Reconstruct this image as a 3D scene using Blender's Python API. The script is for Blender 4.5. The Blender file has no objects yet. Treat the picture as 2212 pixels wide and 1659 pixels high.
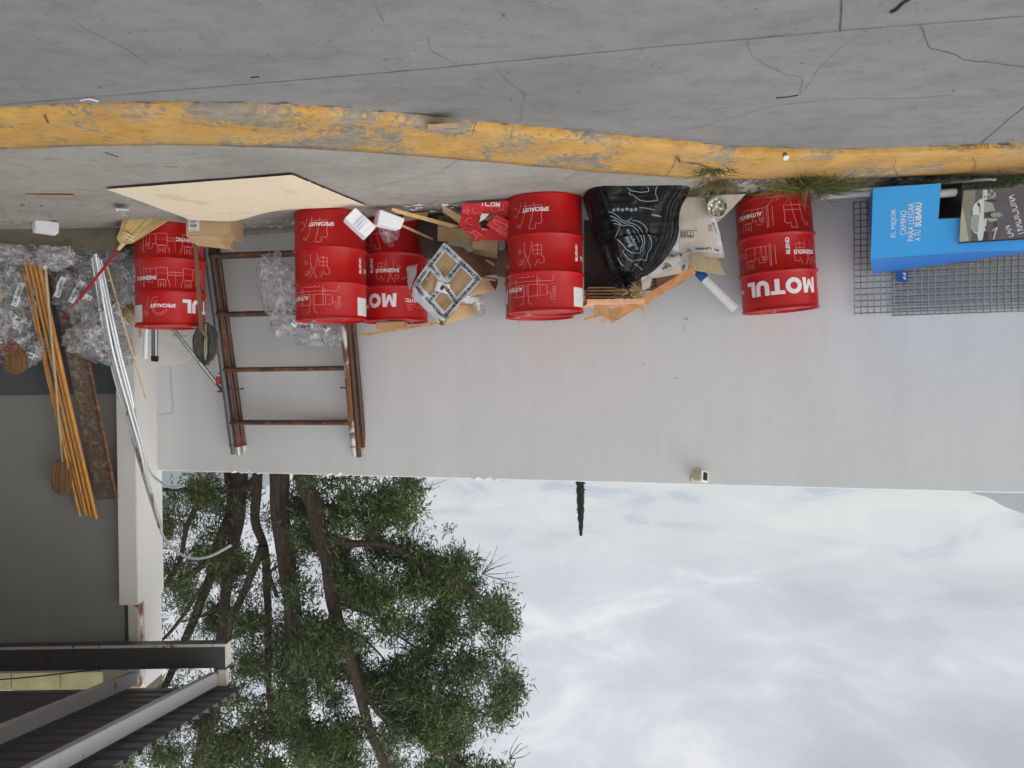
import bpy, bmesh, math, random
import numpy as np
from mathutils import Vector, Matrix, noise
from mathutils.bvhtree import BVHTree

random.seed(7)
S = bpy.context.scene
COL = S.collection
R = math.radians

# ------------------------------------------------------------------ camera
# the photograph was taken with the phone upside down: a level camera rolled by 180 degrees
F = 1750.0          # focal length in pixels of a 2212 px wide picture
CH = 1.42           # camera height above the pavement
ROLL = 0.015
cam_data = bpy.data.cameras.new("camera")
cam = bpy.data.objects.new("camera", cam_data)
COL.objects.link(cam)
cam_data.sensor_width = 36.0
cam_data.lens = F / 2212.0 * 36.0
cam_data.clip_start = 0.05
cam_data.clip_end = 6000
_c, _s = math.cos(ROLL), math.sin(ROLL)
cam.matrix_world = Matrix(((-_c, -_s, 0, 0), (0, 0, -1, 0), (_s, -_c, 0, CH), (0, 0, 0, 1)))
S.camera = cam

# ------------------------------------------------------------------ light
S.view_settings.view_transform = 'Standard'
S.view_settings.look = 'None'
S.view_settings.gamma = 1
S.view_settings.exposure = 0.0
S.render.engine = 'CYCLES'
S.cycles.max_bounces = 8
S.cycles.transparent_max_bounces = 24

SUN_EL, SUN_AZ = R(44), R(240)      # veiled sun, behind and to the left of the viewer
sun_d = bpy.data.lights.new("sun", 'SUN')
sun_d.energy = 1.0
sun_d.angle = R(40)
sun_d.color = (1.0, 0.97, 0.92)
sun = bpy.data.objects.new("sun", sun_d)
COL.objects.link(sun)
_dir = Vector((math.sin(SUN_AZ) * math.cos(SUN_EL), math.cos(SUN_AZ) * math.cos(SUN_EL), math.sin(SUN_EL)))
sun.rotation_euler = _dir.to_track_quat('Z', 'Y').to_euler()
sun.location = (0, -5, 12)

W = bpy.data.worlds.new("World")
S.world = W
W.use_nodes = True


def make_world():
    nt = W.node_tree
    nt.nodes.clear()
    N = lambda t, **k: _set(nt.nodes.new(t), k)
    L = nt.links.new
    out = N('ShaderNodeOutputWorld')
    bg = N('ShaderNodeBackground')
    bg.inputs['Strength'].default_value = 0.10
    L(bg.outputs[0], out.inputs[0])
    sky = N('ShaderNodeTexSky', sky_type='NISHITA', sun_disc=False, sun_elevation=SUN_EL, sun_rotation=SUN_AZ)
    tc = N('ShaderNodeTexCoord')
    sep = N('ShaderNodeSeparateXYZ')
    L(tc.outputs['Generated'], sep.inputs[0])
    den = N('ShaderNodeMath', operation='ADD'); den.inputs[1].default_value = 0.16
    L(sep.outputs['Z'], den.inputs[0])
    mx = N('ShaderNodeMath', operation='MAXIMUM'); mx.inputs[1].default_value = 0.03
    L(den.outputs[0], mx.inputs[0])
    dx = N('ShaderNodeMath', operation='DIVIDE'); L(sep.outputs['X'], dx.inputs[0]); L(mx.outputs[0], dx.inputs[1])
    dy = N('ShaderNodeMath', operation='DIVIDE'); L(sep.outputs['Y'], dy.inputs[0]); L(mx.outputs[0], dy.inputs[1])
    cb = N('ShaderNodeCombineXYZ'); L(dx.outputs[0], cb.inputs[0]); L(dy.outputs[0], cb.inputs[1])
    cb.inputs[2].default_value = 3.7

    def noi(scale, detail, rough, dist=0.0, off=(0, 0, 0)):
        mp = N('ShaderNodeMapping'); L(cb.outputs[0], mp.inputs[0]); mp.inputs[1].default_value = off
        n = N('ShaderNodeTexNoise'); n.inputs['Scale'].default_value = scale
        n.inputs['Detail'].default_value = detail; n.inputs['Roughness'].default_value = rough
        n.inputs['Distortion'].default_value = dist
        L(mp.outputs[0], n.inputs['Vector'])
        return n.outputs[0]

    def ramp(src, stops):
        r = N('ShaderNodeValToRGB')
        e = r.color_ramp.elements
        while len(e) < len(stops): e.new(0.5)
        for k, (p, c_) in enumerate(stops):
            e[k].position = p; e[k].color = (*c_, 1)
        L(src, r.inputs[0])
        return r.outputs[0]
    big = ramp(noi(0.42, 4, 0.55, 0.3, (1.3, 0.4, 0)), [(0.34, (0.47, 0.495, 0.545)), (0.5, (0.635, 0.655, 0.70)), (0.66, (0.81, 0.82, 0.85))])
    fine = ramp(noi(3.0, 8, 0.62, 0.5, (4, 2, 0)), [(0.38, (0.82, 0.835, 0.86)), (0.52, (1.0, 1.0, 1.0)), (0.66, (1.30, 1.27, 1.22))])
    mul = N('ShaderNodeMix', data_type='RGBA', blend_type='MULTIPLY'); mul.inputs[0].default_value = 1
    L(big, mul.inputs[6]); L(fine, mul.inputs[7])
    # a brighter cream bank of cloud low over the wall, broken by bluish holes
    bank = ramp(sep.outputs['Z'], [(0.0, (1, 1, 1)), (0.13, (1, 1, 1)), (0.235, (0, 0, 0)), (1, (0, 0, 0))])
    holes = ramp(noi(2.6, 8, 0.62, 0.7, (9.2, 3.1, 0)), [(0.37, (0.45, 0.58, 0.72)), (0.44, (0.90, 0.92, 0.88)), (0.64, (1.22, 1.18, 1.03))])
    m2 = N('ShaderNodeMix', data_type='RGBA'); L(bank, m2.inputs[0]); L(mul.outputs[2], m2.inputs[6]); L(holes, m2.inputs[7])
    # overcast skies are brighter towards the zenith
    zen = ramp(sep.outputs['Z'], [(0.0, (1, 1, 1)), (0.38, (1.0, 1.0, 1.0)), (0.55, (1.2, 1.19, 1.17)), (1.0, (1.35, 1.34, 1.31))])
    m3 = N('ShaderNodeMix', data_type='RGBA', blend_type='MULTIPLY'); m3.inputs[0].default_value = 1
    L(m2.outputs[2], m3.inputs[6]); L(zen, m3.inputs[7])
    dt = N('ShaderNodeVectorMath', operation='DOT_PRODUCT'); L(tc.outputs['Generated'], dt.inputs[0]); dt.inputs[1].default_value = tuple(Vector((-0.80, -0.42, 0.42)).normalized())
    glow = ramp(dt.outputs['Value'], [(0.0, (1, 1, 1)), (0.25, (1, 1, 1)), (0.75, (1.9, 1.87, 1.8)), (1.0, (2.6, 2.54, 2.4))])
    m5 = N('ShaderNodeMix', data_type='RGBA', blend_type='MULTIPLY'); m5.inputs[0].default_value = 1
    L(m3.outputs[2], m5.inputs[6]); L(glow, m5.inputs[7]); m3 = m5
    sc = N('ShaderNodeVectorMath', operation='SCALE'); sc.inputs['Scale'].default_value = 10.4
    L(m3.outputs[2], sc.inputs[0])
    m4 = N('ShaderNodeMix', data_type='RGBA'); m4.inputs[0].default_value = 0.93
    L(sky.outputs[0], m4.inputs[6]); L(sc.outputs[0], m4.inputs[7])
    L(m4.outputs[2], bg.inputs['Color'])


def _set(n, k):
    for a, b in k.items(): setattr(n, a, b)
    return n


make_world()

# ------------------------------------------------------------------ where a picture point lies in the place


def ray(x, y):
    xc, yc = x - 1106.0, y - 829.5
    xr, yr = xc - ROLL * yc, yc + ROLL * xc
    return Vector((-xr / F, 1.0, yr / F))


CAM = Vector((0, 0, CH))


def P(x, y, d): return CAM + ray(x, y) * d


def G(x, y, z=0.0):
    r = ray(x, y)
    return CAM + r * ((z - CH) / r.z)


WD0, WM = 7.25, 0.271            # the long wall: Y = WD0 + WM * X
WNL = math.sqrt(1 + WM * WM)
WDIR = Vector((1, WM, 0)) / WNL
WNRM = Vector((WM, -1, 0)) / WNL  # towards the viewer


def Wp(x, y, off=0.0):
    r = ray(x, y)
    d = (WD0 - off * WNL) / (1 - WM * r.x)
    return CAM + r * d


def srgb(r, g, b):
    f = lambda v: (v / 255 / 12.92) if v <= 10.3 else ((v / 255 + 0.055) / 1.055) ** 2.4
    return (f(r), f(g), f(b))

# ------------------------------------------------------------------ materials


class NT:
    def __init__(s, name):
        s.m = bpy.data.materials.new(name); s.m.use_nodes = True
        s.t = s.m.node_tree; s.t.nodes.clear()
        s.out = s.n('ShaderNodeOutputMaterial')
        s.b = s.n('ShaderNodeBsdfPrincipled')
        s.l(s.b.outputs[0], s.out.inputs[0])
        s.tc = s.n('ShaderNodeTexCoord')
        s.geo = None

    def n(s, t, **k): return _set(s.t.nodes.new(t), k)
    def l(s, a, b): s.t.links.new(a, b)

    def coord(s, scale=(1, 1, 1), off=(0, 0, 0), kind='Object'):
        mp = s.n('ShaderNodeMapping'); s.l(s.tc.outputs[kind], mp.inputs[0])
        mp.inputs[3].default_value = scale; mp.inputs[1].default_value = off
        return mp.outputs[0]

    def noise(s, scale, detail=4, rough=0.55, dist=0.0, vec=None):
        n = s.n('ShaderNodeTexNoise')
        n.inputs['Scale'].default_value = scale; n.inputs['Detail'].default_value = detail
        n.inputs['Roughness'].default_value = rough; n.inputs['Distortion'].default_value = dist
        s.l(vec if vec is not None else s.coord(), n.inputs['Vector'])
        return n.outputs[0]

    def ramp(s, src, stops):
        r = s.n('ShaderNodeValToRGB'); e = r.color_ramp.elements
        while len(e) < len(stops): e.new(0.5)
        for k, (p, c_) in enumerate(stops):
            if not hasattr(c_, '__len__'): c_ = (c_, c_, c_)
            e[k].position = p; e[k].color = (*c_, 1)
        s.l(src, r.inputs[0])
        return r.outputs[0]

    def mix(s, fac, a, b, mode='MIX'):
        m = s.n('ShaderNodeMix', data_type='RGBA', blend_type=mode)
        for i, v in ((0, fac), (6, a), (7, b)):
            if isinstance(v, (int, float)): m.inputs[i].default_value = v
            elif isinstance(v, tuple): m.inputs[i].default_value = (*v, 1)
            else: s.l(v, m.inputs[i])
        return m.outputs[2]

    def math(s, op, a, b=0.0):
        m = s.n('ShaderNodeMath', operation=op)
        for i, v in ((0, a), (1, b)):
            if isinstance(v, (int, float)): m.inputs[i].default_value = v
            else: s.l(v, m.inputs[i])
        return m.outputs[0]

    def set(s, col=None, rough=None, metal=None, **k):
        for nm, v in (('Base Color', col), ('Roughness', rough), ('Metallic', metal), *k.items()):
            if v is None: continue
            i = s.b.inputs[nm]
            if isinstance(v, (int, float)): i.default_value = v
            elif isinstance(v, tuple): i.default_value = (*v, 1)
            else: s.l(v, i)

    def bump(s, h, strength=0.3, dist=0.01):
        b = s.n('ShaderNodeBump'); b.inputs['Strength'].default_value = strength
        b.inputs['Distance'].default_value = dist
        s.l(h, b.inputs['Height']); s.l(b.outputs[0], s.b.inputs['Normal'])


def plain(name, col, rough=0.6, metal=0.0, var=0.18, scale=6.0, bump=0.15, bscale=40.0, **k):
    t = NT(name)
    lo = tuple(v * (1 - var) for v in col); hi = tuple(min(1, v * (1 + var)) for v in col)
    t.set(t.ramp(t.noise(scale, 6), [(0.3, lo), (0.7, hi)]), rough, metal, **k)
    if bump: t.bump(t.noise(bscale, 4), bump, 0.004)
    return t.m


def m_concrete(name, col, dark, streak=(1, 1, 1), fine=1.0):
    t = NT(name)
    v = t.coord(streak)
    big = t.ramp(t.noise(0.9, 6, 0.6, 0.4, v), [(0.3, dark), (0.52, col), (0.75, tuple(min(1, c * 1.13) for c in col))])
    med = t.ramp(t.noise(7, 8, 0.65, 0.2, v), [(0.3, 0.82), (0.5, 1.0), (0.72, 1.09)])
    grain = t.ramp(t.noise(230, 3, 0.7), [(0.28, 0.74), (0.5, 1.0), (0.75, 1.16)])
    c = t.mix(1.0, big, med, 'MULTIPLY'); c = t.mix(fine, c, grain, 'MULTIPLY')
    spots = t.ramp(t.noise(26, 2, 0.5, 0, t.coord((1, 2.2, 1), (3, 1, 0))), [(0.26, 0.4), (0.30, 1.0)])
    c = t.mix(1.0, c, spots, 'MULTIPLY')
    t.set(c, 0.86)
    h = t.math('ADD', t.noise(160, 4, 0.7), t.math('MULTIPLY', t.noise(14, 5), 1.5))
    t.bump(h, 0.25, 0.006)
    return t.m


def m_wall(name, col):
    t = NT(name)
    v = t.coord((1, 1, 1))
    big = t.ramp(t.noise(0.55, 5, 0.55, 0.3, v), [(0.3, tuple(c * 0.955 for c in col)), (0.7, tuple(min(1, c * 1.03) for c in col))])
    run = t.ramp(t.noise(1.4, 6, 0.65, 0.2, t.coord((2.2, 2.2, 0.35))), [(0.25, 0.93), (0.55, 1.0), (0.8, 1.03)])
    c = t.mix(1.0, big, run, 'MULTIPLY')
    scuff = t.ramp(t.noise(9, 6, 0.7, 1.2, t.coord((1.6, 1.6, 3.5), (5, 2, 1))), [(0.262, 0.62), (0.30, 1.0)])
    c = t.mix(0.8, c, scuff, 'MULTIPLY')
    # dirt splashed up from the ground over the lowest half metre
    sp = t.n('ShaderNodeSeparateXYZ'); t.l(t.tc.outputs['Object'], sp.inputs[0])
    hz = t.math('ADD', sp.outputs[2], t.math('MULTIPLY', t.noise(3, 5, 0.6), 0.35))
    dirt = t.ramp(hz, [(0.15, (0.5, 0.47, 0.43)), (0.20, (0.88, 0.87, 0.84)), (0.30, (1, 1, 1))])
    c = t.mix(0.9, c, dirt, 'MULTIPLY')
    t.set(c, 0.75)
    h = t.math('ADD', t.noise(70, 5, 0.65), t.math('MULTIPLY', t.noise(5, 4, 0.5), 2.0))
    t.bump(h, 0.35, 0.006)
    return t.m


def m_kerb():
    t = NT('worn_yellow_kerb_paint')
    yel = t.ramp(t.noise(4, 6, 0.6), [(0.3, srgb(178, 132, 58)), (0.6, srgb(202, 154, 70)), (0.8, srgb(206, 168, 98))])
    grey = t.ramp(t.noise(18, 5), [(0.3, srgb(104, 102, 98)), (0.7, srgb(146, 142, 134))])
    # paint worn through in patches, most of all on one stretch of the kerb
    sp = t.n('ShaderNodeSeparateXYZ'); t.l(t.tc.outputs['Object'], sp.inputs[0])
    st = t.ramp(t.math('MULTIPLY', t.math('SUBTRACT', sp.outputs[0], -2.2), 0.22), [(0.0, 0.0), (0.52, 0.05), (0.64, 0.13), (0.80, 0.145), (0.93, 0.04)])
    n = t.math('ADD', t.noise(2.6, 3, 0.5, 0.4), st)
    n2 = t.math('ADD', t.math('MULTIPLY', t.noise(34, 8, 0.7, 0.4), 0.85), t.math('MULTIPLY', n, 0.75))
    wear = t.ramp(n2, [(0.885, 0.0), (0.915, 1.0)])
    c = t.mix(wear, yel, grey)
    dirt = t.ramp(t.noise(11, 8, 0.7, 0.5, t.coord((1, 2, 1), (2, 7, 0))), [(0.33, (0.62, 0.56, 0.47)), (0.5, (1, 1, 1))])
    c = t.mix(0.85, c, dirt, 'MULTIPLY')
    film = t.ramp(t.noise(2.0, 6, 0.6, 0, t.coord((1, 3, 1), (1, 2, 5))), [(0.42, 0.05), (0.7, 0.55)])
    c = t.mix(film, c, srgb(182, 158, 118))
    t.set(c, 0.75)
    t.bump(t.math('ADD', t.noise(60, 6, 0.7), t.math('MULTIPLY', wear, -0.4)), 0.4, 0.006)
    return t.m


def m_rust(name, base, rusts, amount=0.5, rough=0.7, metal=0.3, scale=14, stretch=(1, 1, 0.35)):
    t = NT(name)
    r = t.ramp(t.noise(30, 6, 0.65), [(0.3, rusts[0]), (0.55, rusts[1]), (0.75, rusts[2])])
    f = t.ramp(t.noise(scale, 8, 0.7, 0.6, t.coord(stretch)), [(0.62 - amount * 0.35, 0.0), (0.68 - amount * 0.35, 1.0)])
    t.set(t.mix(f, base, r), t.ramp(f, [(0, rough * 0.65), (1, 0.85)]), t.ramp(f, [(0, metal), (1, 0.0)]))
    t.bump(t.math('ADD', t.noise(80, 5, 0.7), f), 0.35, 0.003)
    return t.m


def m_paint(name, col):
    t = NT(name)
    c = t.ramp(t.noise(3.0, 5, 0.6), [(0.3, tuple(v * 0.86 for v in col)), (0.7, tuple(min(1, v * 1.08) for v in col))])
    sc = t.ramp(t.noise(38, 6, 0.75, 1.0, t.coord((1, 1, 0.5))), [(0.272, 0.35), (0.29, 1.0)])
    c = t.mix(0.8, c, sc, 'MULTIPLY')
    dust = t.ramp(t.noise(2.3, 6, 0.65, 0.3, t.coord((1, 1, 1), (3, 5, 2))), [(0.5, 0.0), (0.85, 0.06)])
    c = t.mix(dust, c, srgb(170, 130, 120))
    t.set(c, t.ramp(t.noise(12, 6, 0.6), [(0.3, 0.30), (0.7, 0.46)]), 0.0)
    t.b.inputs['Specular IOR Level'].default_value = 0.28
    t.bump(t.noise(5, 4, 0.5), 0.12, 0.02)
    return t.m


def m_board(name, col, flute=None, var=0.13):
    t = NT(name)
    c = t.ramp(t.noise(5, 6, 0.6), [(0.3, tuple(v * (1 - var) for v in col)), (0.7, tuple(min(1, v * (1 + var)) for v in col))])
    fib = t.ramp(t.noise(120, 4, 0.7, 0, t.coord((0.3, 1, 1))), [(0.3, 0.9), (0.7, 1.05)])
    c = t.mix(1.0, c, fib, 'MULTIPLY')
    stain = t.ramp(t.noise(3.1, 5, 0.6, 0.6, t.coord((1, 1, 1), (7, 3, 2))), [(0.30, 0.72), (0.42, 1.0)])
    c = t.mix(0.7, c, stain, 'MULTIPLY')
    t.set(c, 0.82)
    t.bump(t.math('ADD', t.noise(26, 4, 0.6), t.noise(150, 3)), 0.2, 0.004)
    return t.m


def m_wood(name, col, dark, scale=(1, 1, 1), rough=0.65):
    t = NT(name)
    g = t.noise(9, 8, 0.65, 1.2, t.coord(scale))
    c = t.ramp(g, [(0.28, dark), (0.5, col), (0.75, tuple(min(1, v * 1.15) for v in col))])
    t.set(c, rough)
    t.bump(g, 0.25, 0.003)
    return t.m


def m_film(name, clear=1.0, haze=1.0, bscale=7):
    """thin crumpled polythene: see-through, glossy along its folds, whitened at its creases, where glints are painted in"""
    t = NT(name)
    dn = t.noise(5, 4, 0.55)
    wv = t.n('ShaderNodeVectorMath', operation='ADD'); t.l(t.tc.outputs['Object'], wv.inputs[0]); t.l(dn, wv.inputs[1])
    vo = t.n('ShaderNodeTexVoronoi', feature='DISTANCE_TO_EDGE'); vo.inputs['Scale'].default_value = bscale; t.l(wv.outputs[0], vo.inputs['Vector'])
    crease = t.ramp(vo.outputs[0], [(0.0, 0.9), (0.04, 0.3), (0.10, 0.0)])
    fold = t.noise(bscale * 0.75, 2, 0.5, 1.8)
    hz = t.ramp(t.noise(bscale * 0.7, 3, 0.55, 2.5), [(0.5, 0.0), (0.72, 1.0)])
    fd = t.math('ADD', t.math('MULTIPLY', crease, 0.34 * haze), t.math('ADD', t.math('MULTIPLY', hz, 0.22 * haze), 0.03 * haze))  # diffuse white on creases and haze also paints in bright streaks
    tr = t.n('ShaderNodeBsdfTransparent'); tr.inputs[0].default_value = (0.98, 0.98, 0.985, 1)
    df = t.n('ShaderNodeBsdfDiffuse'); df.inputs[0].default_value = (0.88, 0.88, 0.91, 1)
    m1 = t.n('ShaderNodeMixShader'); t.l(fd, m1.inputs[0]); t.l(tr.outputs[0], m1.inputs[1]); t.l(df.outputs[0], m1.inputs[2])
    gl = t.n('ShaderNodeBsdfGlossy'); gl.inputs['Roughness'].default_value = 0.16; gl.inputs[0].default_value = (1, 1, 1, 1)
    lw = t.n('ShaderNodeLayerWeight'); lw.inputs['Blend'].default_value = 0.42
    b = t.n('ShaderNodeBump'); b.inputs['Strength'].default_value = 1.0; b.inputs['Distance'].default_value = 0.08
    t.l(t.math('ADD', t.math('MULTIPLY', vo.outputs[0], 0.35), t.math('MULTIPLY', fold, 1.2)), b.inputs['Height'])
    t.l(b.outputs[0], gl.inputs['Normal']); t.l(b.outputs[0], lw.inputs['Normal']); t.l(b.outputs[0], df.inputs['Normal'])
    fs = t.math('MINIMUM', t.math('ADD', t.math('MULTIPLY', lw.outputs['Fresnel'], 0.7 * clear), 0.02), 0.32)
    m2 = t.n('ShaderNodeMixShader'); t.l(fs, m2.inputs[0]); t.l(m1.outputs[0], m2.inputs[1]); t.l(gl.outputs[0], m2.inputs[2])
    t.l(m2.outputs[0], t.out.inputs[0])
    return t.m


def m_bag():
    t = NT('black_polythene')
    t.set(t.ramp(t.noise(6, 5), [(0.3, (0.002, 0.002, 0.003)), (0.7, (0.005, 0.005, 0.006))]), t.ramp(t.noise(9, 5), [(0.3, 0.16), (0.7, 0.24)]))
    t.b.inputs['Specular IOR Level'].default_value = 0.13
    rot = t.n('ShaderNodeMapping'); t.l(t.tc.outputs['Object'], rot.inputs[0]); rot.inputs[2].default_value = (0, R(-32), 0); rot.inputs[3].default_value = (0.5, 0.5, 2.6)
    w = t.noise(4.5, 1.5, 0.45, 0.5, rot.outputs[0])
    ridge = t.math('ABSOLUTE', t.math('SUBTRACT', w, 0.5))
    t.bump(t.math('ADD', t.math('MULTIPLY', ridge, -1.1), t.math('MULTIPLY', t.noise(3.5, 2, 0.45, 1.5), 1.1)), 0.55, 0.06)
    return t.m


def m_leaf(name, a, b, c_):
    t = NT(name)
    g = t.n('ShaderNodeNewGeometry')
    cc = t.ramp(g.outputs['Random Per Island'], [(0.0, a), (0.55, b), (0.93, c_), (1.0, tuple(min(1, v * 1.35) for v in c_))])
    cl = t.ramp(t.noise(0.9, 3, 0.5), [(0.3, (0.72, 0.78, 0.8)), (0.7, (1.18, 1.15, 0.95))])
    cc = t.mix(1.0, cc, cl, 'MULTIPLY')
    t.set(cc, 0.5)
    tl = t.n('ShaderNodeBsdfTranslucent'); t.l(cc, tl.inputs[0])
    mx = t.n('ShaderNodeMixShader'); mx.inputs[0].default_value = 0.3
    t.l(t.b.outputs[0], mx.inputs[1]); t.l(tl.outputs[0], mx.inputs[2]); t.l(mx.outputs[0], t.out.inputs[0])
    return t.m


def m_bark(name, a, b):
    t = NT(name)
    g = t.noise(9, 7, 0.65, 1.2, t.coord((3.4, 3.4, 0.3)))
    t.set(t.ramp(g, [(0.3, a), (0.7, b)]), 0.9)
    t.bump(g, 0.9, 0.05)
    return t.m


M = {}
M['road'] = m_concrete('road_concrete', srgb(132, 131, 129), srgb(121, 120, 117), (0.8, 1.5, 1))
M['pave'] = m_concrete('pavement_concrete', srgb(158, 154, 146), srgb(140, 136, 128), (1.1, 1.6, 1))
M['soil'] = m_concrete('crumbled_concrete_and_soil', srgb(128, 118, 106), srgb(74, 64, 54), (3, 5, 1))
M['stone'] = plain('rubble_stone', srgb(150, 146, 140), 0.85, var=0.3, scale=12, bump=0.6)
M['crack'] = plain('crack_dirt', srgb(82, 78, 74), 0.95, var=0.3, bump=0)
M['crack2'] = plain('hairline_crack_dirt', srgb(116, 113, 108), 0.95, var=0.3, scale=14, bump=0)
M['kerb'] = m_kerb()
M['wall'] = m_wall('white_wall_paint', srgb(215, 216, 217))
M['bwall'] = m_wall('grey_wall_paint', srgb(136, 134, 131))
M['pillar'] = m_wall('pillar_paint', srgb(222, 220, 218))
M['dado'] = plain('dark_grey_dado_paint', srgb(74, 76, 82), 0.6, var=0.12, scale=3, bump=0.2)
M['plinth'] = m_concrete('dark_plinth_concrete', srgb(110, 101, 84), srgb(78, 70, 56), (1, 1, 2))  # brown-grey concrete mottled darker, used on step and gable wall
M['block'] = plain('yellow_block', srgb(150, 143, 104), 0.85, var=0.18, scale=5, bump=0.4)
M['beam'] = m_rust('grey_beam_paint', srgb(84, 84, 88), [srgb(60, 35, 22), srgb(110, 62, 34), srgb(140, 84, 44)], 0.10, scale=3.5)
M['rafter'] = m_rust('white_rafter_paint', srgb(196, 198, 202), [srgb(88, 60, 44), srgb(120, 84, 58), srgb(150, 122, 92)], -0.02, scale=5)
M['capend'] = m_rust('beam_end_paint', srgb(226, 222, 210), [srgb(96, 60, 36), srgb(140, 98, 58), srgb(176, 146, 104)], 0.22, scale=9)
M['roofsheet'] = plain('grey_roof_sheet', srgb(84, 84, 88), 0.55, 0.2, var=0.12, scale=2, bump=0)
M['red'] = m_paint('red_drum_paint', srgb(174, 8, 9))
M['ink'] = plain('white_print', srgb(232, 224, 230), 0.5, var=0.04, scale=30, bump=0)
M['line'] = plain('pale_print_lines', srgb(222, 140, 136), 0.5, var=0.1, scale=30, bump=0)
M['sticker'] = plain('paper_sticker', srgb(214, 212, 212), 0.6, var=0.08, scale=20, bump=0.1)
M['metal'] = plain('galvanised_steel', srgb(150, 152, 156), 0.38, 0.7, var=0.2, scale=14, bump=0.1)
M['chrome'] = m_rust('bright_conduit', srgb(236, 238, 242), [srgb(96, 88, 80), srgb(140, 128, 112), srgb(170, 150, 110)], 0.03, 0.42, 0.6, 9, (1, 1, 0.25))
M['dullpipe'] = m_rust('tarnished_conduit', srgb(186, 187, 190), [srgb(70, 62, 54), srgb(110, 98, 86), srgb(150, 124, 76)], 0.26, 0.42, 0.5, 9, (1, 1, 0.3))
M['rust'] = m_rust('rusty_scaffold_tube', srgb(78, 54, 42), [srgb(70, 42, 28), srgb(112, 68, 40), srgb(190, 128, 70)], 0.34, scale=7, stretch=(1, 1, 0.4))
M['rust2'] = m_rust('dark_brown_scaffold_tube', srgb(80, 60, 50), [srgb(72, 46, 34), srgb(118, 74, 46), srgb(172, 112, 66)], 0.4, scale=7, stretch=(1, 1, 0.4))
M['gtube'] = m_rust('grey_scaffold_tube', srgb(92, 94, 98), [srgb(70, 50, 40), srgb(130, 82, 50), srgb(160, 110, 70)], 0.05, 0.6, 0.3, 8)
M['wtube'] = m_rust('whitened_scaffold_tube', srgb(196, 194, 190), [srgb(84, 52, 36), srgb(124, 78, 52), srgb(160, 116, 84)], 0.40, scale=4, stretch=(1, 1, 0.5))
M['plank'] = m_rust('paint_spattered_plank', srgb(120, 112, 100), [srgb(72, 58, 48), srgb(98, 80, 66), srgb(128, 112, 96)], 0.62, scale=16, metal=0.0, stretch=(1, 1, 1))
M['plankrust'] = m_rust('rusted_plank_lip', srgb(96, 60, 44), [srgb(80, 46, 32), srgb(134, 84, 54), srgb(186, 136, 96)], 0.55, scale=22, stretch=(1, 1, 0.6))
M['tan'] = m_board('cardboard', srgb(182, 152, 114))
M['tan2'] = m_board('dull_cardboard', srgb(162, 134, 100))
M['dkboard'] = m_board('shaded_brown_cardboard', srgb(118, 84, 62))  # cardboard brown darkened, with the shade of gaps and insides painted in
M['corr'] = m_board('ribbed_card', srgb(178, 162, 134))
M['cream'] = m_board('cream_hardboard', srgb(236, 218, 190), var=0.03)
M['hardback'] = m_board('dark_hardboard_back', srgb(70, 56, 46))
M['greybox'] = m_board('weathered_cardboard', srgb(190, 178, 164))
M['redbox'] = m_board('red_printed_card', srgb(206, 40, 46), var=0.1)
M['tape'] = plain('white_packing_tape', srgb(196, 199, 204), 0.3, var=0.06, scale=20, bump=0.25, bscale=60)
M['tapeink'] = plain('tape_print', srgb(36, 38, 56), 0.5, var=0.2, scale=40, bump=0)
M['boxink'] = plain('box_print', srgb(74, 62, 52), 0.7, var=0.2, scale=40, bump=0)
M['orange'] = m_wood('orange_softwood', srgb(210, 150, 96), srgb(172, 110, 62), (1, 1, 1))
M['pine'] = m_wood('pale_pine', srgb(212, 178, 124), srgb(180, 142, 88), (1, 1, 1))
M['peach'] = m_wood('peach_plywood', srgb(226, 176, 138), srgb(200, 144, 104))
M['brownwood'] = m_wood('dark_brown_wood', srgb(58, 24, 19), srgb(36, 15, 12), (1, 1, 0.3))
M['slat'] = m_wood('brown_slat', srgb(184, 144, 102), srgb(140, 102, 68))
M['pole'] = m_wood('varnished_orange_pole', srgb(206, 142, 60), srgb(150, 92, 34), (3, 3, 0.25), 0.4)
M['bamboo'] = m_wood('bamboo', srgb(178, 158, 122), srgb(140, 118, 84), (3, 3, 0.3), 0.45)
M['straw'] = m_wood('broom_straw', srgb(204, 178, 118), srgb(150, 122, 68), (6, 6, 0.4))
M['dstraw'] = m_wood('old_broom_fibre', srgb(128, 92, 46), srgb(78, 52, 24), (6, 6, 0.4))
for _k, _a, _b in (('straw', srgb(150, 118, 62), srgb(216, 190, 128)), ('dstraw', srgb(80, 54, 26), srgb(140, 104, 56))):
    _t = NT(_k + '_fibres'); _g = _t.n('ShaderNodeNewGeometry')
    _t.set(_t.ramp(_g.outputs['Random Per Island'], [(0.0, _a), (0.7, _b), (1.0, tuple(v * 1.1 for v in _b))]), 0.7); M[_k] = _t.m
M['redstick'] = plain('red_broom_handle', srgb(168, 26, 36), 0.4, var=0.12, bump=0.05)
M['foam'] = plain('polystyrene_foam', srgb(236, 236, 240), 0.7, var=0.03, scale=30, bump=0.35, bscale=120)
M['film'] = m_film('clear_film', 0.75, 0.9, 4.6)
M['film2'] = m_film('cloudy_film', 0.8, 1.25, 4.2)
M['bag'] = m_bag()
M['bagink'] = plain('bag_print', srgb(128, 140, 146), 0.5, var=0.2, scale=30, bump=0)
M['blue'] = plain('blue_sign_face', srgb(64, 174, 255), 0.42, var=0.03, scale=2, bump=0.04)
M['blue_shade'] = plain('blue_sign_shaded', srgb(34, 112, 196), 0.45, var=0.04, scale=2, bump=0.04)  # darker copy of the face blue: shade painted on the top and end
M['navy'] = plain('blue_label', srgb(20, 84, 150), 0.5, var=0.08, bump=0)
M['signwhite'] = plain('white_lettering', srgb(238, 242, 246), 0.5, var=0.02, bump=0)
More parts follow.
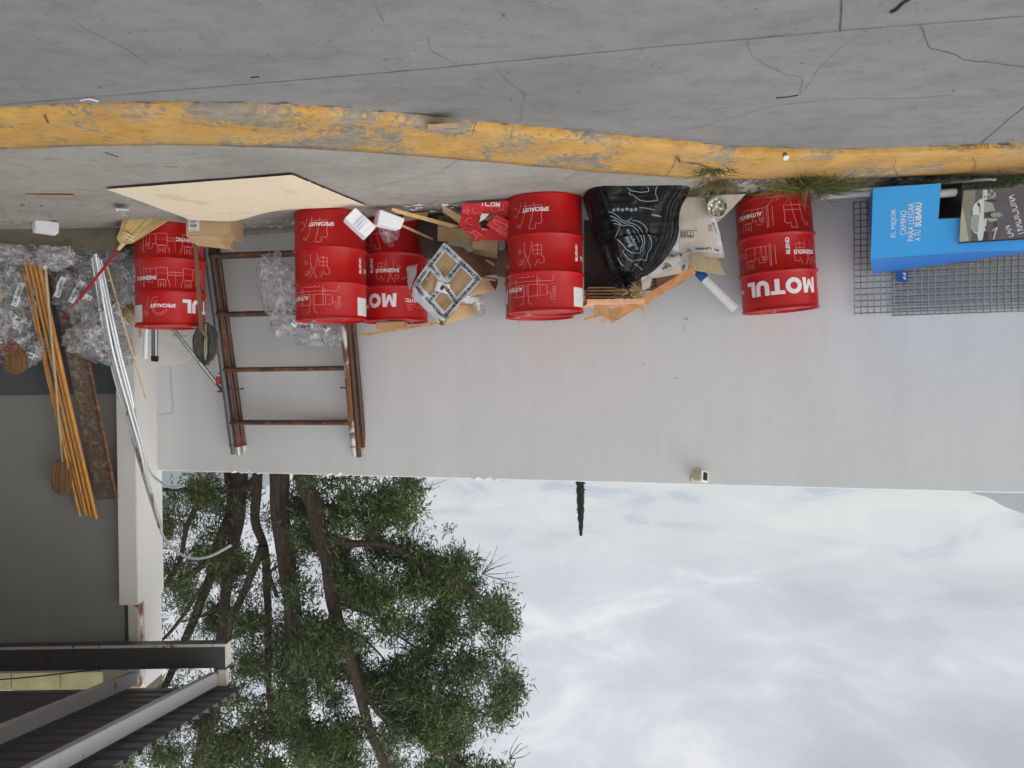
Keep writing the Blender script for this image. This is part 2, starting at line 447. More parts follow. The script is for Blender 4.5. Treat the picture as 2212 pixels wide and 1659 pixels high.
M['void'] = plain('black_inside', (0.006, 0.006, 0.008), 0.5, bump=0)
M['pvc'] = plain('white_pvc', srgb(226, 226, 230), 0.4, var=0.05, scale=8, bump=0.05)
M['mop'] = plain('grey_mop_yarn', srgb(86, 82, 76), 0.95, var=0.4, scale=50, bump=0.9, bscale=90)
M['brownstick'] = m_wood('brown_mop_handle', srgb(112, 84, 62), srgb(74, 54, 40), (3, 3, 0.3))
M['black'] = plain('black_plastic', (0.012, 0.012, 0.013), 0.5, bump=0.05)
M['greenstick'] = plain('greenish_stick', srgb(140, 136, 96), 0.6)
M['panel'] = plain('off_white_panel', srgb(216, 214, 210), 0.5, var=0.05, scale=3, bump=0.08)
M['lampcream'] = plain('aged_cream_plastic', srgb(206, 200, 160), 0.5, var=0.1, scale=12, bump=0.05)
M['lampwhite'] = plain('lamp_white_rim', srgb(232, 230, 222), 0.45, var=0.05, bump=0)
M['lens'] = plain('dark_lens', (0.01, 0.01, 0.014), 0.12, bump=0)
M['wire'] = plain('dull_mesh_wire', srgb(128, 129, 131), 0.5, 0.4, var=0.2, scale=14, bump=0)
M['haze'] = None
M['soot'] = plain('soot_smudge', srgb(150, 140, 130), 0.9, bump=0)
M['grass'] = m_leaf('grass_blades', srgb(70, 84, 40), srgb(104, 116, 58), srgb(142, 140, 82))
M['drygrass'] = m_leaf('dry_weed', srgb(110, 92, 56), srgb(138, 122, 76), srgb(104, 112, 62))
M['weed'] = m_leaf('green_weed', srgb(62, 78, 46), srgb(86, 104, 58), srgb(120, 132, 84))
M['leaf'] = m_leaf('tree_leaves', (0.034, 0.060, 0.018), (0.082, 0.13, 0.040), (0.17, 0.225, 0.074))
M['leaf2'] = m_leaf('olive_leaves', (0.056, 0.080, 0.026), (0.11, 0.145, 0.048), (0.18, 0.215, 0.072))
M['cypress'] = m_leaf('cypress_leaves', (0.028, 0.04, 0.022), (0.04, 0.058, 0.03), (0.06, 0.08, 0.04))
M['deadleaf'] = m_leaf('dead_leaves', srgb(120, 78, 50), srgb(150, 96, 60), srgb(170, 120, 84))
M['bark'] = m_bark('stringy_bark', srgb(40, 31, 27), srgb(112, 92, 78))
M['twig'] = plain('dry_twig', srgb(64, 54, 46), 0.9, bump=0)
M['hill'] = plain('hazed_wooded_hill', (0.07, 0.09, 0.10), 0.95, var=0.3, scale=0.01, bump=0)  # base greyed towards blue, so part of the distance haze is painted in
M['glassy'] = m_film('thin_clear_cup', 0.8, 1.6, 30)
M['foil'] = plain('crumpled_foil', srgb(196, 194, 180), 0.28, 0.9, var=0.2, scale=18, bump=1.0, bscale=22)
M['ptr_bg'] = plain('poster_dark', srgb(104, 98, 104), 0.4, var=0.14, scale=5, bump=0)
M['ptr_mid'] = plain('poster_olive', srgb(138, 138, 124), 0.4, var=0.14, scale=9, bump=0)
M['ptr_hill'] = plain('poster_road', srgb(186, 184, 168), 0.4, var=0.08, scale=9, bump=0)
M['ptr_car'] = plain('poster_car_white', srgb(214, 224, 224), 0.4, var=0.03, bump=0)
M['ptr_side'] = plain('poster_car_side', srgb(166, 176, 160), 0.4, var=0.06, bump=0)
M['ptr_dark'] = plain('poster_car_dark', srgb(70, 62, 64), 0.4, var=0.1, bump=0)
M['ptr_glass'] = plain('poster_car_glass', srgb(158, 168, 164), 0.4, var=0.1, scale=20, bump=0)
M['tubered'] = plain('orange_red_cap', srgb(196, 60, 30), 0.5, bump=0)

# ------------------------------------------------------------------ objects
LOC = {}


def meta(o, label=None, cat=None, group=None, kind=None):
    if label: o['label'] = label
    if cat: o['category'] = cat
    if group: o['group'] = group
    if kind: o['kind'] = kind
    return o


def thing(name, loc, label, cat, group=None):
    o = bpy.data.objects.new(name, None); COL.objects.link(o)
    o.empty_display_size = 0.1
    o.location = loc
    LOC[o.name] = Vector(loc)
    return meta(o, label, cat, group)


class B:
    """collects geometry in world coordinates and links it as ONE mesh object"""

    def __init__(s): s.v = []; s.f = []

    def add(s, vs, fs):
        k = len(s.v); s.v.extend(Vector(v) for v in vs); s.f.extend([tuple(i + k for i in f) for f in fs])
        return s

    def hexa(s, a):   # 8 corners: bottom ring 0-3, top ring 4-7
        return s.add(a, [(0, 3, 2, 1), (4, 5, 6, 7), (0, 1, 5, 4), (1, 2, 6, 5), (2, 3, 7, 6), (3, 0, 4, 7)])

    def box(s, c, size, rot=None):
        x, y, z = (q / 2 for q in size); c = Vector(c)
        pts = [Vector(p) for p in ((-x, -y, -z), (x, -y, -z), (x, y, -z), (-x, y, -z), (-x, -y, z), (x, -y, z), (x, y, z), (-x, y, z))]
        if rot is not None: pts = [rot @ p for p in pts]
        return s.hexa([c + p for p in pts])

    def prism(s, pts, vec):   # polygon extruded by vec
        n = len(pts); vec = Vector(vec)
        a = [Vector(p) for p in pts]; b = [p + vec for p in a]
        fs = [tuple(range(n))[::-1], tuple(range(n, 2 * n))] + [(i, (i + 1) % n, n + (i + 1) % n, n + i) for i in range(n)]
        return s.add(a + b, fs)

    def tube(s, pts, r, seg=10, caps=True):
        pts = [Vector(p) for p in pts]; n = len(pts)
        rs = r if hasattr(r, '__len__') else [r] * n
        vs = []; up = None
        for i, p in enumerate(pts):
            t = (pts[min(i + 1, n - 1)] - pts[max(i - 1, 0)]).normalized()
            if up is None: up = t.orthogonal().normalized()
            up = (up - t * up.dot(t))
            up = up.normalized() if up.length > 1e-6 else t.orthogonal().normalized()
            w = t.cross(up)
            for k in range(seg):
                a = 2 * math.pi * k / seg
                vs.append(p + (up * math.cos(a) + w * math.sin(a)) * rs[i])
        fs = []
        for i in range(n - 1):
            for k in range(seg):
                k2 = (k + 1) % seg
                fs.append((i * seg + k, i * seg + k2, (i + 1) * seg + k2, (i + 1) * seg + k))
        if caps:
            fs.append(tuple(range(seg))[::-1]); fs.append(tuple((n - 1) * seg + k for k in range(seg)))
        return s.add(vs, fs)

    def sheet(s, q, nu=8, nv=8, thick=0.004, amp=0.0, fr=6.0, bulge=0.0, seed=0):
        """a card or panel between four corners, slightly warped, with real thickness"""
        a, b, c, d = (Vector(p) for p in q)
        nrm = ((b - a).cross(d - a)).normalized()
        if nrm.dot(CAM - a) < 0: nrm = -nrm
        top = []
        for j in range(nv + 1):
            for i in range(nu + 1):
                u, v = i / nu, j / nv
                p = (a * (1 - u) + b * u) * (1 - v) + (d * (1 - u) + c * u) * v
                h = amp * noise.noise(p * fr + Vector((seed, seed * 2.1, 0))) + bulge * 16 * u * (1 - u) * v * (1 - v)
                top.append(p + nrm * h)
        bot = [p - nrm * thick for p in top]
        m = len(top); fs = []
        ix = lambda i, j: j * (nu + 1) + i
        for j in range(nv):
            for i in range(nu):
                fs.append((ix(i, j), ix(i + 1, j), ix(i + 1, j + 1), ix(i, j + 1)))
                fs.append((m + ix(i, j), m + ix(i, j + 1), m + ix(i + 1, j + 1), m + ix(i + 1, j)))
        rim = [ix(i, 0) for i in range(nu + 1)] + [ix(nu, j) for j in range(1, nv + 1)] + [ix(i, nv) for i in range(nu - 1, -1, -1)] + [ix(0, j) for j in range(nv - 1, 0, -1)]
        for k in range(len(rim)):
            i, j = rim[k], rim[(k + 1) % len(rim)]
            fs.append((i, m + i, m + j, j))
        return s.add(top + bot, fs)

    def lathe(s, prof, seg=48, c=(0, 0, 0), cap=True):
        vs = []; c = Vector(c)
        for r, z in prof:
            for k in range(seg):
                a = 2 * math.pi * k / seg
                vs.append(c + Vector((r * math.cos(a), r * math.sin(a), z)))
        fs = []
        for i in range(len(prof) - 1):
            for k in range(seg):
                k2 = (k + 1) % seg
                fs.append((i * seg + k, i * seg + k2, (i + 1) * seg + k2, (i + 1) * seg + k))
        if cap:
            fs.append(tuple(range(seg))[::-1]); fs.append(tuple((len(prof) - 1) * seg + k for k in range(seg)))
        return s.add(vs, fs)

    def bvh(s): return BVHTree.FromPolygons(s.v, s.f)

    def build(s, name, mat, parent=None, smooth=False, local=False, bevel=0.0, base=None, normals=False, sub=0):
        vs = s.v
        if local: org = Vector((0, 0, 0))
        elif parent is not None: org = LOC[parent.name]
        else:
            if base is None:
                xs = [v.x for v in vs]; ys = [v.y for v in vs]; zs = [v.z for v in vs]
                base = Vector(((min(xs) + max(xs)) / 2, (min(ys) + max(ys)) / 2, min(zs)))
            org = Vector(base)
        me = bpy.data.meshes.new(name)
        me.from_pydata([v - org for v in vs], [], s.f)
        if normals or bevel:
            bm = bmesh.new(); bm.from_mesh(me)
            bmesh.ops.recalc_face_normals(bm, faces=bm.faces)
            if bevel:
                bmesh.ops.bevel(bm, geom=[e for e in bm.edges if e.calc_face_angle(0) > 0.6], offset=bevel, segments=2, affect='EDGES', clamp_overlap=True)
            bm.to_mesh(me); bm.free()
        me.materials.append(M[mat] if isinstance(mat, str) else mat)
        if smooth:
            me.polygons.foreach_set('use_smooth', [True] * len(me.polygons))
            if smooth != 'all': me.set_sharp_from_angle(angle=R(40))
        me.update()
        o = bpy.data.objects.new(name, me); COL.objects.link(o)
        if parent is not None:
            o.parent = parent
            LOC[o.name] = LOC.get(parent.name, Vector((0, 0, 0))) if not local else Vector((0, 0, 0))
        else:
            if not local: o.location = org
            LOC[o.name] = org
        return o


_tx = {}


def text2d(txt, shear=0.0, bold=0.0, cuts=0):
    """flat lettering: (verts, faces) in a box 1 wide and 1 high, centred"""
    key = (txt, shear, bold, cuts)
    if key in _tx: return _tx[key]
    cu = bpy.data.curves.new('lettering', 'FONT'); cu.body = txt; cu.offset = bold; cu.shear = shear
    cu.resolution_u = 3
    ob = bpy.data.objects.new('lettering', cu); COL.objects.link(ob)
    bpy.context.view_layer.update()
    dg = bpy.context.evaluated_depsgraph_get()
    me = bpy.data.meshes.new_from_object(ob.evaluated_get(dg))
    bm = bmesh.new(); bm.from_mesh(me)
    xs = [v.co.x for v in bm.verts]; ys = [v.co.y for v in bm.verts]
    x0, x1, y0, y1 = min(xs), max(xs), min(ys), max(ys)
    for v in bm.verts: v.co = Vector(((v.co.x - x0) / (x1 - x0) - 0.5, (v.co.y - y0) / (y1 - y0) - 0.5, 0))
    for k in range(1, cuts):
        bmesh.ops.bisect_plane(bm, geom=bm.verts[:] + bm.edges[:] + bm.faces[:], plane_co=(k / cuts - 0.5, 0, 0), plane_no=(1, 0, 0))
    bm.verts.index_update()
    r = ([v.co.copy() for v in bm.verts], [tuple(v.index for v in f.verts) for f in bm.faces])
    bm.free(); bpy.data.objects.remove(ob); bpy.data.curves.remove(cu); bpy.data.meshes.remove(me)
    _tx[key] = r
    return r


def text_on(b, txt, o, ex, ey, w, h, lift=0.0015, **k):
    """flat lettering on a plane: centre o, reading along ex, letters up along ey"""
    vs, fs = text2d(txt, **k)
    ex = Vector(ex).normalized(); ey = Vector(ey).normalized(); n = ex.cross(ey).normalized()
    if n.dot(CAM - Vector(o)) < 0: n = -n
    b.add([Vector(o) + ex * v.x * w + ey * v.y * h + n * lift for v in vs], fs)


class Drape:
    """print laid on a curved or creased surface: picture points are carried to where they meet that surface"""

    def __init__(s, bvh, lift=0.003): s.t = bvh; s.k = lift; s.b = B()

    def hit(s, x, y):
        r = ray(x, y)
        h = s.t.ray_cast(CAM, r.normalized())
        if h[0] is None: return None
        return h[0] - r.normalized() * s.k

    def line(s, pts, w, step=3.0):
        d = []
        for (x0, y0), (x1, y1) in zip(pts[:-1], pts[1:]):
            n = max(1, int(math.hypot(x1 - x0, y1 - y0) / step))
            d += [(x0 + (x1 - x0) * i / n, y0 + (y1 - y0) * i / n) for i in range(n)]
        d.append(pts[-1])
        run = []
        for q in d + [None]:
            h = s.hit(*q) if q else None
            if h is None or (run and (h - run[-1]).length > 0.12):
                if len(run) > 1: ribbon(s.b, run, w)
                run = [h] if h else []
            else: run.append(h)
        return s

    def text(s, txt, cx, cy, w, h, ang=0.0, **k):
        vs, fs = text2d(txt, **k)
        a = R(ang); ex = (math.cos(a), math.sin(a)); ey = (math.sin(a), -math.cos(a))
        out = [s.hit(cx + v.x * w * ex[0] + v.y * h * ey[0], cy + v.x * w * ex[1] + v.y * h * ey[1]) for v in vs]
        ok = [f for f in fs if all(out[i] is not None for i in f)]
        s.b.add([p if p is not None else Vector((0, 7, 0.2)) for p in out], ok)
        return s


def ribbon(b, pts, w, up=None):
    pts = [Vector(p) for p in pts]; n = len(pts); vs = []
    for i, p in enumerate(pts):
        t = (pts[min(i + 1, n - 1)] - pts[max(i - 1, 0)])
        if t.length < 1e-9: t = Vector((1, 0, 0))
        view = Vector(up) if up is not None else (CAM - p).normalized()
        sd = t.cross(view)
        sd = sd.normalized() if sd.length > 1e-9 else Vector((1, 0, 0))
        ww = w[i] if hasattr(w, '__len__') else w
        vs += [p + sd * ww / 2, p - sd * ww / 2]
    b.add(vs, [(2 * i, 2 * i + 1, 2 * i + 3, 2 * i + 2) for i in range(n - 1)])


def densify(pts, step):
    out = []
    for a, c in zip(pts[:-1], pts[1:]):
        n = max(1, int((c - a).length / step))
        out += [a.lerp(c, i / n) for i in range(n)]
    return out + [pts[-1]]


def curve_pts(pts, n=8):
    """smooth Catmull-Rom line through points"""
    p = [Vector(q) for q in pts]; p = [p[0] * 2 - p[1]] + p + [p[-1] * 2 - p[-2]]
    out = []
    for i in range(1, len(p) - 2):
        for k in range(n):
            t = k / n
            out.append(0.5 * ((2 * p[i]) + (p[i + 1] - p[i - 1]) * t + (2 * p[i - 1] - 5 * p[i] + 4 * p[i + 1] - p[i + 2]) * t * t + (3 * p[i] - p[i - 1] - 3 * p[i + 1] + p[i + 2]) * t ** 3))
    return out + [p[-2]]

# ================================================================== THE SETTING
ZR = -0.045       # the road lies a little lower than the pavement


def pave_z(X, Y):
    """pavement: level near the kerb, falling a few centimetres to the foot of the wall"""
    wall = WD0 + WM * X
    t = min(1.0, max(0.0, 1.0 - (wall - Y) / 1.1))
    return -0.075 * t * t * (3 - 2 * t)


FRONT = [(0, 233.5), (101, 227), (202, 223), (337, 220.6), (506, 220), (640, 225), (745, 232), (880, 245), (1049, 264), (1217, 279), (1385, 296), (1487, 304), (1566, 315.6), (1744, 321), (1887, 321), (2029, 315.6), (2212, 308.5)]
CREASE = [(0, 258.7), (202, 246), (404, 240), (560, 243), (745, 253.7), (914, 270.7), (1082, 284), (1300, 302), (1487, 318), (1601, 325.6), (1851, 331), (2029, 328), (2212, 322)]
BACK = [(0, 321), (135, 317.7), (270, 313.7), (404, 313.7), (539, 316), (745, 324.4), (914, 338), (1082, 351.6), (1251, 366.8), (1487, 385), (1601, 387), (1851, 383.4), (2029, 379.8), (2212, 376.3)]


def curve_of(px, z):
    w = sorted([(p.x, p.y) for p in (G(x, y, z) for x, y in px)])
    a, c = w[0], w[1]; k = (c[1] - a[1]) / (c[0] - a[0]); w.insert(0, (-14, a[1] + k * (-14 - a[0]) * 0.3))
    a, c = w[-2], w[-1]; k = (c[1] - a[1]) / (c[0] - a[0]); w.append((14, c[1] + k * (14 - c[0]) * 0.3))
    xs, ys = [q[0] for q in w], [q[1] for q in w]
    return lambda X: float(np.interp(X, xs, ys))


yf, yc, yb = curve_of(FRONT, ZR), curve_of(CREASE, 0.0), curve_of(BACK, 0.004)

g = B(); g.add([(-1600, -50, -0.16), (1600, -50, -0.16), (1600, 1290, -0.16), (-1600, 1290, -0.16)], [(0, 1, 2, 3)])
meta(g.build('ground', 'soil'), kind='structure')

XS = [i * 0.08 for i in range(-150, 151)]
g = B()
vs = []
for X in XS:
    f = yf(X)
    for k in range(26):
        Y = -12 + (f + 0.10 + 12) * (1 - (1 - k / 25) ** 1.6)
        vs.append((X, Y, ZR + 0.004 * noise.noise(Vector((X * 0.7, Y * 0.7, 0)))))
g.add(vs, [(i * 26 + k, (i + 1) * 26 + k, (i + 1) * 26 + k + 1, i * 26 + k + 1) for i in range(len(XS) - 1) for k in range(25)])
meta(g.build('road', 'road', smooth=True, base=(0, 0, 0)), kind='structure')

# the yellow kerb: a low rounded face and a broad top
g = B(); vs = []; NP = 11
for X in XS:
    f = yf(X); c_ = max(yc(X), f + 0.012); b_ = max(yb(X), c_ + 0.12)
    prof = [(f - 0.002, ZR - 0.05), (f, ZR + 0.001), (f + (c_ - f) * 0.45, ZR + 0.027), (c_, -0.006)]
    for k in range(1, 6):
        t = k / 6; prof.append((c_ + (b_ - c_) * t, -0.006 + 0.018 * math.sin(t * 2.2)))
    prof += [(b_, 0.007), (b_ + 0.004, -0.06)]
    for (Y, Z) in prof:
        n = noise.noise(Vector((X * 4, Y * 6, 3))) * 0.006 + noise.noise(Vector((X * 15, Y * 15, 8))) * 0.0022
        vs.append((X, Y + n * 0.7, Z + n))
g.add(vs, [(i * NP + k, (i + 1) * NP + k, (i + 1) * NP + k + 1, i * NP + k + 1) for i in range(len(XS) - 1) for k in range(NP - 1)])
meta(g.build('kerb', 'kerb', smooth='all', base=(0, 0, 0)), kind='structure')

g = B(); vs = []; NQ = 40
for X in XS:
    b_ = yb(X) - 0.02; w_ = max(WD0 + WM * X + 0.3, b_ + 0.3)
    for k in range(NQ):
        Y = b_ + (w_ - b_) * k / (NQ - 1)
        n = noise.noise(Vector((X * 1.3, Y * 1.3, 5))) * 0.006
        # the slab breaks away towards the left, leaving crumbled ground behind the kerb
        brk = min(1, max(0, (-1.35 + 0.12 * noise.noise(Vector((Y * 6, X * 3, 0))) - X) * 9))
        vs.append((X, Y, pave_z(X, Y) + n - 0.055 * brk))
g.add(vs, [(i * NQ + k, (i + 1) * NQ + k, (i + 1) * NQ + k + 1, i * NQ + k + 1) for i in range(len(XS) - 1) for k in range(NQ - 1)])
meta(g.build('pavement', 'pave', smooth=True, base=(0, 0, 0)), kind='structure')

# crumbled edge and soil behind the kerb on the left
g = B(); vs = []; XL = [-6 + i * 0.02 for i in range(232)]
for X in XL:
    for k in range(22):
        Y = yb(X) - 0.01 + 1.2 * k / 21
        p = Vector((X, Y, 0))
        h = 0.03 * noise.noise(p * 9) + 0.022 * noise.noise(p * 27) + 0.012 * noise.noise(p * 60)
        e = min(1, max(0, (-1.38 - X) * 5)) * (1 - 0.35 * k / 21)
        vs.append((X, Y, -0.045 + h * e + 0.012 * e - (1 - e) * 0.05))
g.add(vs, [(i * 22 + k, (i + 1) * 22 + k, (i + 1) * 22 + k + 1, i * 22 + k + 1) for i in range(len(XL) - 1) for k in range(21)])
meta(g.build('soil', 'soil', base=(0, 0, 0)), kind='structure')

rr = random.Random(5)
g = B()
for k in range(240):
    x = rr.uniform(1600, 2212) if k < 170 else rr.uniform(1560, 1780); y = 386 + abs(rr.gauss(0, 9)) + (rr.uniform(0, 20) if x < 1800 else 0)
    p = G(x, y, -0.03); s_ = rr.uniform(0.008, 0.028) * (1.5 if rr.random() < .1 else 1)
    rot = Matrix.Rotation(rr.uniform(0, 6), 3, 'Z') @ Matrix.Rotation(rr.uniform(-.4, .4), 3, 'X')
    q = [Vector((a, b_, c_)) for a in (-1, 1) for b_ in (-1, 1) for c_ in (-.5, .5)]
    pts = [p + rot @ Vector((v.x * s_ * rr.uniform(.6, 1.3), v.y * s_ * rr.uniform(.6, 1.2), v.z * s_ * rr.uniform(.5, 1.2))) for v in q]
    g.hexa([pts[0], pts[4], pts[6], pts[2], pts[1], pts[5], pts[7], pts[3]])
meta(g.build('gravel', 'stone', base=(0, 0, -0.05)), kind='stuff')

# cracks and joints: thin dark sheets a few millimetres above the slabs


def ground_line(b, px, z, w, jit=0.008, seed=1):
    p = densify([G(x, y, z) for x, y in px], 0.035)
    rq = random.Random(seed); n = len(p)
    q = []
    for i, v in enumerate(p):
        j = noise.noise(Vector((v.x * 9, v.y * 9, seed))) * jit + noise.noise(Vector((v.x * 30, v.y * 30, seed))) * jit * 0.5
        q.append(v + Vector((j * 0.6, j, 0)))
    ww = [w * (0.55 + 0.8 * abs(noise.noise(v * 7 + Vector((0, 0, seed)))) + 0.3 * rq.random()) for v in q]
    ribbon(b, q, ww, up=(0, 0, 1))


g = B(); zz = ZR + 0.004
ground_line(g, [(-200, 244), (0, 228), (400, 194), (900, 152), (1400, 104), (1815, 68), (2212, 36), (2400, 20)], zz, 0.0045, 0.005, 1)
ground_line(g, [(1822, -60), (1815, 68)], zz, 0.006, 0.004, 2)
ground_line(g, [(1990, 55), (1998, 80), (2010, 105), (2060, 118), (2085, 128), (2140, 136), (2230, 150)], zz, 0.0042, 0.012, 3)
ground_line(g, [(2250, 205), (2200, 240), (2165, 272), (2120, 309)], zz, 0.006, 0.01, 8)
meta(g.build('road_cracks', 'crack', base=(0, 0, 0)), kind='structure')
g = B()
ground_line(g, [(1415, 296), (1500, 277), (1600, 250), (1660, 232), (1740, 221), (1850, 213), (1950, 214), (2060, 206)], zz, 0.0035, 0.012, 4)
ground_line(g, [(1068, 138), (1080, 158), (1100, 180), (1135, 205), (1128, 235), (1125, 262)], zz, 0.003, 0.012, 5)
ground_line(g, [(1615, 90), (1625, 125), (1660, 145), (1690, 160), (1735, 170), (1730, 205)], zz, 0.003, 0.012, 6)
ground_line(g, [(1900, 303), (1980, 275), (2080, 250), (2180, 232)], zz, 0.003, 0.01, 7)
ground_line(g, [(165, 50), (190, 68), (262, 100), (322, 140)], zz, 0.0025, 0.012, 9)
ground_line(g, [(800, -10), (830, 48)], zz, 0.0025, 0.01, 10)
ground_line(g, [(925, 80), (930, 110), (985, 140)], zz, 0.0025, 0.01, 11)
ground_line(g, [(1820, 100), (1770, 150), (1735, 200)], zz, 0.0025, 0.01, 12)
meta(g.build('hairline_cracks', 'crack2', base=(0, 0, 0)), kind='structure')
g = B(); zz = 0.006
ground_line(g, [(995, 345), (975, 356), (955, 372), (910, 383), (870, 392), (800, 405)], zz, 0.0035, 0.01, 21)
ground_line(g, [(1260, 368), (1235, 379), (1220, 390)], zz, 0.003, 0.01, 22)
for k in range(46):
    x, y = rr.uniform(0, 900), rr.uniform(325, 478); l = rr.uniform(4, 22)
    if 225 < x < 800 and y > 372: continue
    ground_line(g, [(x, y), (x + l, y + rr.uniform(-3, 3))], zz, 0.0035, 0.006, 30 + k)
meta(g.build('pavement_cracks', 'crack', base=(0, 0, 0)), kind='structure')
g = B()
for px in ([(1462, 340), (1458, 352), (1449, 366), (1440, 381)], [(1030, 262), (1024, 275), (1020, 292)], [(1105, 282), (1104, 300)], [(1935, 345), (1930, 362), (1938, 378)], [(2103, 340), (2107, 360), (2102, 378)]):
    ground_line(g, px, 0.018, 0.004, 0.01, int(px[0][0]))
ground_line(g, [(1462, 340), (1468, 352), (1490, 354), (1512, 356), (1535, 368)], 0.018, 0.014, 0.012, 77)
for k in range(110):      # dirt caught along the foot of the kerb
    x = rr.uniform(0, 2212)
    f = [y for (xx, y) in FRONT]; y = float(np.interp(x, [q[0] for q in FRONT], f)) + rr.uniform(-1, 3)
    ground_line(g, [(x, y), (x + rr.uniform(5, 30), y + rr.uniform(-1, 1))], -0.02 if False else ZR + 0.006, 0.005, 0.004, 100 + k)
meta(g.build('kerb_cracks', 'crack', base=(0, 0, 0)), kind='structure')

# ------------------------------------------------------------------ far hills
g = B()
ridge = [(-900, 1120), (-300, 1150), (100, 1135), (250, 1122), (340, 1118), (410, 1112), (480, 1103), (560, 1062), (640, 1010), (760, 950), (1000, 910), (1500, 930), (1900, 985), (2040, 1040), (2100, 1066), (2135, 1076), (2170, 1096), (2212, 1111), (2320, 1150), (2700, 1180), (3300, 1120)]
D = 900.0
pts = [P(x, y, D) for x, y in ridge]
pts = curve_pts(pts, 8)
vs = []; NH = 14
for p in pts:
    for k in range(NH):
        t = k / (NH - 1)
        q = Vector((p.x, p.y - 420 + 420 * t, -1 + (p.z + 1) * (t ** 1.4)))
        q.z += noise.noise(q * 0.012) * 9 * t * (1 - t * 0.8)
        vs.append(q)
    q = Vector((p.x, p.y + 300, -2)); vs.append(q)
g.add(vs, [(i * (NH + 1) + k, (i + 1) * (NH + 1) + k, (i + 1) * (NH + 1) + k + 1, i * (NH + 1) + k + 1) for i in range(len(pts) - 1) for k in range(NH)])
meta(g.build('hills', 'hill', smooth='all'), kind='structure')

# ------------------------------------------------------------------ the long wall
top_a, top_b = Wp(411.5, 1018.5), Wp(2212, 1066)


def wall_top(X):
    return top_a.z + (top_b.z - top_a.z) * (X - top_a.x) / (top_b.x - top_a.x)


g = B(); vs = []; X = -7.0; cols = []
while X < 3.72: cols.append(X); X += 0.03
for X in cols:
    chip = max(0.0, noise.noise(Vector((X * 2.1, 7, 1))) - 0.12) * noise.noise(Vector((X * 21, 3, 2))) * 0.13
    zt = wall_top(X) + chip + 0.004 * noise.noise(Vector((X * 30, 0, 4)))
    for (o, z) in ((0, -0.16), (0, 0.0), (0, 0.3), (0, 0.7), (0, 1.2), (0, 1.7), (0, zt - 0.05), (0.0, zt - 0.008), (-0.012, zt), (-0.15, zt), (-0.16, -0.16)):
        n = noise.noise(Vector((X * 0.8, z * 0.8, 1))) * 0.006
        p = Vector((X, WD0 + WM * X, z)) + WNRM * (o + (n if o == 0 else 0)); vs.append(p)
nc = 11
g.add(vs, [(i * nc + k, (i + 1) * nc + k, (i + 1) * nc + k + 1, i * nc + k + 1) for i in range(len(cols) - 1) for k in range(nc - 1)])
wall = g.build('boundary_wall', 'wall', smooth=True, base=(0, WD0, -0.16))
meta(wall, 'long white plastered wall behind the red drums, chipped along its top edge', 'wall')
g = B()
for px in ([(368, 787), (370, 830), (374, 880), (371, 893), (350, 895), (338, 900), (333, 925), (322, 965), (317, 972)], [(1123, 700), (1122, 690)],
           [(1458, 816), (1464, 819)]):
    q = densify([Wp(x, y, 0.009) for x, y in px], 0.02)
    q = [p + WDIR * noise.noise(p * 14) * 0.01 for p in q]
    ribbon(g, q, 0.003)
g.build('crack', 'crack2', wall)
g = B()
for (x, y, s_) in ((1481, 690, 9), (1479, 707, 5), (1500, 695, 3), (1130, 941, 2.5), (1459, 817, 3), (1390, 785, 3), (1503, 783, 2.5), (1119, 940, 2), (1285, 782, 4), (1660, 905, 3), (1755, 890, 3), (2060, 655, 3)):
    rs = random.Random(int(x))
    for k in range(5):
        ox, oy = rs.gauss(0, s_ * .5), rs.gauss(0, s_ * .6)
        c_ = Wp(x + ox, y + oy, 0.009); r_ = s_ * rs.uniform(.08, .26) / F * 7
        g.add([c_ + WDIR * math.cos(a) * r_ * rs.uniform(.5, 1.2) + Vector((0, 0, math.sin(a) * r_ * rs.uniform(.5, 1.3))) for a in (0, 1, 2, 3.1, 4.1, 5.2)], [(0, 1, 2, 3, 4, 5)])
g.build('scuff_mark', 'crack2', wall)

# ------------------------------------------------------------------ the building on the right with its canopy
DP = 7.75
xr_ = lambda x, y, d: P(x, y, d).x
bl = thing('building', (4.0, DP + 0.3, 0), 'shaded grey building with a dark painted base, white corner pillar and corrugated canopy', 'building')
X0 = xr_(251, 900, DP + 0.1) + 0.0
z_dado = P(120, 853, DP + 0.1).z
zb = P(150, 1397, DP + 0.1).z


def quadbox(b, x0, x1, y0, y1, z0, z1):
    b.hexa([(x0, y0, z0), (x1, y0, z0), (x1, y1, z0), (x0, y1, z0), (x0, y0, z1), (x1, y0, z1), (x1, y1, z1), (x0, y1, z1)])


XR = 9.0
g = B(); quadbox(g, X0 - 0.05, XR, DP + 0.10, DP + 0.4, z_dado, zb + 0.25); g.build('wall', 'bwall', bl)
g = B(); quadbox(g, X0 - 0.05, XR, DP + 0.085, DP + 0.4, -0.1, z_dado - 0.002); g.build('dado', 'dado', bl)
pl = G(130, 486, -0.03); ztop = 0.20
g = B(); quadbox(g, xr_(253, 480, pl.y), XR, pl.y, DP + 0.083, -0.12, ztop)
g.build('step', 'plinth', bl, bevel=0.012)
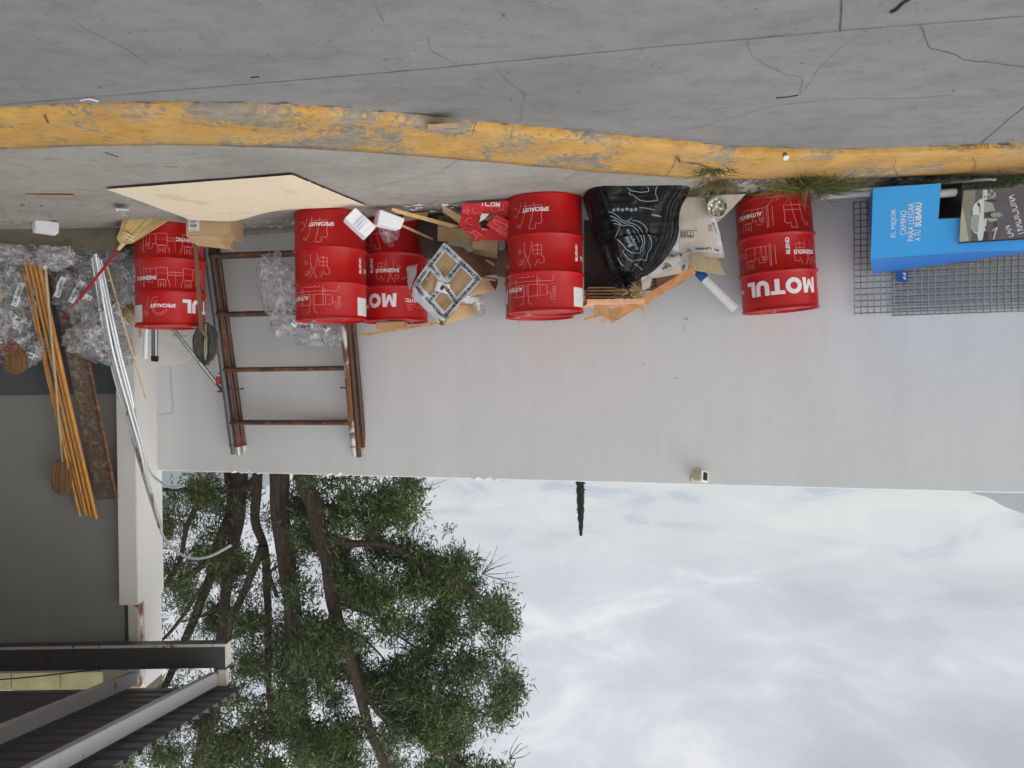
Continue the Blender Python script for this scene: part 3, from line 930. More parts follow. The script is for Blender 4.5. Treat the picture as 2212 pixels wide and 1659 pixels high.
# pillar: a broad shaft down to the ground, with a thinner rusting post above it
xa, xb = xr_(251, 900, DP), xr_(292, 900, DP)
zs = P(278, 1307, DP).z
Yw = WD0 + WM * xb + 0.1
g = B(); quadbox(g, xb, xa, DP, Yw, -0.1, zs); g.build('pillar', 'pillar', bl, bevel=0.006)
xs0, xs1 = xr_(276, 1350, DP + 0.05), xr_(305, 1350, DP + 0.05)
zbeam = P(300, 1396, DP + 0.05).z
post = B()
quadbox(post, xs1 + 0.02, xs0, DP + 0.05, DP + 0.17, zs - 0.01, zbeam + 0.4)
post.build('post', 'capend', bl, bevel=0.01)
g = B(); quadbox(g, xb + 0.004, xb + 0.13, DP + 0.14, Yw - 0.05, zs - 0.004, P(335, 1476, 8.0).z)
g.build('pillar_top', 'pillar', bl)
# cross beam
DBM = DP - 0.16
z0, z1 = P(300, 1396, DBM).z, P(300, 1446, DBM).z
g = B(); quadbox(g, xr_(486, 1420, DBM), XR, DBM, DBM + 0.16, z0, z1)
bm_ = g.build('beam', 'beam', bl, bevel=0.004)
g = B(); quadbox(g, xr_(486, 1420, DBM) - 0.004, xr_(486, 1420, DBM) - 0.0005, DBM + 0.004, DBM + 0.156, z0 + 0.004, z1 - 0.004)
g.build('end_cap', 'capend', bm_)
g = B(); quadbox(g, xr_(487, 1396, DBM), XR, DBM - 0.012, DBM - 0.001, z0 - 0.012, z0 + 0.012); g.build('flange', 'capend', bm_)
# yellow blocks above the beam
for (xa_, xb_) in ((-40, 15), (17, 122), (124, 215)):
    g = B(); d_ = DP + 0.35
    p0, p1 = P(xb_, 1440, d_), P(xa_, 1497, d_)
    quadbox(g, p0.x, p1.x, d_ + 0.06, d_ + 0.3, p0.z - 0.2, p1.z); g.build('block', 'block', bl, bevel=0.006)
g = B(); d_ = DP + 0.36; p0, p1 = P(322, 1440, d_), P(217, 1500, d_); quadbox(g, p0.x, p1.x, d_ + 0.06, d_ + 0.3, p0.z - 0.2, p1.z); g.build('gable_wall', 'plinth', bl)
# purlins running towards the viewer under the roof sheet
vp = ray(1190, 1085)


def purlin(low_far, hi_far, dfar, width, mat):
    a = P(*low_far, dfar); b_ = P(*hi_far, dfar)
    run = Vector((vp.x, 1, vp.z)); far = 0.0
    lo = [a, a - run * 6.2]; b = B()
    h = Vector((0, 0, b_.z - a.z)); w = Vector((width, 0, 0))
    A, C = lo
    b.hexa([A, A + w, C + w, C, A + h, A + w + h, C + w + h, C + h])
    o = b.build('purlin', mat, bl, bevel=0.004)
    return A, C, h


DPU = DBM + 0.02
pA = purlin((470, 1452), (470, 1481), DPU, 0.07, 'rafter')
purlin((297, 1450), (297, 1478), DPU + 0.03, 0.07, 'rafter')
g = B(); p0 = P(470, 1446, DPU); quadbox(g, p0.x - 0.085, p0.x + 0.0, DPU - 0.01, DPU + 0.06, p0.z + 0.003, pA[0].z + pA[2].z); g.build('bracket', M['capend'], bl)
# corrugated sheet on top: ribs run across, edge open to the sky
run = Vector((vp.x, 1, vp.z))
E0 = P(526, 1484, DPU + 0.10)
nrm = Vector((0, -vp.z, 1)).normalized()
g = B(); vs = []; prof = []; L = 0.0; Lmax = 6.4 * run.length
while L < Lmax:
    for (dl, hh) in ((0.0, 0.0), (0.115, 0.0), (0.14, 0.042), (0.175, 0.042)): prof.append((L + dl, hh))
    L += 0.2
rd = run.normalized()
for (l, hh) in prof:
    for (xo, up) in ((0, 0), (7.0, 0)):
        vs.append(E0 - rd * l + nrm * hh + Vector((xo, 0, 0)))
n_ = len(prof)
g.add(vs, [(2 * i, 2 * i + 1, 2 * i + 3, 2 * i + 2) for i in range(n_ - 1)])
for i in range(n_ * 2): g.v.append(g.v[i] + nrm * 0.004)
g.f += [(2 * n_ + 2 * i, 2 * n_ + 2 * i + 2, 2 * n_ + 2 * i + 3, 2 * n_ + 2 * i + 1) for i in range(n_ - 1)]
g.f += [(2 * i, 2 * i + 2, 2 * n_ + 2 * i + 2, 2 * n_ + 2 * i) for i in range(n_ - 1)]
g.build('roof', 'roofsheet', bl)
g = B(); g.tube(curve_pts([P(-30, 1470, DBM - .05), P(60, 1463, DBM - .05), P(160, 1452, DBM - .05), P(222, 1445, DBM - .05)], 6), 0.006, 6)
g.tube([P(214, 1452, DBM - .05), P(216, 1440, DBM - .05)], 0.004, 5)
g.build('wire', 'twig', bl)

# ------------------------------------------------------------------ small floodlight on top of the wall
fl = thing('floodlight', Wp(1513, 1030, 0.0), 'small cream floodlight with dark lens fixed under the top of the white wall', 'floodlight')
c_ = Wp(1512, 1029, 0.09)
rot = Matrix.Rotation(R(16), 3, 'Y') @ Matrix.Rotation(R(-38), 3, 'Z') @ Matrix.Rotation(R(14), 3, 'X')
g = B(); g.box(c_, (0.085, 0.075, 0.082), rot); g.build('housing', 'lampcream', fl, bevel=0.008)
g = B(); g.box(c_ + rot @ Vector((0, -0.045, 0)), (0.098, 0.016, 0.098), rot); rim = g.build('rim', 'lampwhite', fl, bevel=0.007)
g = B(); g.box(c_ + rot @ Vector((0, -0.0545, 0)), (0.056, 0.006, 0.066), rot); g.build('lens', 'lens', rim, bevel=0.003)
g = B(); g.box(Wp(1501, 1026, 0.02), (0.03, 0.04, 0.06), rot); g.tube([Wp(1502, 1026, 0.02), c_], 0.012, 8); g.build('bracket', 'lampcream', fl, bevel=0.004)
g = B(); g.tube(curve_pts([Wp(1514, 1018, 0.05), Wp(1508, 1011, 0.04), Wp(1500, 1014, 0.012)], 6), 0.0022, 5)
g.tube(curve_pts([Wp(1499, 1024, 0.02), Wp(1492, 1030, 0.012), Wp(1491, 1040, 0.01)], 6), 0.0022, 5); g.build('cable', 'twig', fl)

# ================================================================== RED DRUMS
RD, HD = 0.286, 0.88
prof = [(0.0, 0.012), (0.262, 0.012), (0.268, 0.0), (0.286, 0.0), (0.289, 0.006), (0.288, 0.016), (RD, 0.026)]
for zc in (0.307, 0.59):
    for k in range(9):
        t = k / 8; prof.append((RD + 0.0145 * math.sin(math.pi * t) ** 1.3, zc - 0.02 + 0.04 * t))
prof += [(RD, 0.845), (RD - 0.002, 0.856), (0.288, 0.864), (0.291, 0.872), (0.288, 0.880), (0.279, 0.880), (0.275, 0.874), (0.272, 0.862)]
g = B(); g.lathe(prof, 72, cap=False)
drum_body = g
LT = []     # printed lettering and line art share the unrolled drum side: (angle from the first letter, height)


def wrap(p, lift=0.0016):
    return Vector(((RD + lift) * math.sin(p[0]), -(RD + lift) * math.cos(p[0]), p[1]))


def cyl_text(b, txt, a0, a1, z, h, vertical=False, **k):
    vs, fs = text2d(txt, **k)
    if not vertical:
        b.add([wrap((a0 + (v.x + .5) * (a1 - a0), z + v.y * h)) for v in vs], fs)
    else:       # reads downwards, letter tops to the right
        b.add([wrap((a0 + v.y * h / RD, z - v.x * (a1))) for v in vs], fs)


let = B()
ring_ = lambda r, t0, t1, cx, cy, n: [(cx + r * math.cos(R(t0 + (t1 - t0) * i / n)), cy + r * math.sin(R(t0 + (t1 - t0) * i / n))) for i in range(n + 1)]


def strip(outer, inner): return [[outer[i], outer[i + 1], inner[i + 1], inner[i]] for i in range(len(outer) - 1)]


BIG = [(1.08, [[(0, 0), (.27, 0), (.29, .58), (.06, 1)], [(.06, 1), (.29, .58), (.34, 1)], [(.29, .58), (.44, .12), (.54, .45), (.34, 1)], [(.44, .12), (.64, .12), (.54, .45)], [(.64, .12), (.79, .58), (.74, 1), (.54, .45)], [(.79, .58), (1.02, 1), (.74, 1)], [(.79, .58), (.81, 0), (1.08, 0), (1.02, 1)]]),
       (1.08, strip(ring_(.53, 0, 360, .54, .5, 36), ring_(.24, 0, 360, .54, .5, 36))),
       (.86, [[(0, .76), (.86, .76), (.86, 1), (-.05, 1)], [(.29, 0), (.59, 0), (.59, .76), (.29, .76)]]),
       (.90, [[(0, .42), (.30, .42), (.30, 1), (0, 1)], [(.60, .42), (.90, .42), (.90, 1), (.60, 1)]] + strip(ring_(.45, 180, 360, .45, .44, 18), ring_(.15, 180, 360, .45, .44, 18))),
       (.66, [[(0, 0), (.30, 0), (.30, 1), (0, 1)], [(.30, 0), (.66, 0), (.66, .25), (.30, .25)]])]
tot_ = sum(w for w, q in BIG) + .07 * 4; x_ = 0.0
for w_, polys in BIG:
    bm = bmesh.new()
    for q in polys: bm.faces.new([bm.verts.new((x_ + px_, py_, 0)) for px_, py_ in q])
    for k in range(1, 40): bmesh.ops.bisect_plane(bm, geom=bm.verts[:] + bm.edges[:] + bm.faces[:], plane_co=(tot_ * k / 40, 0, 0), plane_no=(1, 0, 0))
    bm.verts.index_update()
    let.add([wrap((2.0 * v.co.x / tot_, .712 + (v.co.y - .5) * .116)) for v in bm.verts], [tuple(v.index for v in f.verts) for f in bm.faces]); bm.free()
    x_ += w_ + .07
cyl_text(let, 'SPECIALIST', 2.2, 2.93, 0.712, 0.031, bold=0.03, cuts=10)
cyl_text(let, 'AUTHENTIC', -1.02, -0.25, 0.712, 0.033, bold=0.03, cuts=10)
cyl_text(let, 'INGENIOUS', -0.08, 0.64, 0.46, 0.034, bold=0.03, cuts=10)
cyl_text(let, 'INGENIOUS', 2.74, 3.44, 0.475, 0.034, bold=0.03, cuts=10)
cyl_text(let, 'BLEND', 0.79, 0.125, 0.41, 0.030, True, bold=0.03)
cyl_text(let, 'BLEND', 3.66, 0.125, 0.44, 0.030, True, bold=0.03)
cyl_text(let, 'SPECIALIST', -1.78, -1.05, 0.13, 0.031, bold=0.03, cuts=10)
cyl_text(let, 'AUTHENTIC', 1.38, 2.16, 0.145, 0.032, bold=0.03, cuts=10)
art = B()


def stroke(pts, w=0.0034):
    q = [Vector((a, z, 0)) for a, z in pts]; d = []
    for u, v in zip(q[:-1], q[1:]):
        n = max(1, int(abs(u.x - v.x) / 0.07)); d += [u.lerp(v, i / n) for i in range(n)]
    d.append(q[-1])
    P3 = [wrap((p.x, p.y), 0.0012) for p in d]; vs = []
    for i, p in enumerate(P3):
        t = P3[min(i + 1, len(P3) - 1)] - P3[max(i - 1, 0)]
        nn = Vector((p.x, p.y, 0)); sd = t.cross(nn)
        sd = sd.normalized() if sd.length > 1e-9 else Vector((0, 0, 1))
        vs += [p + sd * w / 2, p - sd * w / 2]
    art.add(vs, [(2 * i, 2 * i + 1, 2 * i + 3, 2 * i + 2) for i in range(len(P3) - 1)])


def arc(a, z, r, t0=0, t1=360, n=22):
    stroke([(a + r / RD * math.cos(R(t0 + (t1 - t0) * k / n)), z + r * math.sin(R(t0 + (t1 - t0) * k / n))) for k in range(n + 1)])


def rect(a0, z0, a1, z1): stroke([(a0, z0), (a1, z0), (a1, z1), (a0, z1), (a0, z0)])


def head(a, z, s=1):          # a cylinder head seen in section: block, two sweeping arcs, a hook and valve circles
    f = lambda u: a + s * u
    stroke([(f(-.30), z + .075), (f(-.28), z + .03), (f(-.30), z - .01), (f(-.30), z - .045), (f(.22), z - .045)])
    stroke([(f(-.30), z - .01), (f(.2), z - .01)])
    stroke([(f(-.30), z + .075), (f(-.24), z + .095), (f(-.14), z + .085), (f(-.12), z + .10), (f(-.12), z + .125), (f(.05), z + .125)])
    stroke([(f(-.10), z - .07), (f(-.08), z - .02), (f(-.02), z + .05), (f(.06), z + .125)])
    stroke([(f(.14), z - .075), (f(.16), z - .02), (f(.22), z + .05), (f(.34), z + .11)])
    arc(f(.40), z + .095, .012); arc(f(.52), z - .01, .035, 60, 300)
    stroke([(f(.28), z - .07), (f(.33), z - .03), (f(.36), z + .0)])


def valves(a, z, s=1):
    f = lambda u: a + s * u
    rect(f(-.28), z - .045, f(-.05), z + .02); stroke([(f(-.28), z - .01), (f(-.05), z - .01)]); stroke([(f(-.17), z - .06), (f(-.17), z + .03)])
    stroke([(f(-.26), z + .02), (f(-.34), z + .05), (f(-.33), z + .085), (f(-.22), z + .09), (f(-.18), z + .06), (f(-.10), z + .11)])
    stroke([(f(-.02), z - .075), (f(.02), z), (f(.1), z + .06), (f(.24), z + .12)]); stroke([(f(.2), z - .075), (f(.2), z), (f(.1), z + .06), (f(.02), z + .12)])
    arc(f(.30), z + .075, .017); arc(f(.36), z - .01, .012); arc(f(.42), z + .02, .07, 90, 200)


def crank(a, z, s=1):         # crankcase: two cylinders either side of a slotted shaft, pistons above, guides outside
    stroke([(a - .2, z - .012), (a + .2, z - .012), (a + .23, z), (a + .2, z + .014), (a - .2, z + .014), (a - .23, z), (a - .2, z - .012)])
    stroke([(a, z - .02), (a, z + .11)], 0.0014)
    for q in (-1, 1):
        f = lambda u: a + q * u
        rect(f(.22), z - .05, f(.53), z + .05); stroke([(f(.22), z), (f(.53), z)], 0.0014)
        stroke([(f(.2), z + .05), (f(.2), z + .075), (f(.16), z + .085), (f(.16), z + .115)])
        stroke([(f(.27), z + .115), (f(.27), z + .055), (f(.48), z + .055), (f(.48), z + .115)])
        stroke([(f(.33), z + .115), (f(.33), z + .075), (f(.42), z + .075), (f(.42), z + .115)]); stroke([(f(.33), z + .095), (f(.42), z + .095)])
        stroke([(f(.53), z + .04), (f(.64), z + .04), (f(.64), z + .075), (f(.82), z + .075)]); stroke([(f(.53), z - .045), (f(.9), z - .045)])
        rect(f(.74), z + .03, f(.86), z + .06); rect(f(.77), z + .038, f(.83), z + .052); rect(f(.72), z - .045, f(.84), z + .03)
        stroke([(f(.93), z - .06), (f(.93), z + .11)]); stroke([(f(.97), z - .06), (f(.97), z + .11)]); stroke([(f(1.08), z - .05), (f(1.08), z + .1)])


def block(a, z, s=1):
    f = lambda u: a + s * u
    rect(f(-.34), z - .03, f(.02), z + .055); stroke([(f(-.3), z - .03), (f(-.3), z + .10), (f(-.2), z + .12)]); rect(f(.02), z - .025, f(.20), z + .05)
    stroke([(f(.2), z + .03), (f(.3), z + .03), (f(.3), z + .08), (f(.42), z + .08)])
    for k in range(3): stroke([(f(.34), z + .06 - .028 * k), (f(.43), z + .06 - .028 * k), (f(.43), z + .046 - .028 * k), (f(.34), z + .046 - .028 * k)])
    stroke([(f(-.46), z - .055), (f(.36), z - .055), (f(.36), z - .09), (f(.42), z - .09)]); rect(f(-.46), z - .11, f(-.14), z - .088); stroke([(f(-.05), z + .06), (f(-.05), z - .1)]); arc(f(-.02), z - .06, .012)


head(-1.30, 0.145); head(0.52, 0.15, -1); pass
crank(2.19, 0.15)
valves(-1.30, 0.44); valves(0.28, 0.44, -1); crank(2.19, 0.44)
block(-0.75, 0.715); block(-1.5, 0.715, -1); arc(2.66, 0.73, .06, -80, 170); arc(2.66, 0.73, .045, -60, 150)
stroke([(3.10, .80), (2.82, .64), (2.70, .64)]); stroke([(3.2, .80), (2.95, .64)]); arc(3.05, 0.78, .018)
for z_ in (.44, .15, .712):
    for k in range(14): stroke([(1.5 + k * .09, z_), (1.55 + k * .09, z_)], 0.0015)
st = B(); st.add([wrap((a, z), 0.0016) for a, z in [(3.22 + .58 * i / 8, .70 + .145 * j) for i in range(9) for j in (0, 1)]], [(2 * i, 2 * i + 2, 2 * i + 3, 2 * i + 1) for i in range(8)])
lid = B(); lid.lathe([(0.2725, 0.863), (0.262, 0.858), (0.25, 0.862), (0.15, 0.864), (0.001, 0.864)], 72)
bung = B(); bung.lathe([(0.032, 0.862), (0.032, 0.874), (0.026, 0.877), (0.001, 0.877)], 20, (0.12, -0.16, 0)); bung.lathe([(0.018, 0.862), (0.018, 0.872), (0.012, 0.874), (0.001, 0.874)], 16, (-0.15, 0.13, 0))

DRUMS = [  # centre x in the picture, distance, angle of the first big letter, tilt, base height, label
    (1675, 6.38, -1.08, -0.058, 0.0, 'red drum standing alone beside the wire mesh, its big white lettering facing forward'),
    (1182, 6.27, 1.67, 0.0, 0.0, 'red drum standing in front of another, beside the black rubbish bag'),
    (1168, 6.865, 1.15, 0.0, -0.015, 'red drum almost hidden behind the one beside the black rubbish bag'),
    (718, 6.70, 1.67, 0.0, 0.0, 'red drum with foam block leaning on it and cream board at its foot'),
    (856, 7.16, -0.05, 0.0, -0.02, 'red drum against the wall with a wood offcut lying on top'),
    (371, 7.13, -2.34, 0.0, 0.0, 'red drum with a dirty mop leaning over it beside the straw broom')]
proto = None
for i, (cx, d, m0, tilt, zb_, lab) in enumerate(DRUMS):
    p = P(cx, 829.5 if i else 500, d); p.z = zb_
    if i == 0: p.x = P(1668, 420, d).x
    if proto is None:
        dr = thing('drum', p, lab, 'drum', 'red oil drums along the wall'); proto = dr
        parts = [drum_body.build('body', 'red', dr, smooth=True, local=True, normals=True), lid.build('lid', 'red', dr, smooth=True, local=True, normals=True),
                 let.build('lettering', 'ink', dr, local=True), art.build('line_drawing', 'line', dr, local=True), st.build('sticker', 'sticker', dr, local=True)]
        bu = bung.build('bung', 'metal', parts[1], smooth=True, local=True)
    else:
        dr = proto.copy(); COL.objects.link(dr); meta(dr, lab)
        for c0 in proto.children:
            c1 = c0.copy(); COL.objects.link(c1); c1.parent = dr
            for e0 in c0.children:
                e1 = e0.copy(); COL.objects.link(e1); e1.parent = c1
    rz = -math.atan2(p.x, p.y) + m0
    mtx = Matrix.Translation(p) @ Matrix.Rotation(tilt, 4, 'Y') @ Matrix.Rotation(rz, 4, 'Z')
    dr.location = mtx.to_translation(); dr.rotation_euler = mtx.to_euler()

# ================================================================== THINGS ALONG THE WALL
rs = random.Random(11)


def pz(x, y, z): return G(x, y, z)


def plate(name, mat, px, d, thick, label, cat, parent=None, group=None, nu=8, nv=8, amp=0.003, bulge=0.0, fr=5.0, seed=0, bev=0):
    """a flat piece between four picture corners, each at its own distance"""
    ds = d if hasattr(d, '__len__') else [d] * 4
    b = B(); b.sheet([P(x, y, q) for (x, y), q in zip(px, ds)], nu, nv, thick, amp, fr, bulge, seed)
    o = b.build(name, mat, parent, smooth=True)
    if label: meta(o, label, cat, group)
    return o


def bar(b, p, q, w, h, up=(0, 0, 1)):
    """rectangular stick from p to q"""
    p, q = Vector(p), Vector(q); t = (q - p).normalized(); s_ = t.cross(Vector(up)).normalized(); u = s_.cross(t)
    a = [p - s_ * w / 2 - u * h / 2, p + s_ * w / 2 - u * h / 2, q + s_ * w / 2 - u * h / 2, q - s_ * w / 2 - u * h / 2]
    return b.hexa(a + [v + u * h for v in a])


# ------------------------------------------------------------------ cream hardboard lying in the foreground
A = [G(229, 409, 0.020), G(632, 378, 0.020), G(790, 444, 0.014), G(408, 472, 0.05)]
b = B(); nu, nv = 26, 14; top = []
for j in range(nv + 1):
    for i in range(nu + 1):
        u, v = i / nu, j / nv
        p = (A[0] * (1 - u) + A[1] * u) * (1 - v) + (A[3] * (1 - u) + A[2] * u) * v
        out = 0.13 * v ** 4 * math.exp(-((u - 0.22) / 0.16) ** 2) - 0.05 * v ** 4 * math.exp(-((u - 0.55) / 0.25) ** 2)
        p = p + Vector((0, out, 0.02 * v ** 4 * math.exp(-((u - 0.2) / 0.2) ** 2) + 0.004 * noise.noise(Vector((u * 4, v * 4, 1)))))
        if j == 0 or i == nu: p += Vector((0.004 * noise.noise(p * 40), 0.004 * noise.noise(p * 33), 0))
        top.append(p)
m_ = len(top); ix = lambda i, j: j * (nu + 1) + i
fs = [(ix(i, j), ix(i + 1, j), ix(i + 1, j + 1), ix(i, j + 1)) for j in range(nv) for i in range(nu)]
b.add(top, fs)
o = b.build('hardboard_sheet', 'cream', None, smooth='all', base=A[0])
meta(o, 'large cream hardboard sheet lying flat on the pavement in front of the drums', 'board')
LOC[o.name] = Vector(A[0])
u_ = B(); u_.add([p - Vector((0, 0, 0.003)) for p in top] + [p - Vector((0, 0, 0.0065)) for p in top],
                 [tuple(reversed([k + m_ for k in f])) for f in fs])
rim = [ix(i, 0) for i in range(nu + 1)] + [ix(nu, j) for j in range(1, nv + 1)] + [ix(i, nv) for i in range(nu - 1, -1, -1)] + [ix(0, j) for j in range(nv - 1, 0, -1)]
for k in range(len(rim)):
    i, j = rim[k], rim[(k + 1) % len(rim)]; u_.f.append((i, m_ + i, m_ + j, j))
u_.build('underside', 'hardback', o)
ch = B()
for (x, y) in ((434, 394.5), (612, 382), (370, 399), (668, 392), (700, 407), (748, 428), (320, 403), (276, 431), (340, 452)):
    c_ = G(x, y, 0.0215); s_ = rs.uniform(.008, .016)
    ch.add([c_ + Vector((math.cos(a) * s_ * rs.uniform(.5, 1.4), math.sin(a) * s_ * rs.uniform(.4, 1), 0.002)) for a in (0, 1.2, 2.4, 3.6, 4.8)], [(0, 1, 2, 3, 4)])
ch.build('chipped_edge', 'foam', o)

# ------------------------------------------------------------------ small carton by the mop
fd = 6.62
ct = thing('carton', G(455, 472, 0), 'small brown carton with open flap and white address label beside the cream sheet', 'box')
f00, f10, f11, f01 = P(401, 462, fd), P(499, 462, fd + .03), P(497, 512, fd + .03), P(402, 509, fd)
f00.z = f10.z = 0.0
dp = Vector((-0.02, 0.26, 0)); dl = Vector((0.0, 0.26, 0))
b = B(); b.hexa([f00, f10, f10 + dp, f00 + dp, f01, f11, f11 + dp, f01 + dp]); b.build('body', 'tan', ct, bevel=0.004)
b = B(); b.sheet([f01 + Vector((0, -0.004, 0)), f11 + Vector((0, -.004, 0)), P(498, 539, fd + .13), P(425, 531, fd + .13)], 6, 4, .004, .004, 6, .006, 3); b.build('flap', 'tan', ct, smooth=True)
b = B(); b.sheet([P(478, 520, fd - .01), P(503, 505, fd), P(507, 517, fd - .02), P(487, 536, fd - .03)], 4, 4, .003, .002); b.build('flap', 'tan', ct, smooth=True)
b = B(); b.sheet([P(499, 466, fd + .02), P(508, 470, fd + .20), P(508, 545, fd + .20), P(498, 540, fd + .1)], 4, 4, .003, .003); b.build('flap', 'tan2', ct, smooth=True)
b = B(); dr_ = Drape(BVHTree.FromPolygons([f00, f10, f11, f01], [(0, 1, 2, 3)]), .004)
q = [P(x, y, fd - .01) for x, y in ((407, 474), (431, 474), (430, 499), (407, 499))]; b.sheet(q, 2, 2, .001, 0); lb = b.build('label', 'sticker', ct)
t = B()
for k in range(10): bar(t, P(411.5 + k * 1.4, 485, fd - .014), P(411.5 + k * 1.4, 491, fd - .014), .002 + .002 * (k % 3 == 0), .001)
for k in range(3): bar(t, P(411, 478 + 1.8 * k, fd - .014), P(426 - 3 * k, 478 + 1.8 * k, fd - .014), .003, .001)
bar(t, P(409, 497, fd - .014), P(429, 497, fd - .014), .004, .001)
t.build('print', 'tapeink', lb)

# ------------------------------------------------------------------ polystyrene blocks


def foam(px, d, depth, label, slots=0):
    """px: the four corners of the face turned to the viewer; depth: vector through the block"""
    a = [P(x, y, q) for (x, y), q in zip(px, d)]
    b = B(); b.hexa(a + [p + Vector(depth) for p in a])
    if slots:
        e = a[1] - a[0]; f = a[3] - a[0]
        for k in range(slots):
            o_ = a[0] + e * (0.42 + .11 * k); n = e.cross(f).normalized()
            if n.dot(CAM - o_) < 0: n = -n
            bq = [o_ + n * .001, o_ + e * .05 + n * .001, o_ + e * .05 + f + n * .001, o_ + f + n * .001]
            b.hexa(bq + [p + n * .012 for p in bq])
    o = b.build('foam_block', 'foam', bevel=.006, normals=True)
    return meta(o, label, 'foam block', 'white polystyrene packing blocks')


foam([(77, 498), (127, 505), (128, 481), (76, 471)], [6.76, 6.74, 6.74, 6.76], (.085, .10, 0.0), 'white foam block lying on the pavement by the dark step')
foam([(745, 471), (790, 513), (813, 489), (768, 448)], [6.24, 6.28, 6.28, 6.22], (.035, .09, .01), 'white slotted foam block leaning against the red drum by the cream sheet', 3)
foam([(815, 484), (866, 495), (875, 472), (821, 452)], [6.38, 6.40, 6.38, 6.35], (.05, .09, .0), 'white foam block propped at the end of the long pine stick')

# ------------------------------------------------------------------ straw broom with red handle
br = thing('broom', G(300, 470, 0), 'straw broom with red handle lying head down against the drum', 'broom')
n0 = P(262, 531, 6.92); n1 = P(142, 685, 7.35)
b = B(); b.tube([n0, n0.lerp(n1, .5) + Vector((0, 0, -.004)), n1], .0125, 12); b.build('handle', 'redstick', br, smooth=True)
dirb = None; b = B(); rq = random.Random(3)
for k in range(1500):
    s_ = rq.random(); t_ = rq.uniform(-1, 1)
    end = P(268 + s_ * 92 + rq.gauss(0, 2), 466 + s_ * 8 + rq.gauss(0, 1.6) + 2 * math.sin(s_ * 9), 6.78 + t_ * .045); end.z = max(end.z, -.02 + rq.uniform(0, .02))
    mid = P(259 + s_ * 46, 500 + s_ * 14 + rq.gauss(0, .5), 6.86 + t_ * .045)
    st_ = P(259.5 + s_ * 6, 525 + s_ * 3, 6.91 + t_ * .012)
    c_ = [st_, st_.lerp(mid, .5) + (P(246 + s_ * 40, 516 + s_ * 14, 6.89 + t_ * .04) - st_.lerp(mid, .5)) * .5, mid, mid.lerp(end, .6), end]
    ribbon(b, c_, [.005, .005, .0042, .003, .0016])
b.build('bristles', 'straw', br)
for k, (a, q) in enumerate((((259, 493), (302, 512)), ((258, 498), (297, 517)), ((257, 503), (291, 521)))):
    b = B(); p0, p1 = P(*a, 6.845), P(*q, 6.845)
    b.tube(curve_pts([p0, p0.lerp(p1, .5) + Vector((0, -.055, 0)), p1], 8), .0028, 6); b.build('stitching', 'redstick' if k == 0 else 'foam', br, smooth=True)
b = B(); b.tube([n0.lerp(n1, -.05), n0.lerp(n1, .045)], [.022, .015], 12); b.build('collar', 'straw', br, smooth=True)

# ------------------------------------------------------------------ clear polythene heaps


def blob(b, c, rad, seed, amp=.35, fr=2.2, sub=5, sag=0.0):
    bm = bmesh.new(); bmesh.ops.create_icosphere(bm, subdivisions=sub, radius=1.0)
    c = Vector(c); o = Vector((seed * 3.7, seed * 1.3, seed * .7)); k0 = len(b.v)
    for v in bm.verts:
        n = v.co.normalized()
        w = n + 0.35 * Vector((noise.noise(n * 2 + o), noise.noise(n * 2 + o * 2), noise.noise(n * 2 + o * 3)))
        r = 1 + amp * noise.noise(w * fr * .6 + o) + amp * .75 * (abs(noise.noise(w * fr * 1.3 + o)) - .25) + amp * .30 * (abs(noise.noise(w * fr * 2.4 + o)) - .25)
        p = n * r
        if sag and p.z < 0: p.z *= (1 - sag)
        b.v.append(c + Vector((p.x * rad[0], p.y * rad[1], p.z * rad[2])))
    b.f.extend([tuple(v.index + k0 for v in f.verts) for f in bm.faces]); bm.free()
    return b


def film(parts, label, mat='film', tapes=(), orange=None, group='clear plastic packing bags'):
    b = B()
    for q in parts: blob(b, *q)
    o = b.build('plastic_bag', mat, smooth='all')
    meta(o, label, 'plastic bag', group)
    dr = Drape(b.bvh(), .004); ink = Drape(b.bvh(), .007); has = False
    for (x0, y0, x1, y1, txt) in tapes:
        a = math.degrees(math.atan2(y1 - y0, x1 - x0)); L_ = math.hypot(x1 - x0, y1 - y0)
        dr.line([(x0 + (x1 - x0) * k / 4 + 1.5 * math.sin(k * 1.9), y0 + (y1 - y0) * k / 4 + 1.5 * math.cos(k * 1.7)) for k in range(5)], .047, 3)
        if txt: ink.text(txt, (x0 + x1) / 2, (y0 + y1) / 2, L_ * .62, 5.5, a, bold=.02)
        if txt:
            cx, cy = x0 + (x1 - x0) * .1, y0 + (y1 - y0) * .1
            ink.line([(cx + 3.6 * math.cos(t * .7), cy + 3 * math.sin(t * .7)) for t in range(10)], .004, 2)
    if dr.b.v: dr.b.build('packing_tape', 'tape', o)
    if ink.b.v: ink.b.build('print', 'tapeink', o)
    if orange:
        q = Drape(b.bvh(), -.02); q.line(orange, .05, 2)
        if q.b.v: q.b.build('sticker', 'tubered', o)
    return o


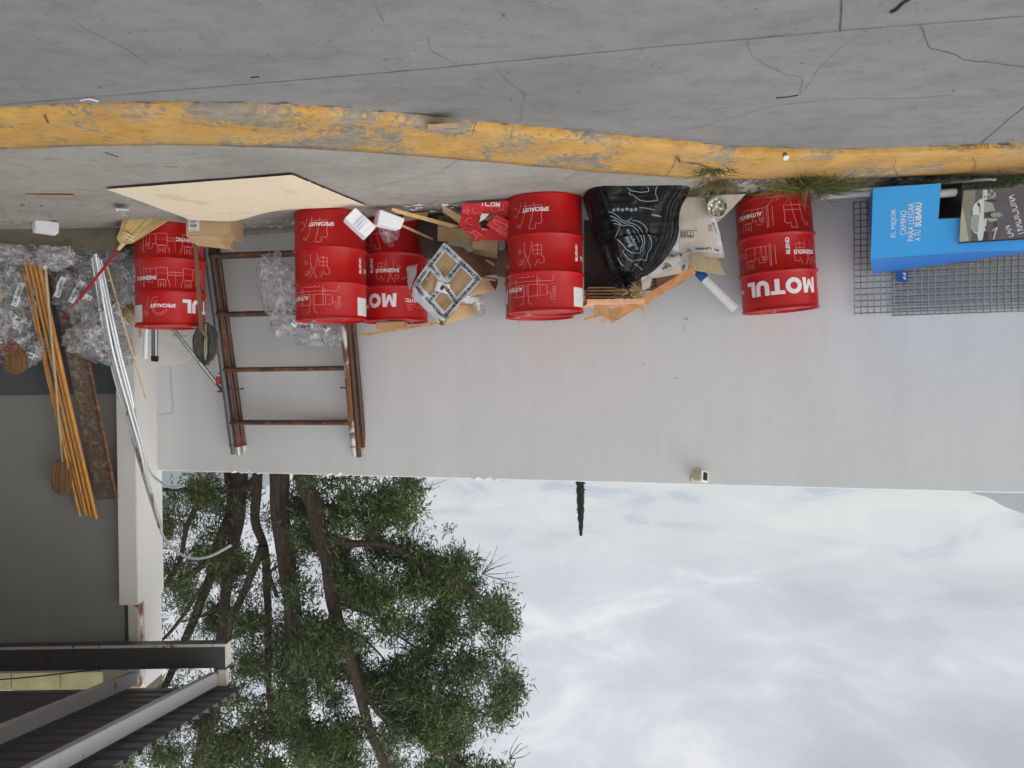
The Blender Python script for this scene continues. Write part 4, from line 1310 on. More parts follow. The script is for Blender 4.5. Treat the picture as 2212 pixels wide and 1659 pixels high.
film([(P(28, 640, 7.42), (.26, .22, .42), 3, .30, 2.6), (P(55, 748, 7.5), (.21, .16, .17), 5, .42, 3.0), (P(12, 715, 7.4), (.16, .2, .25), 8, .4, 3), (P(-60, 660, 7.45), (.3, .25, .45), 6, .35, 2.4)],
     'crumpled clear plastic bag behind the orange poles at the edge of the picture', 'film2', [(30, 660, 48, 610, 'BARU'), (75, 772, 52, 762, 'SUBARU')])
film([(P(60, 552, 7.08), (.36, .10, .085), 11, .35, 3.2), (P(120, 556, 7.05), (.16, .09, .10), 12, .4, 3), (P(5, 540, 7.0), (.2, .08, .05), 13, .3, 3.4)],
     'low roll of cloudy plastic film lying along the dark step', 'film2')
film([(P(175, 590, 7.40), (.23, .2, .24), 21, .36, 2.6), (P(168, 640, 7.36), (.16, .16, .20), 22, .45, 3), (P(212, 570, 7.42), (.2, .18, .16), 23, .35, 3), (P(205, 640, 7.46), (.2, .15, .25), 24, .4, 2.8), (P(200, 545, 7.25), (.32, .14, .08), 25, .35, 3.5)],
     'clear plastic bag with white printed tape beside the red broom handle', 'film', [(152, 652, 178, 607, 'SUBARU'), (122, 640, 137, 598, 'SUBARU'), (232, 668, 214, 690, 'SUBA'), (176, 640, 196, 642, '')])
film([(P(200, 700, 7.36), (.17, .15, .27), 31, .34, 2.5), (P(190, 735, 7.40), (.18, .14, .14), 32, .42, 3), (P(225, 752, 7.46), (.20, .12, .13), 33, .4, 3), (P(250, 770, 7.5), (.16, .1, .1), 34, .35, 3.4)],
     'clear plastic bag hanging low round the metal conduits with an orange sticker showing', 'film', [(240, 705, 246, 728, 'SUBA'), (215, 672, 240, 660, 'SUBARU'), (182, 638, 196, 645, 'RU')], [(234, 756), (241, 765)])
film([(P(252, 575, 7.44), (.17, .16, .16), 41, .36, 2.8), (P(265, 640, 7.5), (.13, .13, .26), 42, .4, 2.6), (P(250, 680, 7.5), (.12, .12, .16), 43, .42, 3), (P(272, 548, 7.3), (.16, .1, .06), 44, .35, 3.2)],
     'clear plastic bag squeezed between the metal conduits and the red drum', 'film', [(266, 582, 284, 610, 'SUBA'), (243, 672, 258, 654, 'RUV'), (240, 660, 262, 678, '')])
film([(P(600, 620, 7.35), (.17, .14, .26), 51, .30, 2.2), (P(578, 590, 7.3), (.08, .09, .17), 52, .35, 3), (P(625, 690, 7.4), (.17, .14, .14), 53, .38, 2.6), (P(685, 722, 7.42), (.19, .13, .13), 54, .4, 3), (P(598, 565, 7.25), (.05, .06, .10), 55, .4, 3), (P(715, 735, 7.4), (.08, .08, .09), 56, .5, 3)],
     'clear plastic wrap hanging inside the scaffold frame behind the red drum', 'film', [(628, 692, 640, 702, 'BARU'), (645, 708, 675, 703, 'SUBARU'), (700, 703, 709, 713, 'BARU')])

# ------------------------------------------------------------------ orange poles, bamboo broom, plank, conduits leaning in the corner
pole_lab = ['thickest orange wooden pole of the bundle, touching the rusty plank', 'orange wooden pole second from the rusty plank', 'middle orange wooden pole leaning in the bundle', 'orange wooden pole behind the bamboo broom handle', 'thin orange pole ending beside the upturned broom head']
for k, (x0, x1, y1, r_) in enumerate([(82, 208, 1120, .019), (72, 197, 1115, .016), (63, 187, 1113, .015), (53, 181, 1105, .013), (45, 173, 1115, .013)]):
    a, c = P(x0, 558, 7.22 + .03 * k), P(x1, y1, DP + .03 - r_ + (.02 if k < 4 else 0))
    b = B(); mid = a.lerp(c, .5) + Vector((rs.uniform(-.02, .02), -.01, 0)); b.tube(curve_pts([a, mid, c], 6), r_, 12)
    meta(b.build('pole', 'pole', smooth=True), pole_lab[k], 'pole', 'orange wooden poles leaning in the corner')
bb = thing('bamboo_broom', P(99, 578, 7.15), 'bamboo broom standing upside down with worn brown head above', 'broom')
a, c = P(98, 576, 7.14), P(136, 1004, 7.70); b = B(); pts = []; rad = []
for k in range(9):
    q = a.lerp(c, k / 8); pts += [q - (c - a) * .006, q, q + (c - a) * .006]; rad += [.0125, .0155, .0125]
b.tube(pts, rad, 10); b.build('handle', 'bamboo', bb, smooth=True)
b = B(); rq = random.Random(9)


def oldhead(b, tip, wid, base, n, dd):
    for k in range(n):
        s_ = rq.uniform(-1, 1); t_ = rq.uniform(-1, 1)
        p0 = P(base[0] + s_ * base[2], base[1] + rq.gauss(0, 1.5), dd + t_ * .03)
        p1 = P(tip[0] + s_ * wid[1], (tip[1] + base[1]) / 2, dd + t_ * .04)
        p2 = P(tip[0] + s_ * wid[0] + rq.gauss(0, 1.2), tip[1] + rq.gauss(0, 3.0) - 10 * s_ * s_, dd + t_ * .04)
        ribbon(b, [p0, p1, p2], [.006, .006, .003])


oldhead(b, (134, 1064), (19, 23), (136, 1000, 20), 900, 7.70); b.build('bristles', 'dstraw', bb)
ob = thing('old_broom', P(25, 740, 7.4), 'worn brown broom head upside down at the edge of the plastic bags', 'broom head')
b = B(); oldhead(b, (34, 802), (26, 25), (14, 742, 24), 900, 7.35); b.build('bristles', 'dstraw', ob)
b = B()
for y in (742, 749, 755): b.tube([P(-16, y + 1, 7.29), P(12, y + 3, 7.27), P(41, y + 4, 7.29)], .004, 6)
b.build('binding', 'redstick', ob, smooth=True)
b = B(); b.tube([P(14, 745, 7.33), P(2, 640, 7.30), P(-10, 560, 7.25)], .012, 10); b.build('handle', 'bamboo', ob, smooth=True)

pk = thing('scaffold_plank', P(125, 577, 7.3), 'paint spattered steel plank with rusted lip leaning in the corner', 'plank')
q = [P(103, 572, 7.32), P(152, 572, 7.36), P(252, 1077, DP + .02), P(208, 1079, DP + .04)]
b = B(); b.sheet(q, 10, 40, .02, .004, 3); b.build('deck', 'plank', pk)
b = B(); e0, e1 = P(150, 572, 7.33), P(252, 1077, DP - .012)
n = 30; lip = [e0.lerp(e1, k / n) + Vector((.003 * noise.noise(Vector((k * .6, 0, 0))), 0, 0)) for k in range(n + 1)]
for k in range(n): bar(b, lip[k], lip[k + 1], .018, .045, up=(0, -1, 0)) if False else None
b.tube(lip, .013, 6); b.build('lip', 'plankrust', pk)

cond = [([(207, 548, 7.12), (241, 745, 7.35), (281, 893, 7.48), (304, 973, 7.53), (316, 1027, 7.53), (341, 1113, 7.50), (350, 1140, 7.48)], .013, 'chrome', 'brightest metal conduit of the bundle, straight to its cut end'),
        ([(203, 550, 7.16), (236, 745, 7.39), (270, 880, 7.51), (299, 985, 7.55), (320, 1060, 7.55), (346, 1141, 7.50)], .015, 'dullpipe', 'tarnished brown conduit beside the brightest one, ending level with it'),
        ([(212, 556, 7.14), (250, 745, 7.36), (287, 885, 7.49), (305, 950, 7.53), (318, 1005, 7.54), (330, 1027, 7.54), (345, 1040, 7.52), (363, 1051, 7.50), (381, 1053, 7.48), (398, 1049, 7.46)], .0105, 'chrome', 'thin conduit ending in a short hook over the white wall'),
        ([(218, 560, 7.2), (256, 745, 7.38), (284, 855, 7.49), (296, 925, 7.55), (310, 985, 7.57)], .013, 'chrome', 'shorter straight conduit in the bundle, ending at the pillar corner'),
        ([(199, 556, 7.2), (230, 745, 7.42), (266, 880, 7.54), (300, 995, 7.58), (333, 1090, 7.55), (346, 1141, 7.52), (359, 1168, 7.5), (385, 1194, 7.47), (418, 1206, 7.44), (455, 1201, 7.40), (499, 1178, 7.36)], .0115, 'chrome', 'long conduit curving out past the pillar in front of the tree')]
for pts, r_, mt, lab in cond:
    b = B(); b.tube(curve_pts([P(*q) for q in pts], 8), r_, 10)
    meta(b.build('conduit', mt, smooth=True), lab, 'conduit', 'metal conduits leaning on the pillar')
b = B(); b.tube(curve_pts([P(196, 545, 7.22), P(208, 640, 7.34), P(218, 680, 7.42)], 6), .016, 10)
meta(b.build('glass_tube', 'glassy', smooth=True), 'short cloudy plastic tube among the conduits and bags', 'tube')
b = B(); b.tube([P(232, 575, 7.12), P(276, 730, 7.42), P(316, 864, 7.70)], .0085, 8)
meta(b.build('stick', 'pine', smooth=True), 'thin pale stick leaning on the white pillar in front of the conduits', 'stick')

# ------------------------------------------------------------------ behind the right hand drum
pts = [(286, 560), (286, 782), (300, 788), (350, 790), (385, 788), (404, 781), (417, 768), (420, 750), (420, 560)]
b = B(); pp = []
for (x, y) in pts:
    t = (y - 560) / 230; pp.append(Wp(x, y, .22 * (1 - t) + .035))
b.prism(pp, Vector((-WNRM.x, -WNRM.y, 0)) * .03)
meta(b.build('plastic_board', 'panel', bevel=.006, normals=True), 'off-white plastic panel with rounded corner leaning on the wall behind the drum', 'panel')
b = B(); bar(b, P(334, 660, 7.46), P(334.5, 776, 7.72), .056, .03, up=(0, -1, 0)); al = b.build('aluminium_profile', 'metal', bevel=.003)
meta(al, 'grey aluminium rail with black end cap standing behind the drum', 'rail'); LOC[al.name] = Vector(al.location)
b = B(); bar(b, P(334.5, 768, 7.70), P(334.8, 780, 7.72), .062, .036, up=(0, -1, 0)); b.build('end_cap', 'black', al, bevel=.003)
b = B(); bar(b, P(337, 700, 7.52), P(337.4, 768, 7.68), .008, .01, up=(0, -1, 0)); b.build('ridge', 'pvc', al)
b = B(); b.tube([P(319, 660, 7.5), P(314, 773, 7.74)], .024, 16)
meta(b.build('white_pipe', 'pvc', smooth=True), 'white plastic tube standing behind the drum beside the aluminium rail', 'tube')
b = B(); bar(b, P(293, 550, 7.05), P(303, 728, 7.5), .022, .022, up=(0, -1, 0))
meta(b.build('stick', 'slat'), 'square brown stick standing between the drum and plastic bags', 'stick')
b = B(); blob(b, P(284, 678, 7.40), (.065, .06, .075), 66, .4, 2.2, 4)
meta(b.build('brown_pad', 'tan2', smooth='all'), 'crumpled brown pad wedged between plastic bag and drum', 'pad')
sp_ = thing('steel_brace', P(366, 706, 7.5), 'thin steel prop leaning diagonally from drum to scaffold frame', 'prop')
b = B(); a, c = P(340, 668, 7.40), P(468, 829, 7.78); b.tube([a, c], .0165, 12); b.tube([c.lerp(a, .3), c.lerp(a, .0)], .021, 12); b.build('tube', 'metal', sp_, smooth=True)
b = B(); b.tube([c, P(479, 843, 7.80)], .012, 8); b.tube([P(470, 846, 7.78), P(484, 845, 7.78)], .009, 8); b.box(P(478, 838, 7.79), (.035, .03, .03)); b.build('fork', 'rust2', sp_)
mp = thing('mop', P(424, 533, 6.75), 'dirty grey mop standing upside down against the drum', 'mop')
b = B(); bar(b, P(422, 528, 6.79), P(435, 716, 6.83), .032, .012, up=(0, -1, 0)); b.tube([P(435, 712, 6.84), P(447, 730, 6.93)], .012, 8); b.build('handle', 'brownstick', mp)
b = B(); rq = random.Random(4)
for k in range(420):
    s_ = rq.choice((-1, 1)); w_ = rq.random()
    x0 = 444 + s_ * (1 + 3 * w_); xo = s_ * (5 + 19 * w_ ** .8); dd = rq.uniform(-.06, .05)
    top_ = 787 - 14 * abs(xo / 24) ** 2
    p = [P(x0, 700, 6.98 + dd * .4), P(444 + xo * .95, 722 + rq.gauss(0, 3), 6.99 + dd), P(444 + xo * 1.04, 752, 7.0 + dd * 1.2), P(444 + xo * .8, top_ - 7, 7.0 + dd * 1.1), P(444 + xo * .3 + rq.gauss(0, 1.5), top_ + rq.gauss(0, 1.5), 6.98 + dd)]
    b.tube(curve_pts([q + Vector((rq.gauss(0, .006), 0, rq.gauss(0, .006))) for q in p], 4), .0042, 4, caps=False)
b.build('yarn', 'mop', mp, smooth='all')
b = B(); bar(b, P(444, 700, 6.93), P(446, 756, 6.92), .017, .012, up=(0, -1, 0)); b.build('clamp', 'greenstick', mp)
b = B(); b.tube(curve_pts([P(384, 706, 6.9), P(387, 722, 6.92), P(404, 726, 6.95), P(372, 725, 7.0), P(392, 719, 6.92), P(398, 706, 6.9)], 8), .0016, 5)
meta(b.build('wire', 'twig'), 'loop of thin dark wire hanging over the top edge of the mop drum', 'wire')
tb = thing('sealant_tube', P(473, 765, 7.8), 'white sealant tube with orange red end standing between prop and scaffold', 'sealant tube')
b = B(); b.tube([P(474, 760, 7.72), P(473, 812, 7.76)], .026, 16); b.build('body', 'pvc', tb, smooth=True)
b = B(); b.tube([P(473, 812.3, 7.76), P(472.5, 830, 7.77)], .0262, 16); b.build('cap', 'tubered', tb, smooth=True)
b = B(); c_ = P(473, 806, 7.725); text_on(b, 'JE', c_, (-1, 0, 0), (0, 0, 1), .04, .028, bold=.02); b.build('print', 'tapeink', tb)

# ------------------------------------------------------------------ three scaffold frames leaning together


def frame(L0, L1, R0, R1, lm, rm, label, dy, rungs):
    o = thing('scaffold', L0, label, 'scaffold', 'scaffold frames leaning on the wall')
    r_ = .0255; leg = []
    for (a, c, m) in ((L0, L1, lm), (R0, R1, rm)):
        b = B(); t = (c - a).normalized(); b.tube([a, c - t * .09], r_, 16)
        leg.append(b.build('leg', m, o, smooth=True))
        k = B(); k.tube([c - t * .095, c - t * .087], r_ + .005, 16); k.build('collar', 'rust2', leg[-1], smooth=True)
        k = B(); k.tube([c - t * .087, c], r_ * .86, 16); k.build('spigot', 'wtube' if a == L0 and m == 'rust' else m, leg[-1], smooth=True)
        k = B(); q = a.lerp(c, .70); s_ = (R0 - L0).normalized() * (1 if a == L0 else -1); k.tube([q, q + s_ * .065 + Vector((0, -.01, 0))], .006, 6); k.tube([q + s_ * .055, q + s_ * .075], .009, 6); k.build('lock_pin', 'rust2', leg[-1])
    for f in rungs:
        b = B(); b.tube([L0.lerp(L1, f), R0.lerp(R1, f)], .0215, 14); b.build('rung', 'rust2', o, smooth=True)
    return o


def fr(lx, rx, dd, lm, rm, lab, ly=981, ry=985):
    L1, R1 = P(lx, ly, 7.86 + dd), P(rx, ry, 7.56 + dd)
    k = (ly - 593) / (504 - 453)
    L0, R0 = P(lx - 65, 490, 7.38 + dd), P(rx - 42, 490, 7.26 + dd)
    L0.z = R0.z = -.06
    tot = L1.z - L0.z
    fz = [(P(480, y, 7.7).z - L0.z) / tot for y in (561, 681.5, 799, 914)]
    return frame(L0, L1, R0, R1, lm, rm, lab, dd, fz)


fr(504, 765, 0.0, 'gtube', 'wtube', 'front scaffold frame with a grey leg and a whitened rusty leg')
fr(516, 776, .050, 'rust', 'rust', 'middle scaffold frame with mottled orange rust, sandwiched in the stack of three', 983, 987)
fr(529, 788, .100, 'rust', 'rust2', 'rear scaffold frame of darker rust, nearest the white wall', 980, 984)

# ------------------------------------------------------------------ between the drums: sticks, cartons, torn red box


def stick(a, c, w, h, mat, label, up=(0, -1, 0)):
    b = B(); p, q = P(*a), P(*c); n = 8; mid = [p.lerp(q, k / n) for k in range(n + 1)]
    bar(b, p, q, w, h, up)
    return meta(b.build('wood_strip', mat, bevel=.0015), label, 'wood strip')


stick((846, 452, 6.34), (1000, 493, 6.62), .022, .012, 'pine', 'long pine strip lying from the foam block to the torn red carton')
stick((853, 457, 6.36), (1002, 498, 6.64), .012, .012, 'pine', 'narrower pine strip lying alongside the long one')
stick((868, 487, 6.52), (935, 517, 6.82), .018, .010, 'pine', 'short pine strip slanting behind the long strips')
stick((1050, 562, 6.75), (1110, 597, 6.98), .02, .012, 'pine', 'pine strip slanting between taped carton and drum')
stick((775.5, 725.5, 7.28), (965, 694, 6.86), .024, .018, 'pine', 'pine strip resting across the drum top and taped carton')
b = B(); bar(b, P(818, 706, 7.16), P(877, 704, 7.16), .24, .06, (0, 0, 1)); meta(b.build('wood_offcut', 'slat', bevel=.003), 'brown wood offcut lying on top of the drum', 'offcut')
plate('cardboard_strip', 'tan', [(953, 441), (1014, 477), (1009, 495), (958, 458)], [6.40, 6.46, 6.52, 6.46], .006, 'folded tan cardboard strip standing beside the torn red carton', 'cardboard', nu=6, nv=3)


def cart(px, d, depth, mat, label, amp=.004, **k):
    a = [P(x, y, q) for (x, y), q in zip(px, d)]
    b = B(); b.hexa(a + [p + Vector(depth) for p in a])
    o = b.build('carton', mat, bevel=.006, normals=True); LOC[o.name] = Vector(o.location)
    return meta(o, label, 'box')


cart([(945, 486), (1045, 500), (1022, 528), (945, 521)], [6.62, 6.50, 6.55, 6.62], (0, .22, -.10), 'tan2', 'flattened brown carton under the taped box, behind the pine strips')
cart([(1019, 520), (1078, 514), (1074, 545), (1020, 536)], [6.50, 6.48, 6.52, 6.52], (0.0, .2, 0.02), 'tan2', 'small open brown carton behind the torn red carton')
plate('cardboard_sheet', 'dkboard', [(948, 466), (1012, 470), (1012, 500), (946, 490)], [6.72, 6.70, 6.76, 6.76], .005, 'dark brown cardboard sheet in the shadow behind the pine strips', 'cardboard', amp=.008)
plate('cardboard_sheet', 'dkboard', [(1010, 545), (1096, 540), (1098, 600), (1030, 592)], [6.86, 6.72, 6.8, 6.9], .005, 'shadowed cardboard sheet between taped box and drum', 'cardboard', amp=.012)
plate('cardboard_sheet', 'tan2', [(872, 462), (926, 458), (922, 470), (868, 480)], [6.66, 6.62, 6.7, 6.72], .005, 'small cardboard sheet on the ground behind the foam block', 'cardboard', amp=.006)
b = B(); blob(b, P(840, 500, 6.62), (.07, .06, .09), 71, .45, 2.5, 4); meta(b.build('plastic_bag', 'film', smooth='all'), 'small crumpled clear bag behind the white foam block', 'plastic bag', 'clear plastic packing bags')
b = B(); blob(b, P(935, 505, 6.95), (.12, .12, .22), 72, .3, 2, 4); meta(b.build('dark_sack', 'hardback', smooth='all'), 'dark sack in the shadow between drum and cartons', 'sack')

rb = thing('torn_carton', G(1050, 440, 0), 'torn red printed carton crushed against the foot of the drum', 'box')
b = B(); b.sheet([P(997, 441, 6.24), P(1100, 434, 6.18), P(1106, 470, 6.27), P(998, 470, 6.30)], 18, 10, .004, .02, 9, .0, 2); b.build('front_panel', 'redbox', rb, smooth=True)
b = B(); b.sheet([P(998, 466, 6.29), P(1030, 466, 6.26), P(1048, 512, 6.24), P(992, 488, 6.30)], 12, 10, .004, .016, 9, .01, 4); b.build('flap', 'redbox', rb, smooth=True)
b = B(); b.sheet([P(992, 487, 6.29), P(1022, 490, 6.24), P(1048, 509, 6.20), P(1031, 524, 6.22)], 10, 8, .004, .012, 9, .006, 6); b.build('flap', 'redbox', rb, smooth=True)
b = B(); b.sheet([P(1072, 464, 6.20), P(1107, 480, 6.22), P(1107, 524, 6.30), P(1050, 486, 6.22)], 10, 10, .004, .008, 9, .0, 8); b.build('flap', 'redbox', rb, smooth=True)
b = B(); b.sheet([P(1040, 492, 6.34), P(1106, 500, 6.36), P(1106, 521, 6.40), P(1044, 519, 6.38)], 8, 6, .004, .006, 9, 0, 9); b.build('back_panel', 'redbox', rb, smooth=True)
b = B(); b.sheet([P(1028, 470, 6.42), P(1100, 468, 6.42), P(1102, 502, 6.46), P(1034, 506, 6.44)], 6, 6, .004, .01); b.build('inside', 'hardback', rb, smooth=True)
b = B(); b.sheet([P(1040, 461, 6.225), P(1057, 462, 6.225), P(1046, 474, 6.235), P(1035, 480, 6.24)], 4, 4, .002, .002); b.build('paper', 'sticker', rb)
b = B(); b.sheet([P(1046, 474, 6.25), P(1068, 462, 6.25), P(1072, 464, 6.27), P(1055, 478, 6.28)], 4, 4, .003, .004); b.build('torn_edge', 'tan2', rb)
allred = B()
for c0 in rb.children:
    if c0.name.split('.')[0] in ('front_panel', 'flap', 'back_panel'):
        o_ = LOC[rb.name]; k0 = len(allred.v); allred.v += [v.co + o_ for v in c0.data.vertices]; allred.f += [tuple(i + k0 for i in p.vertices) for p in c0.data.polygons]
d1 = Drape(allred.bvh(), .003)
d1.text('MOTUL', 1057, 441, 46, 10, 184, bold=.03).text('MO', 1047, 494, 12, 7, 190, bold=.03)
d1.b.build('lettering', 'ink', rb)
d2 = Drape(allred.bvh(), .003)
for L_ in ([(1010, 446), (1010, 464)], [(1020, 448), (1024, 462), (1040, 458)], [(1060, 448), (1066, 460), (1080, 452), (1092, 456)], [(1074, 440), (1078, 452)], [(1088, 442), (1086, 454)], [(1006, 474), (1012, 484), (1024, 488)],
           [(1005, 480), (1010, 472), (1020, 470)], [(1006, 500), (1020, 502), (1030, 512)], [(1014, 506), (1024, 498), (1036, 504)], [(1026, 518), (1034, 506), (1042, 508)], [(1052, 489), (1072, 494), (1098, 512)], [(1066, 478), (1068, 482), (1092, 496), (1096, 488), (1068, 474), (1066, 480)],
           [(1076, 492), (1100, 508)], [(1074, 496), (1098, 512)], [(1072, 498), (1084, 508)], [(1000, 456), (1008, 452), (1016, 456), (1010, 460), (1000, 456)]): d2.line(L_, .003, 2)
d2.text('AZI', 1100, 489, 12, 5, 215)
d2.b.build('line_drawing', 'line', rb)

# ------------------------------------------------------------------ the taped carton standing on a corner
tc = thing('taped_carton', P(965, 600, 6.6), 'battered brown carton bound with white printed tape, tilted on a corner between drums', 'box')
cT, cR, cL = P(961.8, 526, 6.40), P(1039, 599.5, 6.42), P(892, 617, 6.50)
cB = cR + cL - cT
cB = cB + (P(955.6, 692, (cB - CAM).y) - cB) * .8
back = Vector((.05, .34, .06)); back = Vector((-.12, .30, -.02))
eu, ev = (cR - cT), (cL - cT); nrm_ = eu.cross(ev).normalized()
if nrm_.dot(CAM - cT) < 0: nrm_ = -nrm_


def fp(u, v, k=.004):
    dent = .022 * noise.noise(Vector((u * 2.3, v * 2.3, 5))) + .010 * noise.noise(Vector((u * 5.5, v * 5.5, 1)))
    wob = .012 * noise.noise(Vector((u * 2 + 9, v * 2, 3)))
    crush = -.05 * max(0, 1 - math.hypot(u, 1 - v) / .3) ** 2 - .03 * max(0, 1 - math.hypot(1 - u, 1 - v) / .3) ** 2
    u2, v2 = u + wob, v + wob * .7
    return (cT * (1 - u2) + cR * u2) * (1 - v2) + (cL * (1 - u2) + cB * u2) * v2 + nrm_ * (k + dent + crush)


b = B(); n = 24
b.add([fp(i / n, j / n, 0) for j in range(n + 1) for i in range(n + 1)], [(j * (n + 1) + i, j * (n + 1) + i + 1, (j + 1) * (n + 1) + i + 1, (j + 1) * (n + 1) + i) for j in range(n) for i in range(n)])
rim_ = [(i, 0) for i in range(n)] + [(n, j) for j in range(n)] + [(i, n) for i in range(n, 0, -1)] + [(0, j) for j in range(n, 0, -1)]
k0 = len(b.v); m = len(rim_)
for L_ in range(1, 7):
    for q, (i, j) in enumerate(rim_):
        p = fp(i / n, j / n, 0) + back * L_ / 6
        b.v.append(p + Vector((.008 * noise.noise(p * 7), 0, .012 * noise.noise(p * 6 + Vector((3, 0, 0))))))
for q in range(m):
    q2 = (q + 1) % m; a_, c2 = rim_[q], rim_[q2]
    b.f.append((a_[1] * (n + 1) + a_[0], k0 + q, k0 + q2, c2[1] * (n + 1) + c2[0]))
    for L_ in range(5): b.f.append((k0 + L_ * m + q, k0 + (L_ + 1) * m + q, k0 + (L_ + 1) * m + q2, k0 + L_ * m + q2))
b.f.append(tuple(k0 + 5 * m + q for q in range(m)))
b.build('body', 'tan2', tc, smooth=True, normals=True)


def tape(u0, v0, u1, v1, w, k=.004, rumple=.003):
    b = B(); n = 14; a, c = Vector((u0, v0, 0)), Vector((u1, v1, 0)); lu, lv = eu.length, ev.length
    t = Vector(((u1 - u0) * lu, (v1 - v0) * lv, 0)).normalized(); s_ = Vector((-t.y / lu, t.x / lv, 0)) * w / 2
    vs = []
    for i in range(n + 1):
        m = a.lerp(c, i / n)
        for g_ in (-1, 0, 1):
            p = m + s_ * g_; vs.append(fp(p.x, p.y, k + rumple * noise.noise(Vector((i * .8, g_ * 1.3, u0 * 9 + v1 * 5)))))
    b.add(vs, [(3 * i + j, 3 * i + j + 1, 3 * i + j + 4, 3 * i + j + 3) for i in range(n) for j in range(2)])
    return b.build('packing_tape', 'tape', tc, smooth='all')


def tapetext(o, u0, v0, u1, v1, txts, k=.009, h=.026):
    b = B(); lu, lv = eu.length, ev.length
    a = Vector(((u0) * lu, v0 * lv, 0)); c = Vector((u1 * lu, v1 * lv, 0)); L_ = (c - a).length; t = (c - a) / L_
    n2 = nrm_.cross((eu.normalized() * t.x + ev.normalized() * t.y)); sy = Vector((n2.dot(eu.normalized()), n2.dot(ev.normalized()), 0)).normalized()

    def at(f, x, y):
        m = a + t * (L_ * f + x) + sy * y
        return fp(m.x / lu, m.y / lv, k + .003)
    for (f, kind, w) in txts:
        if kind == 'O':
            for rx, ry in ((.03, .017), (.012, .008)): ribbon(b, [at(f, math.cos(q * .3) * rx, math.sin(q * .3) * ry) for q in range(22)], .003, up=nrm_)
            ribbon(b, [at(f, -.014, 0), at(f, .014, 0)], .004, up=nrm_); ribbon(b, [at(f, 0, -.010), at(f, 0, .010)], .004, up=nrm_)
        else:
            vs, fs = text2d(kind, bold=.04); b.add([at(f, v.x * w, v.y * h) for v in vs], fs)
    b.build('print', 'tapeink', o)


SB = 'SUBARU'
t1 = tape(.035, .0, .035, 1.0, .05)      # along the left upper edge
tapetext(t1, .035, 1.0, .035, 0, [(.12, 'O', 0), (.27, SB, .11), (.50, 'O', 0), (.68, SB, .13), (.93, 'O', 0)])
t2 = tape(.0, .05, 1.0, .05, .05, .006)
tapetext(t2, 0, .05, 1, .05, [(.15, 'ARU', .06), (.32, 'O', 0), (.52, 'O', 0), (.72, 'BARU', .12), (.93, 'O', 0)], .011)
t3 = tape(.96, .0, .96, 1.0, .055, .005)
tapetext(t3, .97, 1.0, .97, 0, [(.08, 'O', 0), (.23, SB, .13), (.42, SB, .0001 + .1), (.57, 'O', 0), (.75, SB, .13), (.94, 'O', 0)], .010)
t4 = tape(.0, .95, 1.0, .95, .06, .007, .008)
tapetext(t4, 0, .96, 1, .96, [(.2, 'SUBARU', .1), (.55, 'SUBARU', .12), (.85, 'SUBARU', .09)], .016)
t5 = tape(.5, .02, .5, .98, .047, .008)
tapetext(t5, .5, .98, .5, .02, [(.12, 'SUB', .05), (.25, 'O', 0), (.62, 'O', 0), (.80, SB, .14)], .0125)
t6 = tape(.02, .46, .98, .62, .05, .010)
tapetext(t6, .02, .46, .98, .62, [(.10, 'ARU', .06), (.25, 'O', 0), (.62, 'ARU', .05), (.78, 'BARU', .1), (.93, 'O', 0)], .0145)
pch = B(); pch.sheet([fp(.34, .58, .018), fp(.62, .46, .018), fp(.70, .62, .018), (fp(.42, .76, .018))], 5, 5, .001, .004, 20); po = pch.build('paper_patch', 'sticker', tc, smooth='all')
b = B(); c_ = fp(.53, .60, .021); ex_ = (fp(.53, .62, .021) - fp(.53, .58, .021)).normalized(); ey_ = nrm_.cross(ex_)
b.add([c_ + ex_ * x + ey_ * y for x, y in ((-.02, -.012), (.012, -.014), (.024, -.006), (.026, .004), (.012, .013), (-.02, .012))], [tuple(range(6))]); ribbon(b, [c_ - ex_ * .02, c_ - ex_ * .045], .003, up=nrm_); ribbon(b, [c_ - ex_ * .045 - ey_ * .012, c_ - ex_ * .045 + ey_ * .012], .003, up=nrm_)
b.build('print', 'tapeink', po)
b = B()
o_ = fp(.27, .33, .006); e1 = (fp(.37, .33) - fp(.27, .33)).normalized(); e2 = (fp(.27, .43) - fp(.27, .33)).normalized()
sq = [o_, o_ + e1 * .06, o_ + e1 * .06 + e2 * .07, o_ + e2 * .07, o_]; ribbon(b, sq, .003, up=nrm_)
for r_ in (.006, .014): ribbon(b, [o_ + e1 * (.03 + r_ * math.cos(a * .6)) + e2 * (.035 + 1.2 * r_ * math.sin(a * .6)) for a in range(9)], .004, up=nrm_)
for (uu, vv, l_) in ((.12, .72, .05), (.16, .72, .06), (.20, .72, .05)): ribbon(b, [fp(uu, vv, .006), fp(uu, vv, .006) + e2 * l_], .003, up=nrm_)
text_on(b, 'FR', fp(.13, .62, .006), -e2, e1, .05, .025)
b.build('print', 'boxink', tc)
for (f0, f1) in ((.42, .56), (.90, 1.0)):
    b = B(); st_ = [(fp(1.0, f0, .0) + eu.normalized() * .004 + Vector((0, 0, -.004)) + back * t for t in (0, .25, .5, .75, 1)), (fp(1.0, f1, .0) + eu.normalized() * .004 + Vector((0, 0, -.004)) + back * t for t in (0, .25, .5, .75, 1))]
    a_, c2 = [list(q) for q in st_]; b.add(a_ + c2, [(i, i + 1, 6 + i, 5 + i) for i in range(4)]); b.build('packing_tape', 'tape', tc)
